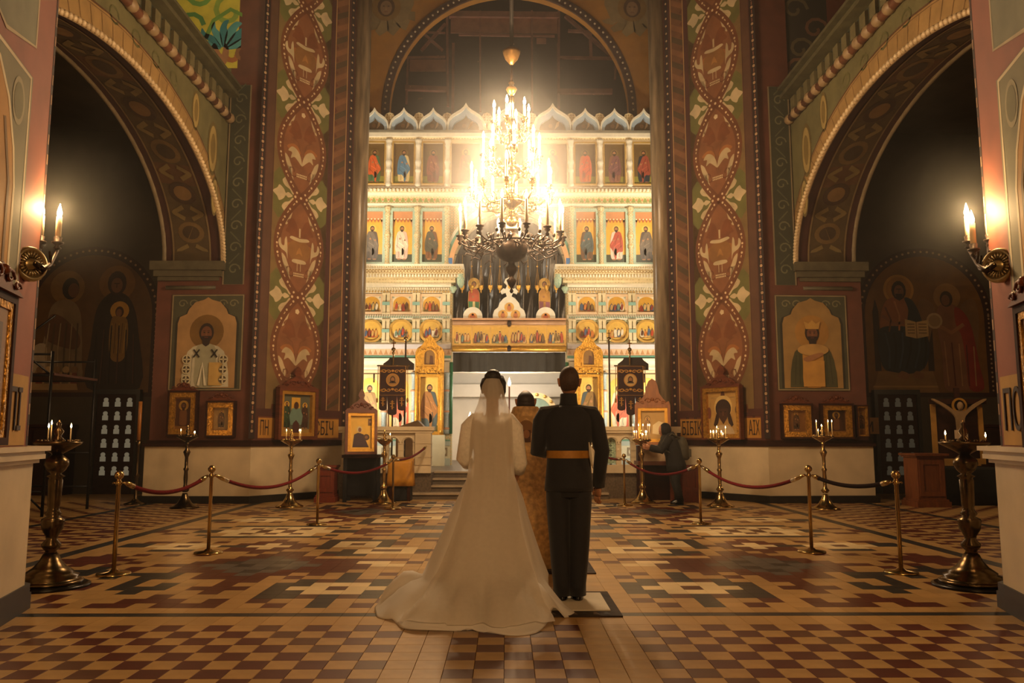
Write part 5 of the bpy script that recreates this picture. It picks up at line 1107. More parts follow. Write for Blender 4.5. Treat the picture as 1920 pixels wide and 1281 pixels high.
# ================================================================ CANDLE STANDS
taper0 = {}
def taper(x, y, z, h, label, group):
    key = round(h, 2)
    if key not in taper0:
        t = thing('taper_candle', label, 'candle', (0, 0, 0), group); MB().lathe([(.0065, 0), (.006, h)], 0, 0, 0, 6).build('wax', WAX, t)
        MB().lathe([(.002, 0), (.0075, .012), (.0065, .022), (.001, .042)], 0, 0, h, 6).build('flame', FLAME, t); taper0[key] = t; o = t
    else: o = dup(taper0[key], (0, 0, 0), 0, label, group)
    o.location = (x, y, z); return o
SMALL = [(.25, 0), (.25, .02), (.21, .04), (.13, .09), (.085, .16), (.05, .24), (.045, .27)]
def candle_stand(x, y, label, zt=1.22, m=BRASS, big=False, ncand=6, hts=(.1, .16), group=None, seed=1, power=1.5, tr=.20):
    t = thing('candle_stand', label, 'candle stand', (x, y, 0)); k = zt/1.22; w_ = 1.0
    MB().lathe([(r, h) for r, h in SMALL] if not big else [(.27, .03), (.275, .05), (.255, .06), (.225, .075), (.235, .095), (.19, .11), (.195, .125), (.13, .17), (.085, .225), (.06, .28)], x, y, 0, 24).build('base', m, t)
    if big: MB().lathe([(.33, 0), (.33, .018), (.30, .03)], x, y, 0, 32).build('foot_disc', mat('dark_foot', '#1c1712', .3, .6), t)
    if big: pr = [(.055, .28), (.045, .31), (.075, .345), (.08, .37), (.045, .41), (.05, .44), (.085, .50), (.095, .57), (.09, .59), (.05, .61), (.07, .635), (.05, .66), (.045, .69), (.052, .71), (.06, .93), (.05, .95), (.075, .965), (.04, .985), (.075, 1.02), (.10, 1.07), (.095, 1.11), (.05, 1.15), (.04, 1.16)]
    else: pr = [(.045, .27), (.075, .31), (.04, .35), (.03, .40), (.038, .5), (.032, .62), (.05, .66), (.03, .69), (.03, .86), (.045, .9), (.065, .95), (.03, 1.0), (.026, 1.08), (.04, 1.12)]
    MB().lathe([(r, h*k) for r, h in pr], x, y, 0, 16).build('stem', m, t)
    z = (1.16 if big else 1.12)*k
    MB().lathe([(.04, 0), (.09, .03), (tr*.95, .09), (tr, .11), (tr*.93, .105), (.05, .1)], x, y, z, 20).build('tray', m, t)
    MB().lathe([(.03, 0), (.05, .03), (.02, .06), (.045, .1), (.015, .14), (.02, .17), (.004, .2)], x, y, z+.1, 12).build('finial', m, t)
    b = MB()
    for i in range(16): a_ = 2*PI*i/16; b.lathe([(.008, 0), (.014, .012), (.010, .028)], x+tr*.82*math.cos(a_), y+tr*.82*math.sin(a_), z+.1, 6)
    b.build('candle_sockets', m, t)
    r = random.Random(seed)
    for i in range(ncand):
        a_ = r.choice(range(16))*2*PI/16+r.uniform(-.1, .1); q = tr*r.choice((.82, .82, .5)); taper(x+q*math.cos(a_), y+q*math.sin(a_), z+.1, r.choice(hts), group[0], group[1])
    if power: lamp('stand_candle_light', (x, y, z+.38), power, (1, .55, .2), .05)
candle_stand(-4.05, 7.15, 'big aged brass candle stand with few tapers by the left near pier', 1.2, OLDBRASS, True, 3, (.13, .16), ('thin lit taper on the big left candle stand', 'tapers on the big left stand'), 4, 1.6, .2)
candle_stand(3.99, 7.1, 'big aged brass candle stand with wide bowl by the right near pier', 1.2, OLDBRASS, True, 2, (.05, .07), ('low burnt taper on the big right candle stand', 'tapers on the big right stand'), 9, .5, .21)
candle_stand(-5.93, 14.78, 'brass candle stand before the gold framed icon under the bishop mural', 1.3, OLDBRASS, False, 3, (.06, .10), ('lit taper on the stand under the bishop mural', 'tapers under the bishop mural'), 3, 5)
candle_stand(-4.08, 15.0, 'bright brass candle stand before the three saints icon', 1.22, BRASS, False, 4, (.08, .13, .17), ('lit taper on the stand before the three saints icon', 'tapers before the three saints icon'), 5, 3.5)
candle_stand(-2.46, 15.75, 'slim brass candle stand with one candle beside the easel icon', 1.22, BRASS, False, 1, (.1,), ('single lit taper on the slim stand beside the easel icon', None), 6, 2.0, .16)
candle_stand(2.60, 15.85, 'bright brass candle stand full of tapers before the stooping visitor', 1.22, BRASS, False, 16, (.1, .15, .2, .28), ('lit taper on the crowded stand before the stooping visitor', 'tapers on the crowded stand'), 8, 4.0)
candle_stand(3.90, 15.0, 'brass candle stand with a cluster of tapers before the dark faced icon', 1.25, BRASS, False, 8, (.08, .12, .2), ('lit taper on the stand before the dark faced icon', 'tapers before the dark faced icon'), 10, 4)
candle_stand(5.66, 14.5, 'brass candle stand between the two glittering square icons on the right', 1.3, BRASS, False, 5, (.10, .18, .26), ('lit taper on the stand by the two square icons', 'tapers by the two square icons'), 12, 5)
tc_ = thing('tall_candlestick', 'tall thin candlestick with a long candle at the left pier edge', 'candlestick', (-7.2, 15.6, 0))
MB().lathe([(.2, 0), (.2, .02), (.08, .06), (.03, .12), (.03, .5), (.05, .54), (.025, .6), (.025, 1.1), (.07, 1.2), (.03, 1.22)], -7.2, 15.6, 0, 14).build('stem', OLDBRASS, tc_); MB().lathe([(.035, 0), (.035, .75)], -7.2, 15.6, 1.22, 10).build('candle', mat('amber_wax', '#b0702c', .4), tc_)

# ================================================================ FRAMED ICONS
def kiot(label, O, U, N, w_, h, fm, paintfn, crest=None, fw=.07, depth=.12, inner=None, name='framed_icon', cat='icon', tilt=0, infw=None):
    O, U, N = V(O), V(U).normalized(), V(N).normalized(); W = Z3.copy()
    if tilt: W = (Z3*math.cos(tilt)-N*math.sin(tilt)).normalized(); N = (N*math.cos(tilt)+Z3*math.sin(tilt)).normalized()
    t = thing(name, label, cat, O)
    o = [(-w_/2, 0), (w_/2, 0), (w_/2, h), (-w_/2, h)]; i_ = [(-w_/2+fw, fw), (w_/2-fw, fw), (w_/2-fw, h-fw), (-w_/2+fw, h-fw)]
    MB().ring(o, i_, O, U, W, N, 0, depth).build('frame', fm, t)
    MB().prism(o, O, U, W, N, -.0, .02).build('back_board', DWOOD, t)
    if inner:
        f2 = infw or fw; i2 = [(a_-math.copysign(f2, a_), z+(f2 if z < h/2 else -f2)) for a_, z in i_]
        MB().ring(i_, i2, O, U, W, N, .02, depth*.8).build('gilt_inner_frame', inner, t)
    P = Paint(O+N*.025, U, W, N, .002); paintfn(P, w_-2*fw, h-2*fw, fw); P.build('painting', t, PAINTF)
    if crest:
        if crest == 'carved':
            c_ = [(-w_/2*.98, h), (w_/2*.98, h), (w_*.46, h+.03), (w_*.36, h+.05), (w_*.28, h+.13), (w_*.14, h+.18), (w_*.06, h+.24), (w_*.1, h+.30), (w_*.07, h+.38), (0, h+.44), (-w_*.07, h+.38), (-w_*.1, h+.30), (-w_*.06, h+.24), (-w_*.14, h+.18), (-w_*.28, h+.13), (-w_*.36, h+.05), (-w_*.46, h+.03)]
        elif crest == 'low': c_ = [(-w_/2, h), (w_/2, h), (w_*.4, h+.03), (w_*.25, h+.05), (w_*.12, h+.13), (0, h+.17), (-w_*.12, h+.13), (-w_*.25, h+.05), (-w_*.4, h+.03)]
        else: c_ = [(-w_/2, h), (w_/2, h), (w_*.46, h+.08), (w_*.4, h+.06), (w_*.3, h+.13), (w_*.2, h+.24), (w_*.15, h+.42), (w_*.1, h+.5), (0, h+.55), (-w_*.1, h+.5), (-w_*.15, h+.42), (-w_*.2, h+.24), (-w_*.3, h+.13), (-w_*.4, h+.06), (-w_*.46, h+.08)]
        cm = WOOD if fm not in (OWOOD,) else OWOOD
        k_ = MB().prism(c_, O, U, W, N, .02, .08).build('carved_crest', cm, t)
        b = MB()
        for sx in (-1, 1):
            b.tube([O+U*(sx*w_*(.12+.1*math.cos(q*.9)*(1-q/9)))+W*(h+.09+.06*math.sin(q*.9)*(1-q/9))+N*.09 for q in range(8)], .012, 5)
            b.tube([O+U*(sx*w_*(.30+.08*math.cos(q*.9)*(1-q/9)))+W*(h+.05+.035*math.sin(q*.9)*(1-q/9))+N*.09 for q in range(8)], .010, 5)
        b.ball(O+W*(h+.12)+N*.09, .035, 8, 6); b.build('carved_scrolls', cm, k_)
    return t
def p_three(P, w_, h, z0):
    P.rect(-w_/2, w_/2, z0, z0+h, '#5c5d4c'); P.l = 2; P.rect(-w_/2, w_/2, z0, z0+.16*h, '#a9863f'); P.rect(-.13*w_, .13*w_, z0+.5*h, z0+.86*h, '#d9a63c'); P.rect(-.3*w_, .3*w_, z0+.02*h, z0+.07*h, '#d8b060')
    P.l = 3; saint(P, -.27*w_, z0+.16*h, .62*h, '#22301f', '#33482f', halo='#e0b040'); saint(P, .27*w_, z0+.16*h, .60*h, '#3a2418', '#4a2f20', halo='#e0b040'); P.l = 9
    P.poly([(-.16*w_, z0+.25*h), (.16*w_, z0+.25*h), (.2*w_, z0+.45*h), (.12*w_, z0+.62*h), (-.12*w_, z0+.62*h), (-.2*w_, z0+.45*h)], '#6f8a7c'); P.up(); P.poly([(-.1*w_, z0+.05*h), (.1*w_, z0+.05*h), (.09*w_, z0+.28*h), (0, z0+.36*h), (-.09*w_, z0+.28*h)], '#4a2420'); P.disc(0, z0+.68*h, .07*w_, '#4a2a18', .09*w_)
def p_face(P, w_, h, z0):
    P.rect(-w_/2, w_/2, z0, z0+h, '#d0a04c'); P.l = 2; P.rect(-.42*w_, .42*w_, z0+.1*h, z0+.96*h, '#bd9450'); P.frame(-.36*w_, .36*w_, z0+.12*h, z0+.8*h, .03, '#cfae72')
    P.l = 3; P.disc(0, z0+.62*h, .24*w_, '#d8b874', .26*w_, n=24); P.up(); P.disc(0, z0+.58*h, .21*w_, '#33201a', .19*h, n=24); P.up()
    for sx in (-1, 1): P.poly([(sx*.1*w_, z0+.48*h), (sx*.19*w_, z0+.48*h), (sx*.27*w_, z0+.26*h), (sx*.22*w_, z0+.22*h), (sx*.14*w_, z0+.3*h)], '#33201a')
    P.up(); P.poly([(-.13*w_, z0+.58*h), (.13*w_, z0+.58*h), (.11*w_, z0+.4*h), (0, z0+.27*h), (-.11*w_, z0+.4*h)], '#4a2c20'); P.up()
    for sx in (-1, 1): P.disc(sx*.06*w_, z0+.52*h, .03*w_, '#1a0f0a', .012*h, n=8)
    P.poly([(-.015*w_, z0+.52*h), (.015*w_, z0+.52*h), (.02*w_, z0+.44*h), (-.02*w_, z0+.44*h)], '#6a4530'); P.l = 4; P.poly([(-.3*w_, z0+.08*h), (.3*w_, z0+.08*h), (.24*w_, z0+.2*h), (.1*w_, z0+.26*h), (-.1*w_, z0+.26*h), (-.24*w_, z0+.2*h)], '#c9b08a')
    P.l = 6; P.poly([(-.06*w_, z0+.84*h), (.06*w_, z0+.84*h), (.03*w_, z0+.94*h), (-.03*w_, z0+.94*h)], '#5a3420'); P.poly(circ(.38*w_, z0+.55*h, .06*w_, .09*h, 14), '#5a3a26'); P.poly(circ(-.38*w_, z0+.5*h, .05*w_, .12*h, 14), '#7a4432')
def p_matron(P, w_, h, z0):
    P.rect(-w_/2, w_/2, z0, z0+h, '#edbd4a'); P.l = 2; P.frame(-w_*.42, w_*.42, z0+.06*h, z0+.92*h, .012, '#8a6420'); P.l = 3
    P.poly([(-.32*w_, z0+.12*h), (.3*w_, z0+.12*h), (.18*w_, z0+.3*h), (.1*w_, z0+.45*h), (-.1*w_, z0+.5*h), (-.26*w_, z0+.45*h)], '#3a2530'); P.disc(-.08*w_, z0+.58*h, .15*w_, '#e6bf5e', n=20); P.up(); P.disc(-.06*w_, z0+.58*h, .09*w_, '#d8c8a0', .12*w_); P.up(); P.disc(-.05*w_, z0+.57*h, .06*w_, '#8a5a3a', .085*w_)
    P.l = 4; P.disc(.2*w_, z0+.38*h, .12*w_, '#4a3020', n=16); P.rect(.26*w_, .42*w_, z0+.68*h, z0+.86*h, '#6a4a2a'); P.up(); P.disc(.2*w_, z0+.38*h, .06*w_, '#8a6040'); P.disc(.34*w_, z0+.78*h, .04*w_, '#a8784c')
def p_small(col, fig):
    def f(P, w_, h, z0):
        P.rect(-w_/2, w_/2, z0, z0+h, '#7a5220'); P.l = 2; P.rect(-.3*w_, .3*w_, z0+.2*h, z0+.84*h, col); P.l = 3; bust(P, .0, z0+.22*h, h*.6, '#4a2c1c', '#6a4424', halo='#a07a30', skin='#5a3a24', hr=.2) if fig else saint(P, 0, z0+.22*h, h*.58, '#3a2c1c', '#5a3c22', halo='#a8812f')
    return f
def p_relic(P, w_, h, z0):
    P.rect(-w_/2, w_/2, z0, z0+h, '#c09a52'); P.l = 2; P.frame(-w_*.45, w_*.45, z0+.05*h, z0+.95*h, .02, '#e0c47c'); P.rect(-.4*w_, .4*w_, z0+.1*h, z0+.9*h, '#b08c4c'); P.l = 3; P.disc(-.18*w_, z0+.7*h, .1*w_, '#8a6a34'); P.up(); saint(P, -.18*w_, z0+.2*h, .55*h, '#7a5a34', '#9a7440', halo='#d8b060'); P.l = 5
    P.poly([(-.02*w_, z0+.25*h), (.36*w_, z0+.2*h), (.4*w_, z0+.55*h), (.2*w_, z0+.62*h), (0, z0+.5*h)], '#d8c69a')
for s in (-1, 1):
    A = V((5.05*s, 15.85, 0)); U = V((-1.43*s, 1.95, 0)).normalized(); N = V((-.806*s, -.59, 0)).normalized()
    Uo = U if s < 0 else -U
    if s < 0: kiot('large wooden framed icon of three standing saints on the left pier', A+U*.90+N*.1+Z3*1.23, Uo, N, 1.0, 1.06, WOOD, p_three, 'carved', .07, .14, GILT)
    else: kiot('large gold framed icon of a dark bearded face on the right pier', A+U*.90+N*.1+Z3*1.23, Uo, N, 1.0, 1.10, WOOD, p_face, 'carved', .03, .14, GILTROUGH, infw=.085)
def fi(px0, px1, py0, py1, Y=15.85):
    a_, b_ = aty(px0, py1, Y), aty(px1, py0, Y); return V(((a_.x+b_.x)/2, Y, a_.z)), b_.x-a_.x, b_.z-a_.z
for (r_, lb, col, fig, fw_) in (((315, 375, 733, 818), 'gold chased icon left of the pair under the bishop mural', '#4a2c18', True, .05), ((387, 445, 752, 820), 'smaller gold chased icon right of the pair under the bishop mural', '#8a6a38', False, .05),
        ((1464, 1520, 757, 823), 'glittering square gold icon left of its twin on the right pier', '#7a5020', False, .05), ((1538, 1596, 757, 823), 'glittering square gold icon right of its twin on the right pier', '#3a2416', True, .05), ((1604, 1624, 760, 820), 'narrow gold icon at the outer edge of the right pier', '#8a6430', False, .03)):
    O, w_, h = fi(*r_); kiot(lb, O-Y3*.0, X3, (0, -1, 0), w_, h, DWOOD, p_small(col, fig), 'low' if w_ > .4 else None, .035 if w_ > .4 else .02, .12, GILTROUGH, infw=.10 if w_ > .4 else .03)
# gold framed icons on the near piers, seen edge on
for s in (-1, 1):
    UCx = V((3.625*s, 5.98, 0)); dv = V((.25*s, .968, 0)).normalized(); nv = V((-.968*s, .25, 0)).normalized()
    kiot('gold framed icon seen edge on, on the %s near pier under its sconce' % ('left' if s < 0 else 'right'), UCx-dv*(1.02 if s < 0 else .96)+Z3*(1.24 if s < 0 else 1.2)+nv*.01, dv if s < 0 else -dv, nv, .84 if s < 0 else .7, 1.0 if s < 0 else .98, DWOOD, p_small('#4a3018', True), 'low', .05, .05, GILTROUGH)

# ================================================================ EASEL ICONS, PEDESTALS, LECTERNS
def legs(t, x0, x1, y0, y1, z1, r, m):
    for x in (x0, x1):
        for y in (y0, y1): MB().box(x-r, x+r, y-r, y+r, 0, z1).build('leg', m, t)
O, w_, h = fi(647, 707, 770, 853, 16.1)
e1 = kiot('bright gold icon of a veiled old woman in a wooden case on the black stand', O, X3+Y3*.25, (.25, -1, 0), w_*1.02, h, WOOD, p_matron, 'carved', .055, .12, GILT, tilt=.1)
t = thing('icon_stand', 'black wooden stand carrying the veiled woman icon', 'stand', (O.x, 16.2, 0)); legs(t, O.x-.3, O.x+.3, 16.1, 16.5, O.z-.01, .035, BLACK)
MB().box(O.x-.36, O.x+.36, 16.02, 16.55, O.z-.06, O.z-.0).build('shelf', DWOOD, t); MB().box(O.x-.32, O.x+.32, 16.45, 16.5, .1, O.z-.06).build('back_cloth', BLACK, t)
O, w_, h = fi(1192, 1256, 760, 835, 16.5)
kiot('light oak icon case with carved crest and pale relic cloth, right of the gate', O, X3-Y3*.2, (-.2, -1, 0), w_, h, OWOOD, p_relic, 'tall', .06, .12, GILT, tilt=.06)
t = thing('relic_table', 'small dark wooden table with a pale relic box under the oak icon case', 'table', (O.x, 16.4, 0)); legs(t, O.x-.3, O.x+.3, 16.2, 16.6, .72, .035, WOOD)
MB().box(O.x-.38, O.x+.38, 16.12, 16.66, .72, .8).build('table_top', WOOD, t); MB().prism([(-.3, 0), (.3, 0), (.26, .22), (-.26, .22)], (O.x, 16.25, .8), X3, Z3, Y3, -.1, .08).build('relic_box', mat('pale_cloth', '#c2a684', .7), t); MB().box(O.x-.34, O.x+.34, 16.54, 16.6, 0, .72).build('back_panel', DWOOD, t)
MB().box(O.x-.34, O.x+.34, 16.38, 16.6, .8, O.z-.005).build('riser', DWOOD, t)
def pedestal(x, y, h, w_, label, m):
    t = thing('wooden_pedestal', label, 'pedestal', (x, y, 0)); a_ = w_/2
    MB().box(x-a_, x+a_, y-a_, y+a_, 0, .1).box(x-a_*.92, x+a_*.92, y-a_*.92, y+a_*.92, .1, .14).build('base', m, t); MB().box(x-a_*.82, x+a_*.82, y-a_*.82, y+a_*.82, .14, h-.07).build('body', m, t)
    MB().ring([(-a_*.75, .2), (a_*.75, .2), (a_*.75, h-.12), (-a_*.75, h-.12)], [(-a_*.5, .28), (a_*.5, .28), (a_*.5, h-.2), (-a_*.5, h-.2)], (x, y-a_*.82, 0), X3, Z3, (0, -1, 0), 0, .02).build('front_panel', m, t)
    MB().box(x-a_*1.02, x+a_*1.02, y-a_*1.02, y+a_*1.02, h-.04, h).box(x-a_*.92, x+a_*.92, y-a_*.92, y+a_*.92, h-.07, h-.04).build('top', m, t)
pedestal(-3.66, 16.2, .72, .42, 'small red brown wooden pedestal beside the black icon stand on the left', mat('red_wood', '#7a2f18', .45, 0, .2, 4, stretch=(6, 6, 1)))
pedestal(3.60, 16.25, .72, .40, 'small red brown wooden pedestal behind the stooping visitor', mat('red_wood'))
pedestal(7.78, 15.1, .98, .62, 'orange brown wooden lectern pillar near the crucifix on the right', mat('orange_wood', '#7c4420', .5, 0, .2, 4, stretch=(6, 6, 1)))
t = thing('cloth_covered_lectern', 'low lectern draped with a golden yellow cloth before the left balustrade', 'lectern', (-2.22, 16.45, 0)); legs(t, -2.4, -2.04, 16.3, 16.62, .5, .03, DWOOD)
c = MB(); rr = []
for z, k in ((.30, 1.06), (.45, 1.0), (.7, .96), (.80, .95), (.83, .9)): rr.append([(-2.22+.26*k*(max(-1, min(1, 1.35*math.cos(q))))+.012*math.sin(q*9)*(1 if z < .6 else 0), 16.45+.2*k*(max(-1, min(1, 1.35*math.sin(q))))+.012*math.cos(q*8)*(1 if z < .6 else 0), z+.04*(math.sin(q) if z > .6 else 0)) for q in [2*PI*i/48 for i in range(48)]])
c.loft(rr); c.build('yellow_cloth', mat('yellow_satin', '#c98a22', .45, 0, .15, 5), t); MB().box(-2.44, -2.0, 16.3, 16.6, .02, .28).build('dark_lower_cloth', BLACK, t)
t = thing('sloped_reading_desk', 'brown sloped reading desk standing behind the left balustrade', 'desk', (-2.3, 18.4, .53)); MB().prism([(-.40, 0), (.40, 0), (.2, .2), (-.34, .02)], (-2.3, 18.5, 1.46), X3, Z3, Y3, -.25, .25).build('slope', mat('olive_wood', '#6a4a20', .5), t); MB().box(-2.6, -2.0, 18.35, 18.65, .53, 1.46).build('body', mat('olive_wood'), t)
# church banners on poles
for s in (-1, 1):
    x = -2.63 if s < 0 else 2.72; Y = 17.9
    t = thing('church_banner', 'dark maroon church banner with gold embroidery and three cross tails, %s of the gate' % ('left' if s < 0 else 'right'), 'banner', (x, Y, .53))
    MB().lathe([(.018, 0), (.018, 2.6), (.03, 2.62), (.03, 2.66), (.012, 2.68)], x, Y+.05, .53, 10).lathe([(.12, 0), (.12, .03), (.03, .08)], x, Y+.05, .53, 16).build('pole', BRASS, t)
    b = MB(); b.ball((x, Y+.05, 3.25), .05, 10, 8); b.box(x-.012, x+.012, Y+.04, Y+.06, 3.28, 3.48); b.box(x-.05, x+.05, Y+.04, Y+.06, 3.38, 3.405); b.build('finial_cross', BRASS, t)
    BZ = lambda z: 2.88+(z-2.8)*.74
    MB().tube([(x-.36, Y+.03, 2.88), (x+.36, Y+.03, 2.88)], .016, 8).build('crossbar', BRASS, t)
    hd = [(-.35, 2.80), (.35, 2.80), (.35, 2.94), (.24, 3.02), (.2, 3.08), (-.2, 3.08), (-.24, 3.02), (-.35, 2.94)]
    MB().prism([(x+.1+a_, z) for a_, z in hd], (0, Y+.2, 0), X3, Z3, Y3, 0, .03).build('hood', mat('dark_umber_cloth', '#2c1a12', .7), t)
    VELV = mat('maroon_velvet', '#32100f', .8, 0, .15, 20, sheen=.3)
    cl = [(-.30, 2.8), (-.30, 1.58)]+[(-.21+.09*math.cos(PI+PI*i/6), 1.50+.07*math.sin(PI+PI*i/6)) for i in range(7)]+[(-.12, 1.9), (-.10, 1.38)]+[(0+.1*math.cos(PI+PI*i/6), 1.36+.07*math.sin(PI+PI*i/6)) for i in range(7)]+[(.10, 1.9), (.12, 1.55)]+[(.21+.09*math.cos(PI+PI*i/6), 1.50+.07*math.sin(PI+PI*i/6)) for i in range(7)]+[(.30, 1.58), (.30, 2.8)]
    cb = MB().prism([(x+a_, BZ(z)) for a_, z in cl], (0, Y, 0), X3, Z3, Y3, 0, .02).build('cloth', VELV, t)
    P = Paint((x, Y-.001, 0), X3, Z3, (0, -1, 0), .002); gc = '#c08a34'
    P.stroke([(-.29, 2.78), (.29, 2.78), (.29, 1.9), (-.29, 1.9)], .015, gc, closed=True); P.disc(0, 2.36, .15, gc, .20, n=24); P.up(); P.disc(0, 2.36, .128, '#a87c40' if s < 0 else '#c8a468', .172, n=24); P.up(); P.disc(0, 2.37, .06, '#3a2012', .11); P.up(); P.disc(0, 2.365, .04, '#9a6a40', .08); P.poly([(-.05, 2.33), (.05, 2.33), (.08, 2.26), (-.08, 2.26)], '#3a2012')
    P.l = 2
    for zb in (2.62, 2.06):
        for sx in (-1, 1):
            for (cx_, q, w0) in ((.09, .06, .018), (.2, .07, .02), (.25, .035, .014)): P.stroke([(sx*(cx_+q*math.cos(k*.7)*(1-k/12)), zb+q*.9*math.sin(k*.7)*(1-k/12)*(1 if zb > 2.3 else -1)) for k in range(10)], w0*1.3, gc)
        P.disc(0, zb+.02, .035, gc, n=8)
    for cx_, zt_ in ((-.21, 1.84), (0, 1.74), (.21, 1.84)):
        P.rect(cx_-.012, cx_+.012, zt_-.27, zt_, gc); P.rect(cx_-.035, cx_+.035, zt_-.05, zt_-.032, gc); P.rect(cx_-.055, cx_+.055, zt_-.105, zt_-.085, gc); P.poly([(cx_-.04, zt_-.17), (cx_+.04, zt_-.205), (cx_+.04, zt_-.222), (cx_-.04, zt_-.188)], gc)
    P.v = [V((q.x, q.y, BZ(q.z))) for q in P.v]
    P.build('gold_embroidery', cb, mat('gold_thread', attr=True, rough=.4, var=.05))
    b = MB()
    for sx in (-1, 1):
        b.tube([(x+sx*.33, Y, 2.86), (x+sx*.34, Y, 2.15)], .008, 5); b.ball((x+sx*.34, Y, 2.1), (.025, .025, .06), 8, 6)
    b.build('tassel_cord', mat('gold_thread_cord', '#b08038', .5), t)
for s in (-1, 1):
    x = -2.40 if s < 0 else 2.30
    t = thing('staff_pole', 'thin dark staff with an orb top beside the %s banner' % ('left' if s < 0 else 'right'), 'staff', (x, 18.3, .53)); MB().lathe([(.025, 0), (.02, 2.95), (.01, 2.97)], x, 18.3, .53, 8).build('shaft', BRONZE, t); MB().ball((x, 18.3, 3.54), .05, 10, 8).box(x-.01, x+.01, 18.29, 18.31, 3.58, 3.75).box(x-.04, x+.04, 18.29, 18.31, 3.66, 3.68).build('orb', BRASS, t)
    t = thing('curtain_rod', 'thin dark rod hung across the %s end of the icon screen' % ('left' if s < 0 else 'right'), 'rod', (s*3.3, 20.9, 2.93))
    MB().tube([(s*4.2, 20.9, 2.93), (s*1.7, 20.9, 2.93)], .012, 6).build('rod', BRONZE, t); MB().tube([(s*3.55, 20.9, 2.93), (s*3.55, 20.9, 2.7)], .02, 6).build('hanger', BRONZE, t)
# crucifix group on the right
t = thing('painted_crucifix', 'painted crucifix with a pale outstretched figure above the black draped table', 'crucifix', (8.85, 15.7, 0))
MB().box(8.80, 8.90, 15.72, 15.76, .7, 2.25).box(8.3, 9.42, 15.72, 15.76, 1.93, 2.03).build('cross', DWOOD, t)
bd = [(-.07, 1.1), (.07, 1.1), (.06, 1.4), (.11, 1.75), (.13, 1.82), (.5, 2.02), (.52, 1.98), (.15, 1.72), (-.15, 1.72), (-.52, 1.98), (-.5, 2.02), (-.13, 1.82), (-.11, 1.75), (-.06, 1.4)]
bd = sm([(-.05, .95), (.05, .95), (.07, 1.3), (.075, 1.55), (.11, 1.70), (.30, 1.86), (.52, 2.0), (.50, 2.03), (.28, 1.92), (.10, 1.80), (0, 1.82), (-.10, 1.80), (-.28, 1.92), (-.50, 2.03), (-.52, 2.0), (-.30, 1.86), (-.11, 1.70), (-.075, 1.55), (-.07, 1.3)], 3)
pale = mat('pale_flesh_paint', '#8f7450', .6); b = MB().prism(bd, (8.85, 15.7, 0), X3, Z3, (0, -1, 0), 0, .05); b.ball((8.85, 15.64, 1.89), (.06, .05, .085), 12, 9); fg = b.build('painted_figure', pale, t)
MB().ring(circ(8.85, 1.9, .15, n=24), circ(8.85, 1.9, .11, n=24), (0, 15.68, 0), X3, Z3, (0, -1, 0), 0, .02).build('halo', GILT, t); MB().box(8.74, 8.96, 15.63, 15.71, 1.25, 1.42).build('loincloth', mat('pale_cloth'), t)
MB().box(8.35, 8.45, 15.8, 15.83, .75, 2.0).box(9.28, 9.38, 15.8, 15.83, .75, 1.95).box(8.45, 9.28, 15.8, 15.83, .72, .86).build('yellow_drape', mat('dull_yellow_cloth', '#a87c34', .7), t)
MB().box(8.45, 9.28, 15.82, 15.84, .86, 1.98).build('back_board', DWOOD, t)
t = thing('black_draped_table', 'low black draped table under the crucifix', 'table', (8.85, 15.6, 0)); c = MB(); rr = []
for z, k in ((0, 1.05), (.3, 1.02), (.66, 1.0), (.7, .97)): rr.append([(8.85+.62*k*max(-1, min(1, 1.3*math.cos(q)))+.02*math.sin(q*11), 15.55+.35*k*max(-1, min(1, 1.3*math.sin(q)))+.015*math.cos(q*9), z) for q in [2*PI*i/60 for i in range(60)]])
c.loft(rr); c.build('cloth', BLACK, t)
tag(MB().box(7.86, 8.42, 18.2, 18.38, 1.35, 1.72).build('inscription_plaque', mat('inscr_gold', '#9a6d2a', .6)), 'small gilded inscription plaque beside the right lattice door', 'plaque')
pq = bpy.data.objects['inscription_plaque']; WORG[pq.name] = V((0, 0, 0)); textmesh('lettering', 'ТИ', V((7.95, 18.19, 1.40)), X3, Z3, (0, -1, 0), .32, .8, pq)
# lattice doors in the aisles
for s in (-1, 1):
    x0, x1 = (-9.42, -8.52) if s < 0 else (8.46, 9.36)
    d = thing('door_%d' % (1 if s < 0 else 2), 'dark door with rows of small keyhole lights in the %s aisle' % ('left' if s < 0 else 'right'), 'door', (x0, 18.3, 0), kind='structure')
    MB().box(x0, x1, 18.3, 18.38, 0, 2.25).build('leaf', DWOOD, d); MB().box(x0-.08, x1+.08, 18.26, 18.4, 2.25, 2.36).box(x0-.08, x0, 18.26, 18.4, 0, 2.25).box(x1, x1+.08, 18.26, 18.4, 0, 2.25).build('frame', DSTONE, d)
    for i in range(3):
        for j in range(6):
            x = x0+.2+i*.27; z = .42+j*.31; a_ = .065
            MB().prism([(x-a_, z), (x+a_, z), (x+a_, z+.1), (x+a_*.6, z+.12)]+[(x+.055*math.cos(q), z+.16+.045*math.sin(q)) for q in (-.4, .4, 1.2, 1.9, 2.7, 3.5)]+[(x-a_*.6, z+.12), (x-a_, z+.1)], (0, 18.3, 0), X3, Z3, (0, -1, 0), 0, .008).build('pane', mat('dusk_glass', '#a8a48c', .3, emit='#b4ac90', estr=.22) if s < 0 else mat('dusk_glass_dim', '#6a6658', .3, emit='#b4ac90', estr=.05), d)
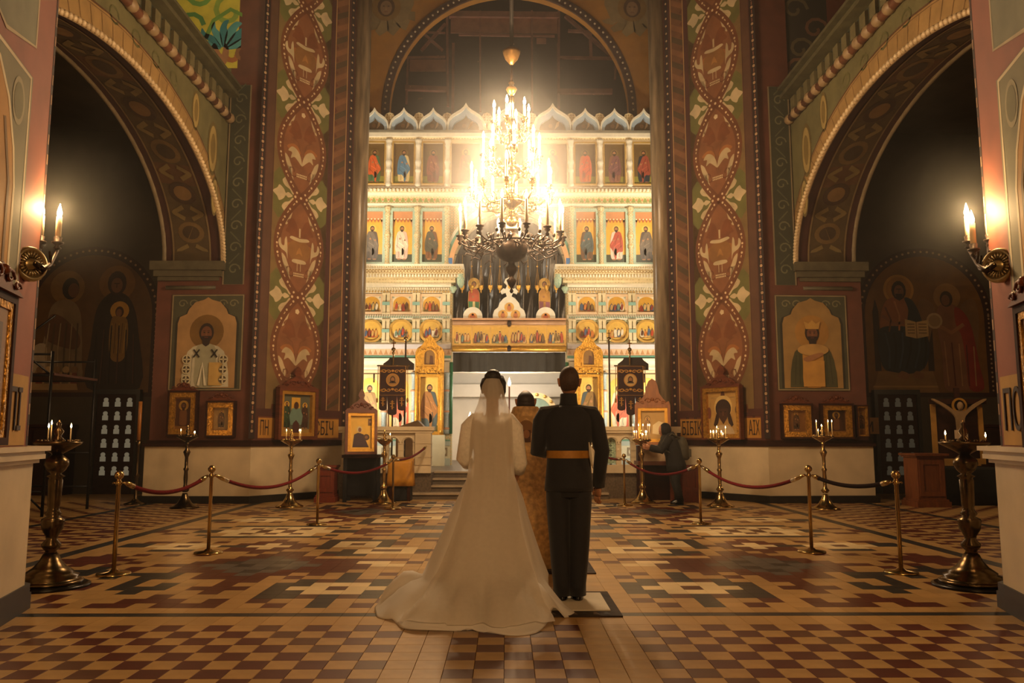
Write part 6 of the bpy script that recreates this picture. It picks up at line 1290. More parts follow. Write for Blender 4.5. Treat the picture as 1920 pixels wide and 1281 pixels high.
# tube scaffold in the left aisle
t = thing('tube_scaffold', 'dark steel tube scaffold tower with plank deck in the left aisle', 'scaffold', (-8.6, 13.5, 0)); sm = mat('dark_steel', '#1c1a1a', .4, .6)
for x in (-8.9, -7.6):
    for y in (13.2, 14.6):
        MB().tube([(x, y, 0), (x, y, 2.7)], .025, 8).build('upright', sm, t)
for z in (.4, 1.0, 2.3, 2.65):
    for y in (13.2, 14.6): MB().tube([(-8.9, y, z), (-7.6, y, z)], .02, 6).build('rail', sm, t)
for p, q in (((-8.9, 13.2, .1), (-7.6, 13.2, 1.3)), ((-7.6, 13.2, .1), (-8.9, 13.2, 1.3)), ((-8.9, 13.2, 2.3), (-7.6, 13.2, 3.3)), ((-7.6, 13.2, 2.3), (-8.9, 13.2, 3.3))): MB().tube([p, q], .016, 6).build('brace', sm, t)
MB().box(-8.95, -7.55, 13.2, 14.6, 2.3, 2.34).build('deck', mat('deck_wood', '#4a2c24', .7), t)
# dark cupboards along the aisle ends
for s in (-1, 1):
    x = s*(10.6 if s < 0 else 11.0)
    t = thing('dark_cupboard', 'dark wooden cupboard against the end wall of the %s aisle' % ('left' if s < 0 else 'right'), 'cupboard', (x, 18.1, 0)); MB().box(x-.7, x+.7, 17.9, 18.38, 0, 1.5).build('body', DWOOD, t); MB().box(x-.75, x+.75, 17.86, 18.38, 1.5, 1.56).build('top', DWOOD, t)
    for q in (-.35, .35): MB().box(x+q-.32, x+q+.32, 17.87, 17.9, .08, 1.44).build('door', mat('dark_wood_panel', '#2a150c', .4), t)
# altar candle stand and small candles seen through the gate
t = thing('altar_candelabrum', 'dark candelabrum with one tall burning candle in the sanctuary', 'candelabrum', (0, 20.4, .53)); b = MB(); b.lathe([(.15, 0), (.14, .03), (.03, .08), (.02, .9), (.04, .93), (.02, .95)], 0, 20.4, .53, 12); b.tube([(-.35, 20.4, 1.62), (-.2, 20.4, 1.5), (0, 20.4, 1.46), (.2, 20.4, 1.5), (.35, 20.4, 1.62)], .02, 6)
for x in (-.35, -.18, .18, .35): b.lathe([(.02, 0), (.05, .02), (.05, .04)], x, 20.4, 1.6 if abs(x) > .3 else 1.5, 8)
b.build('stand', BRONZE, t); MB().lathe([(.022, 0), (.02, 1.1)], 0, 20.4, 1.48, 8).build('tall_candle', mat('brown_wax', '#6a3418', .5), t); MB().lathe([(.008, 0), (.04, .06), (.03, .12), (.002, .22)], 0, 20.4, 2.57, 8).build('flame', BULB, t)
for (x, z, lb) in ((-1.1, 1.75, 'burning candle at the left side of the sanctuary, near the bride'), (1.04, 1.7, 'burning candle before the pale green altar arch')):
    t = thing('sanctuary_candle', lb, 'candle', (x, 22.6, .53)); MB().lathe([(.12, 0), (.1, .03), (.02, .06), (.02, z-.53-.3), (.05, z-.53-.28)], x, 22.6, .53, 10).build('stick', BRONZE, t); MB().lathe([(.03, 0), (.028, .25)], x, 22.6, z-.28, 8).build('wax', mat('brown_wax'), t); MB().lathe([(.008, 0), (.05, .06), (.04, .14), (.002, .25)], x, 22.6, z-.03, 8).build('flame', BULB, t)
# mats on the floor
t = thing('floor_mat', 'dark patterned mat with a white cloth laid on it beside the officer', 'mat', (.35, 6.4, 0)); MB().box(-.1, .77, 5.94, 6.85, 0, .012).build('mat', mat('dark_mat', '#3a2c22', .9, 0, .35, 14), t); MB().box(-.02, .70, 6.10, 6.76, .012, .02).build('white_cloth', mat('white_cloth', '#cfc4ac', .8, 0, .05), t)
P = Paint((0, 0, .013), X3, Y3, Z3, .001)
for i in range(9): P.poly([(.0+i*.08, 5.97), (.05+i*.08, 5.97), (.03+i*.08, 6.06), (.01+i*.08, 6.06)], '#6a5844' if i % 2 else '#241a14')
P.build('woven_border', t)
t = thing('floor_mat', 'dark floor mat under the priest, behind the officer', 'mat', (.45, 8.2, 0)); MB().box(-.25, .78, 7.75, 8.7, 0, .012).build('mat', mat('dark_mat'), t); MB().box(-.15, .66, 7.86, 8.6, .012, .015).build('centre_field', mat('mat_grey', '#5c5444', .9, 0, .2, 20), t)
# ================================================================ PEOPLE
SK = mat('skin', '#b07a55', .55, 0, .06, 20); HAIRD = mat('dark_hair', '#1a110c', .45, 0, .3, 40, .5, 120); HAIRB = mat('brown_hair', '#4a3322', .6, 0, .25, 60, .4, 150)
def skin_into(mb, verts, edges, radii, levels=1):
    """grow one continuous surface over a skeleton and add it to the mesh builder"""
    me = bpy.data.meshes.new('skel'); me.from_pydata([tuple(v) for v in verts], edges, []); o = bpy.data.objects.new('skel', me); COL.objects.link(o)
    o.modifiers.new('skin', 'SKIN'); sv = me.skin_vertices[0].data
    for i, r in enumerate(radii): sv[i].radius = r if isinstance(r, tuple) else (r, r)
    sv[0].use_root = True
    ss = o.modifiers.new('sub', 'SUBSURF'); ss.levels = levels; ss.render_levels = levels
    dg = bpy.context.evaluated_depsgraph_get(); em = bpy.data.meshes.new_from_object(o.evaluated_get(dg))
    mb.add([v.co[:] for v in em.vertices], [tuple(p.vertices) for p in em.polygons], True)
    bpy.data.objects.remove(o); bpy.data.meshes.remove(me); bpy.data.meshes.remove(em)
def head_into(mb, c, fwd=(0, 1, 0), tilt=0.0, k=1.0):
    """head with brow, nose, lips, chin and ears; fwd is where the face looks, tilt bows it forward"""
    f = V(fwd).normalized(); up = Z3*math.cos(tilt)+f*math.sin(tilt); f = f*math.cos(tilt)-Z3*math.sin(tilt); r = f.cross(up)
    c = V(c); T = lambda x, y, z: c+(r*x+f*y+up*z)*k
    seg, rg = 28, 20; vs = []; fs = []
    for i in range(rg+1):
        a_ = PI*i/rg-PI/2
        for j in range(seg):
            b_ = 2*PI*j/seg; x = math.cos(a_)*math.cos(b_); y = math.cos(a_)*math.sin(b_); z = math.sin(a_)
            jaw = 1-.28*max(0, -z)**1.2; fx = .076*jaw; fy = .096*(1-.10*max(0, -z))
            px, py, pz = x*fx, y*fy+(.012*max(0, -z) if y > 0 else -.0), z*.118
            if y > .6:
                d = math.exp(-(x/.16)**2)
                py += .026*d*math.exp(-((z+.16)/.13)**2)+.010*d*math.exp(-((z+.55)/.10)**2)+.012*math.exp(-(x/.3)**2)*math.exp(-((z+.88)/.14)**2)
                py += .006*math.exp(-((z-.12)/.10)**2)
                for sx in (-1, 1): py -= .012*math.exp(-((x-sx*.40)/.15)**2)*math.exp(-((z+.02)/.09)**2)
                py -= .005*math.exp(-(x/.25)**2)*math.exp(-((z+.50)/.03)**2)
            vs.append(T(px, py, pz))
    for i in range(rg):
        for j in range(seg): fs.append((i*seg+j, i*seg+(j+1) % seg, (i+1)*seg+(j+1) % seg, (i+1)*seg+j))
    mb.add(vs, fs, True)
    for sx in (-1, 1):
        e = [T(sx*.074, -.012, -.03), T(sx*.083, -.022, .0), T(sx*.086, -.03, .025), T(sx*.078, -.01, .03), T(sx*.074, .0, .0)]
        mb.tube(e, [.010*k, .011*k, .012*k, .010*k, .008*k], 8, closed=False)
        mb.ball(T(sx*.03, .082, -.003), .0125*k, 10, 8)
    mb.tube([T(-.022, .098, -.06), T(0, .104, -.058), T(.022, .098, -.06)], [.004*k, .007*k, .004*k], 6)
def hand_into(mb, wr, d, side, curl=.5, k=1.0):
    """palm, four unequal bent fingers and a thumb; d points along the hand, side towards the thumb"""
    wr = V(wr); d = V(d).normalized(); s_ = V(side); s_ = (s_-d*s_.dot(d)).normalized(); n = d.cross(s_)
    rg = []
    for t, wd, th in ((0, .026, .018), (.3, .036, .017), (.7, .042, .015), (1.0, .040, .012)):
        rg.append([wr+d*(.085*t*k)+s_*(wd*k*math.cos(2*PI*i/12))+n*(th*k*math.sin(2*PI*i/12)) for i in range(12)])
    mb.loft(rg)
    for i, (off, L) in enumerate(((.029, .072), (.010, .080), (-.009, .075), (-.027, .060))):
        p = wr+d*(.075*k)+s_*(off*k); pts = [p]; a_ = 0
        for q in (.45, .32, .25):
            dd = d*math.cos(a_)+n*math.sin(a_); p = p+dd*(L*q*k*1.05); pts.append(p); a_ += curl
        mb.tube(pts, [.0092*k, .0090*k, .0082*k, .006*k], 8)
    p = wr+d*(.02*k)+s_*(.028*k); mb.tube([p, p+(d*.5+s_*.8)*(.03*k), p+(d*.85+s_*.95)*(.045*k)+n*.008*k, p+(d*1.1+s_*.8)*(.058*k)+n*.018*k], [.012*k, .0115*k, .010*k, .007*k], 8)
def frame_body(mb, J, R, lv=1):
    names = list(J); E = [('pelvis', 'spine'), ('spine', 'chest'), ('chest', 'neck'), ('neck', 'skull')]
    for s in 'lr': E += [('chest', 'sh'+s), ('sh'+s, 'el'+s), ('el'+s, 'wr'+s), ('pelvis', 'hip'+s), ('hip'+s, 'kn'+s), ('kn'+s, 'an'+s), ('an'+s, 'toe'+s)]
    skin_into(mb, [J[n] for n in names], [(names.index(a_), names.index(b_)) for a_, b_ in E], [R[n[:-1] if n[:-1] in ('sh', 'el', 'wr', 'hip', 'kn', 'an', 'toe') else n] for n in names], lv)
RAD = dict(pelvis=.115, spine=.10, chest=.115, neck=.052, skull=.055, sh=.055, el=.042, wr=.028, hip=.082, kn=.055, an=.04, toe=.034)
def elring(cx, cy, rx, ry, z, n=40, f=None):
    return [(cx+rx*math.cos(2*PI*i/n)*(f(i, n) if f else 1), cy+ry*math.sin(2*PI*i/n)*(f(i, n) if f else 1), z) for i in range(n)]

# ---------------- the bride
bx, by = -.19, 6.42
bride = thing('person', 'woman in a long ivory wedding dress with train and sheer veil, seen from behind', 'person', (bx, by, 0))
J = dict(pelvis=V((bx, by, .98)), spine=V((bx, by, 1.14)), chest=V((bx, by, 1.34)), neck=V((bx+.005, by, 1.50)), skull=V((bx+.005, by+.01, 1.62)),
         shl=V((bx-.15, by, 1.42)), ell=V((bx-.225, by+.02, 1.12)), wrl=V((bx-.10, by+.20, 1.0)), shr=V((bx+.15, by, 1.42)), elr=V((bx+.225, by+.01, 1.08)), wrr=V((bx+.17, by+.15, .90)),
         hipl=V((bx-.09, by, .92)), knl=V((bx-.09, by+.02, .5)), anl=V((bx-.09, by-.01, .10)), toel=V((bx-.10, by+.12, .04)), hipr=V((bx+.09, by, .92)), knr=V((bx+.09, by+.02, .5)), anr=V((bx+.09, by-.01, .10)), toer=V((bx+.10, by+.12, .04)))
m = MB(); R_ = dict(RAD); R_.update(sh=.045, el=.037, wr=.025, chest=.10, spine=.085); frame_body(m, J, R_); head_into(m, (bx+.005, by+.02, 1.67), (.1, 1, 0), .12, 1.0)
hand_into(m, J['wrr'], (-.35, .85, -.1), (0, .2, 1), .45); hand_into(m, J['wrl'], (.5, .8, .1), (0, .2, 1), .45); m.build('body', SK, bride)
IV = mat('ivory_satin', '#f4eee2', .6, 0, .03, 4, trans=.33); LACE = mat('ivory_lace', '#f2ebdd', .7, 0, .08, 45, .3, 90)
hemp = [(-.47, 5.52), (-.28, 5.45), (-.10, 5.44), (.04, 5.49), (.20, 5.66), (.33, 5.88), (.41, 6.06), (.27, 6.33), (.20, 6.6), (.10, 6.86), (-.1, 6.98), (-.35, 6.96), (-.60, 6.86), (-.84, 6.70), (-1.0, 6.50), (-1.03, 6.30), (-.96, 6.08), (-.99, 5.92), (-.88, 5.78), (-.72, 5.60)]
ctr = (-.22, 6.38); NH = 144
def hemr(a_):
    best = None
    for i in range(len(hemp)):
        p, q = hemp[i], hemp[(i+1) % len(hemp)]; d = (math.cos(a_), math.sin(a_)); ex, ey = q[0]-p[0], q[1]-p[1]; den = d[0]*ey-d[1]*ex
        if abs(den) < 1e-9: continue
        t = ((p[0]-ctr[0])*ey-(p[1]-ctr[1])*ex)/den; u = ((p[0]-ctr[0])*d[1]-(p[1]-ctr[1])*d[0])/den
        if t > 0 and -.001 <= u <= 1.001: best = t
    return best or .5
ang = [2*PI*i/NH for i in range(NH)]; HR = [hemr(a_) for a_ in ang]; HR = [(HR[i-2]+HR[i-1]+2*HR[i]+HR[(i+1) % NH]+HR[(i+2) % NH])/6 for i in range(NH)]
prof = [(1.455, -.185, 6.42, .085, .07), (1.44, -.185, 6.42, .15, .085), (1.39, -.187, 6.42, .175, .10), (1.28, -.19, 6.42, .165, .115), (1.16, -.19, 6.42, .14, .10), (1.10, -.19, 6.42, .142, .105), (1.02, -.192, 6.41, .17, .135), (.92, -.195, 6.40, .215, .17), (.82, -.20, 6.39, .258, .20), (.66, -.215, 6.38, .315, .26), (.5, -.225, 6.36, .375, .32), (.36, -.235, 6.33, .43, .38), (.24, -.24, 6.31, .48, .45)]
rings = []
for z, cx_, cy_, rx, ry in prof:
    fa = .03*max(0, (1.0-z)); rings.append([(cx_+rx*math.cos(a_)*(1+fa*math.sin(9*a_+1)+fa*.6*math.sin(17*a_)), cy_+ry*math.sin(a_)*(1+fa*math.sin(9*a_+1)+fa*.6*math.sin(17*a_)), z) for a_ in ang])
base = rings[-1]
for z, t in ((.15, .28), (.085, .5), (.045, .72), (.03, .88), (.012, .97), (.004, 1.0), (.0, .985)):
    rr = []
    for i, a_ in enumerate(ang):
        hx, hy = ctr[0]+HR[i]*math.cos(a_), ctr[1]+HR[i]*math.sin(a_); q = base[i]
        wav = .045*(math.sin(5*a_+2.0)+.7*math.sin(9*a_+.6)+.5*math.sin(14*a_+4))*math.sin(PI*min(1, t*.9+.05)); zz_ = max(.002, z+abs(wav)*(1.5 if t < .95 else .7)+(.055*max(0, math.sin(6*a_+1)) if .45 < t < .99 else .02*max(0, math.sin(6*a_+1)))); t = t*(1+.05*math.sin(8*a_+.5)*min(1, 2*t))
        rr.append((q[0]+(hx-q[0])*t, q[1]+(hy-q[1])*t, zz_))
    rings.append(rr)
m = MB(); m.loft(rings, cap=False); dress = m.build('dress', IV, bride)
for sx in (-1, 1):
    k = 'l' if sx < 0 else 'r'; sh, el, wr = J['sh'+k], J['el'+k], J['wr'+k]; sh0 = V((bx+sx*.06, by, 1.45))
    MB().tube([sh0, sh+V((sx*-.02, 0, .01)), sh+(el-sh)*.18+V((sx*.02, 0, .0)), sh+(el-sh)*.5+V((sx*.012, 0, 0)), el+V((0, -.01, 0)), el+(wr-el)*.28], [.045, .062, .068, .064, .060, .058], 16).build('sleeve', LACE, dress)
m = MB(); hc = V((bx+.005, by+.005, 1.69)); m.ball(hc+V((0, -.012, .012)), (.086, .102, .116), 24, 16)
m.ball(hc+V((.004, -.04, .082)), (.064, .066, .062), 18, 14)
for i in range(9): a_ = 2*PI*i/9; m.ball(hc+V((.042*math.cos(a_), -.055+.02*math.sin(a_), .075+.04*math.sin(a_))), (.026, .026, .024), 8, 6)
m.tube([hc+V((.06, .0, .08)), hc+V((.082, -.03, .03)), hc+V((.088, -.045, -.04)), hc+V((.085, -.04, -.085))], [.03, .028, .02, .006], 8); m.tube([hc+V((-.06, .0, .06)), hc+V((-.08, -.03, .01)), hc+V((-.08, -.04, -.05))], [.028, .022, .006], 8)
m.build('hair', HAIRD, bride)
VEIL = mat('sheer_veil', '#efe6d6', .8, 0, .03, 30, alpha=.60, trans=.3)
from mathutils.bvhtree import BVHTree
dv_ = [v.co+V((bx, by, 0)) for v in dress.data.vertices]; bv = BVHTree.FromPolygons(dv_, [tuple(p.vertices) for p in dress.data.polygons])
m = MB(); rr = []
for z, cx_, hw, back, arc_ in ((1.755, -.185, .055, .118, .05), (1.70, -.185, .082, .150, .075), (1.64, -.185, .095, .152, .09), (1.56, -.185, .115, .145, .09), (1.50, -.185, .14, .13, .09), (1.42, -.187, .160, .135, .06), (1.30, -.19, .168, .15, .06), (1.15, -.19, .172, .155, .06), (1.0, -.193, .185, .18, .07), (.9, -.196, .20, .21, .08), (.8, -.2, .215, .24, .09), (.7, -.205, .23, .29, .1), (.6, -.21, .255, .34, .12), (.5, -.215, .285, .40, .14), (.4, -.22, .32, .46, .16), (.3, -.226, .36, .54, .18), (.24, -.23, .39, .60, .2), (.18, -.24, .42, .68, .2), (.14, -.25, .45, .74, .2), (.10, -.255, .48, .82, .18), (.07, -.26, .51, .88, .14), (.05, -.27, .53, .92, .1)):
    row = []
    for i in range(61):
        t = i/60*2-1; x = cx_+hw*t; y = by-back+arc_*t*t+.008*math.sin(t*13+z*2)*min(1, 1.9-z); zv = z
        h = bv.ray_cast(V((x, 3.0, z)), V((0, 1, 0)))
        if h[0] is not None and z < 1.5: y = min(y, h[0].y-(.010 if z > .6 else .03))
        if z < .3:
            h = bv.ray_cast(V((x, y, 2.0)), V((0, 0, -1)))
            if h[0] is not None: zv = max(z, h[0].z+.03)
        row.append((x, y, zv))
    rr.append(row)
m.loft(rr, cap=False, closed=False); m.build('veil', VEIL, bride)

# ---------------- the officer
gx, gy = .43, 6.5
gr = thing('person', 'man in a dark navy dress uniform with a golden belt, seen from behind', 'person', (gx, gy, 0))
J = dict(pelvis=V((gx, gy, .96)), spine=V((gx, gy, 1.16)), chest=V((gx, gy, 1.40)), neck=V((gx+.005, gy+.005, 1.58)), skull=V((gx+.008, gy+.02, 1.68)),
         shl=V((gx-.185, gy, 1.475)), ell=V((gx-.245, gy+.0, 1.18)), wrl=V((gx-.10, gy+.24, 1.17)), shr=V((gx+.185, gy, 1.475)), elr=V((gx+.265, gy-.01, 1.18)), wrr=V((gx+.245, gy+.05, .90)),
         hipl=V((gx-.085, gy, .92)), knl=V((gx-.07, gy+.02, .5)), anl=V((gx-.055, gy-.0, .10)), toel=V((gx-.08, gy+.14, .04)), hipr=V((gx+.085, gy, .92)), knr=V((gx+.08, gy+.02, .5)), anr=V((gx+.055, gy-.02, .10)), toer=V((gx+.085, gy+.12, .04)))
m = MB(); frame_body(m, J, RAD); head_into(m, (gx+.01, gy+.02, 1.735), (-.08, 1, 0), .06, 1.04); hand_into(m, J['wrr'], (-.12, .05, -1), (-.5, .8, 0), .55); hand_into(m, J['wrl'], (.3, .9, .3), (0, 0, 1), .6); m.build('body', SK, gr)
NAVY = mat('navy_wool', '#12131c', .8, 0, .15, 30, .15, 200, sheen=.15)
m = MB(); m.ball((gx+.01, gy+.006, 1.756), (.0825, .106, .116), 28, 20); m.build('hair', HAIRB, gr)
m = MB(); m.loft([elring(gx, gy, rx, ry, z, 48, (lambda i, n: 1+.012*math.sin(8*PI*i/n))) for z, rx, ry in ((.865, .196, .150), (.90, .195, .148), (1.0, .185, .138), (1.10, .176, .128), (1.16, .172, .124), (1.24, .186, .132), (1.34, .205, .142), (1.42, .212, .135), (1.48, .200, .115), (1.52, .15, .092), (1.545, .085, .078))])
m.loft([elring(gx+.004, gy+.005, rx, ry, z, 28) for z, rx, ry in ((1.53, .085, .08), (1.57, .073, .072), (1.64, .068, .070), (1.645, .062, .064))]); jk = m.build('jacket', NAVY, gr)
for sx in (-1, 1):
    k = 'l' if sx < 0 else 'r'; sh, el, wr = J['sh'+k], J['el'+k], J['wr'+k]
    e_ = wr+(wr-el)*.02
    MB().tube([V((gx+sx*.10, gy, 1.49)), sh+V((sx*.005, 0, .005)), sh+(el-sh)*.2+V((sx*.018, 0, .0)), sh+(el-sh)*.55+V((sx*.012, 0, 0)), el+V((sx*.005, -.012, 0)), el+(wr-el)*.4, e_], [.062, .070, .074, .068, .062, .056, .050], 18).build('sleeve', NAVY, jk)
    MB().obox(sh+V((sx*-.03, 0, .055)), V((1, 0, -.22*sx)).normalized(), V((0, 1, 0)), V((.22*sx, 0, 1)).normalized(), .078, .055, .008).build('shoulder_board', mat('grey_braid', '#3a3a3c', .6), jk)
m = MB(); m.loft([elring(gx, gy, .180, .132, 1.125, 40), elring(gx, gy, .181, .133, 1.185, 40)], cap=False); m.build('belt', mat('gold_braid', '#b07a22', .5, .2, .1, 40), gr)
MB().tube([(gx+.155, gy-.105, 1.25), (gx+.158, gy-.128, 1.215), (gx+.163, gy-.13, 1.15), (gx+.172, gy-.12, 1.09), (gx+.185, gy-.10, 1.045)], [.006, .009, .012, .009, .003], 8).build('dagger_hilt', mat('ivory_metal', '#d8ceb8', .35), gr)
m = MB(); m.loft([elring(gx, gy, .175, .125, z, 32) for z in (.82, .95)])
for sx, kx, ax in ((-1, -.075, -.058), (1, .078, .056)):
    m.loft([elring(gx+x, gy+y, rx, ry, z, 28) for z, x, y, rx, ry in ((.95, sx*.085, 0, .096, .118), (.80, sx*.086, 0, .098, .116), (.62, sx*.080, .0, .092, .104), (.48, kx, .005, .086, .094), (.30, (kx+ax)/2, 0, .082, .094), (.14, ax, -.005, .074, .09), (.055, ax*1.0, -.005, .073, .095))])
m.build('trousers', NAVY, gr)
for sx in (-1, 1): m = MB(); m.loft([elring(gx+sx*.062+x, gy+y, rx, ry, z, 20) for z, x, y, rx, ry in ((0, 0, .06, .048, .14), (.03, 0, .06, .050, .142), (.06, 0, .04, .045, .11), (.10, 0, .0, .04, .06))]); m.build('shoe', mat('black_leather', '#0c0b0a', .25), gr)

# ---------------- the priest
px_, py_ = .125, 8.15
pr = thing('person', 'balding priest in a gold brocade cope, seen from behind between the couple', 'person', (px_, py_, 0))
J = dict(pelvis=V((px_, py_, .92)), spine=V((px_, py_, 1.1)), chest=V((px_, py_+.01, 1.32)), neck=V((px_, py_+.04, 1.48)), skull=V((px_, py_+.06, 1.58)), shl=V((px_-.17, py_, 1.40)), ell=V((px_-.22, py_+.08, 1.12)), wrl=V((px_-.1, py_+.3, 1.12)), shr=V((px_+.17, py_, 1.40)), elr=V((px_+.22, py_+.08, 1.12)), wrr=V((px_+.1, py_+.3, 1.12)),
         hipl=V((px_-.09, py_, .88)), knl=V((px_-.09, py_+.02, .48)), anl=V((px_-.09, py_, .10)), toel=V((px_-.1, py_+.12, .05)), hipr=V((px_+.09, py_, .88)), knr=V((px_+.09, py_+.02, .48)), anr=V((px_+.09, py_, .10)), toer=V((px_+.1, py_+.12, .05)))
m = MB(); frame_body(m, J, RAD); head_into(m, (px_, py_+.06, 1.635), (0, 1, 0), .3, 1.15); hand_into(m, J['wrr'], (-.3, .9, .1), (0, 0, 1), .5); hand_into(m, J['wrl'], (.3, .9, .1), (0, 0, 1), .5); m.build('body', SK, pr)
m = MB(); m.ball((px_, py_+.05, 1.63), (.094, .116, .085), 24, 14); m.ball((px_, py_+.045, 1.665), (.090, .114, .094), 20, 12); m.build('hair_fringe', mat('grey_brown_hair', '#2c1f16', .6, 0, .3, 50), pr)
BROC = mat('gold_brocade', '#d6ab6a', .6, .0, .28, 24, .3, 60)
m = MB(); PRR = ((.02, .37, .30), (.06, .37, .30), (.5, .335, .265), (.9, .30, .235), (1.1, .285, .215), (1.25, .27, .195), (1.36, .255, .17), (1.43, .225, .15), (1.49, .185, .13), (1.54, .15, .12), (1.585, .135, .115), (1.60, .12, .11))
m.loft([elring(px_, py_+.01, rx, ry, z, 56, (lambda i, n, z=z: 1+(.022*math.sin(16*PI*i/n) if z < 1.2 else 0))) for z, rx, ry in PRR], cap=False); cope = m.build('cope', BROC, pr)
P = Paint((px_, 0, 0), X3, Z3, (0, -1, 0), .0015)
P.disc(0, 1.40, .105, '#b08a50', n=20); P.up(); P.disc(0, 1.385, .075, '#7a5428', n=18); P.l = 2; P.frame(-.1, .1, 1.22, 1.335, .012, '#5a3414'); P.up(); P.rect(-.045, .045, 1.24, 1.36, '#4a2a14'); P.up(); P.disc(0, 1.32, .035, '#8a5c34', .042); P.l = 2; P.rect(-.2, .2, 1.205, 1.22, '#b58c4c')
def rad_at(z):
    for (z0, a0, b0), (z1, a1, b1) in zip(PRR, PRR[1:]):
        if z0 <= z <= z1: t = (z-z0)/(z1-z0); return a0+(a1-a0)*t, b0+(b1-b0)*t
    return .12, .11
for i, p in enumerate(P.v):
    rx, ry = rad_at(p.z); q = max(-.97, min(.97, (p.x-px_)/rx)); P.v[i] = V((p.x, py_+.01-ry*math.sqrt(1-q*q)-.006+p.y, p.z))
P.build('embroidered_icon', cope)

# ---------------- the stooping visitor
vx, vy = 3.1, 15.6
vi = thing('person', 'stooping visitor in a dark hooded coat with a grey backpack reaching to the candles', 'person', (vx, vy, 0))
J = dict(pelvis=V((vx+.10, vy, .82)), spine=V((vx+.08, vy, .98)), chest=V((vx-.02, vy, 1.18)), neck=V((vx-.06, vy, 1.32)), skull=V((vx-.09, vy, 1.40)), shl=V((vx-.04, vy-.17, 1.25)), ell=V((vx-.20, vy-.18, 1.02)), wrl=V((vx-.40, vy-.12, 1.10)), shr=V((vx-.04, vy+.17, 1.25)), elr=V((vx-.18, vy+.18, 1.02)), wrr=V((vx-.36, vy+.12, 1.06)),
         hipl=V((vx+.12, vy-.08, .80)), knl=V((vx+.08, vy-.09, .44)), anl=V((vx+.16, vy-.09, .09)), toel=V((vx+.03, vy-.1, .04)), hipr=V((vx+.12, vy+.08, .80)), knr=V((vx+.10, vy+.09, .44)), anr=V((vx+.20, vy+.09, .09)), toer=V((vx+.07, vy+.1, .04)))
m = MB(); frame_body(m, J, RAD); head_into(m, (vx-.11, vy, 1.41), (-1, -.1, 0), .45, .98); hand_into(m, J['wrl'], (-1, .1, .2), (0, 0, 1), .5); hand_into(m, J['wrr'], (-1, 0, .2), (0, 0, 1), .5); m.build('body', SK, vi)
COAT = mat('dark_coat', '#120f0c', .85, 0, .2, 12)
m = MB(); m.loft([elring(cx_, vy, rx, ry, z, 32) for z, cx_, rx, ry in ((.62, vx+.13, .19, .23), (.75, vx+.12, .19, .225), (.9, vx+.09, .175, .215), (1.05, vx+.05, .18, .22), (1.18, vx, .175, .22), (1.27, vx-.03, .14, .19), (1.33, vx-.05, .09, .11))]); ct = m.build('coat', COAT, vi)
for k in 'lr':
    sh, el, wr = J['sh'+k], J['el'+k], J['wr'+k]; MB().tube([sh+(J['chest']-sh)*.4, sh, sh+(el-sh)*.5, el, el+(wr-el)*.5, wr-(wr-el)*.02], [.08, .085, .078, .07, .06, .05], 14).build('sleeve', COAT, ct)
m = MB(); m.ball((vx-.075, vy, 1.425), (.118, .11, .135), 18, 12); m.tube([(vx+.0, vy, 1.30), (vx-.02, vy, 1.36)], [.12, .10], 14); m.build('hood', COAT, ct)
m = MB()
for k in 'lr':
    kn, an, hp = J['kn'+k], J['an'+k], J['hip'+k]; m.tube([hp+V((0, 0, .02)), (hp+kn)/2, kn, (kn+an)/2, an-V((0, 0, .04))], [.11, .10, .085, .08, .075], 16)
m.build('trousers', mat('dark_trousers', '#14120f', .85), vi)
for k in 'lr': an = J['an'+k]; m = MB(); m.loft([elring(an.x-.06+x, an.y, rx, ry, z, 16) for z, x, rx, ry in ((0, 0, .13, .048), (.04, 0, .13, .05), (.08, .03, .09, .045), (.12, .06, .05, .045))]); m.build('boot', mat('black_leather'), vi)
m = MB(); m.loft([elring(vx+.27-.10*(z-.85), vy, rx, ry, z, 24, lambda i, n: 1+.10*abs(math.cos(4*PI*i/n))) for z, rx, ry in ((.84, .07, .11), (.88, .105, .145), (1.0, .115, .155), (1.15, .105, .15), (1.25, .08, .125), (1.29, .04, .08))]); bp = m.build('backpack', mat('grey_olive_canvas', '#4a4434', .8, 0, .2, 14), vi)
MB().box(vx+.34, vx+.40, vy-.10, vy+.10, .90, 1.05).build('front_pocket', mat('grey_olive_canvas'), bp)
for q in (-1, 1): MB().tube([(vx+.18, vy+q*.11, 1.26), (vx+.02, vy+q*.14, 1.345), (vx-.12, vy+q*.14, 1.22), (vx-.10, vy+q*.16, 1.02), (vx+.12, vy+q*.19, .92)], .018, 6).build('strap', mat('grey_olive_canvas'), bp)

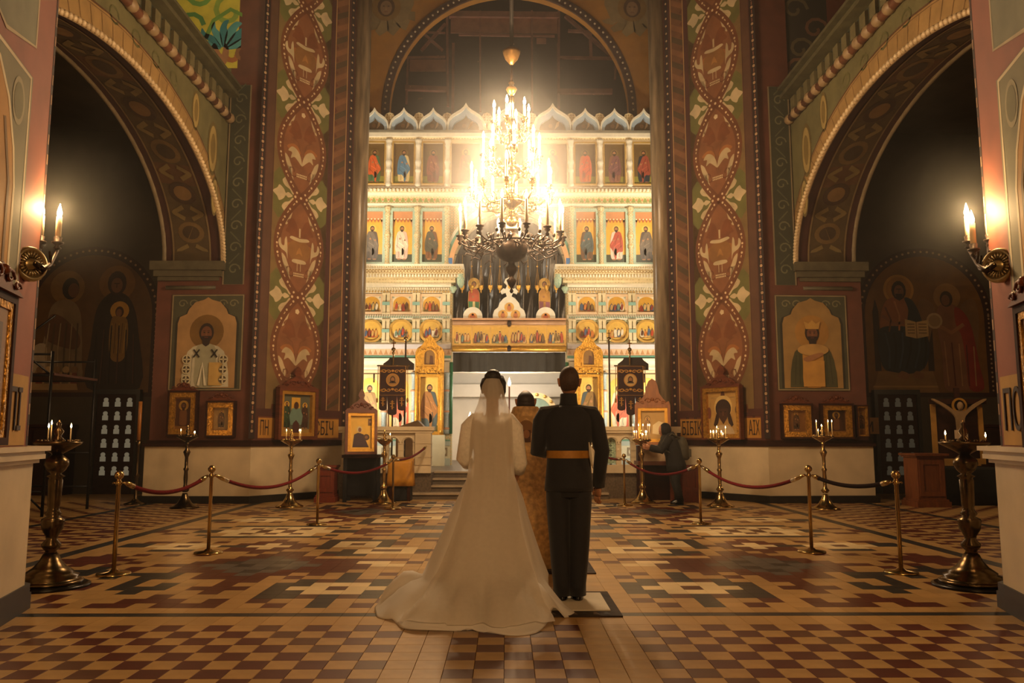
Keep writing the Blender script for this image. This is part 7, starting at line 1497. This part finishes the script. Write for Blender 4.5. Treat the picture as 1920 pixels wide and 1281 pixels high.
# ================================================================ haze added in the crossing to imitate lens bloom of the lights
hz = bpy.data.materials.new('bloom_haze'); hz.use_nodes = True; nt = hz.node_tree; nt.nodes.remove(nt.nodes['Principled BSDF'])
vs_ = nt.nodes.new('ShaderNodeVolumeScatter'); vs_.inputs['Density'].default_value = .0035; vs_.inputs['Anisotropy'].default_value = .35; vs_.inputs['Color'].default_value = (1, .97, .93, 1)
nt.links.new(vs_.outputs[0], nt.nodes['Material Output'].inputs['Volume'])
hb = MB().prism([(-2.4, 3.4), (2.4, 3.4), (3.1, 5.8), (5.4, 7.8), (5.4, 15.5), (4.75, 15.5), (3.15, 17.4), (3.15, 20.2), (-3.15, 20.2), (-3.15, 17.4), (-4.75, 15.5), (-5.4, 15.5), (-5.4, 7.8), (-3.1, 5.8)], (0, 0, 0), X3, Y3, Z3, .6, 12).build('haze', hz, None, 'stuff'); tag(hb, 'thin added haze for bloom round the chandelier and candles', 'haze')


def bloom_ball(loc, rad, peak, label):  # added scattering ball that imitates lens bloom round the electric bulbs
    m_ = bpy.data.materials.new('bloom_scatter'); m_.use_nodes = True; nt = m_.node_tree; nt.nodes.remove(nt.nodes['Principled BSDF'])
    v_ = nt.nodes.new('ShaderNodeVolumeScatter'); v_.inputs['Anisotropy'].default_value = .2
    tn = nt.nodes.new('ShaderNodeTexCoord'); ln = nt.nodes.new('ShaderNodeVectorMath'); ln.operation = 'LENGTH'; mr = nt.nodes.new('ShaderNodeMapRange'); mr.interpolation_type = 'SMOOTHSTEP'
    mr.inputs[1].default_value = 0; mr.inputs[2].default_value = rad; mr.inputs[3].default_value = peak; mr.inputs[4].default_value = 0
    nt.links.new(tn.outputs['Object'], ln.inputs[0]); nt.links.new(ln.outputs['Value'], mr.inputs[0]); nt.links.new(mr.outputs[0], v_.inputs['Density']); nt.links.new(v_.outputs[0], nt.nodes['Material Output'].inputs['Volume'])
    tag(MB().ball(loc, rad, 24, 16).build('bloom_ball', m_, None, 'stuff', org=loc), label, 'bloom_ball')
bloom_ball((0, 11.5, 5.1), 2.2, .075, 'added bloom volume around the lit tiers of the chandelier')
bloom_ball((-3.45, 6.0, 3.05), .75, .10, 'added bloom volume around the left sconce')
bloom_ball((3.45, 6.0, 3.05), .75, .10, 'added bloom volume around the right sconce')
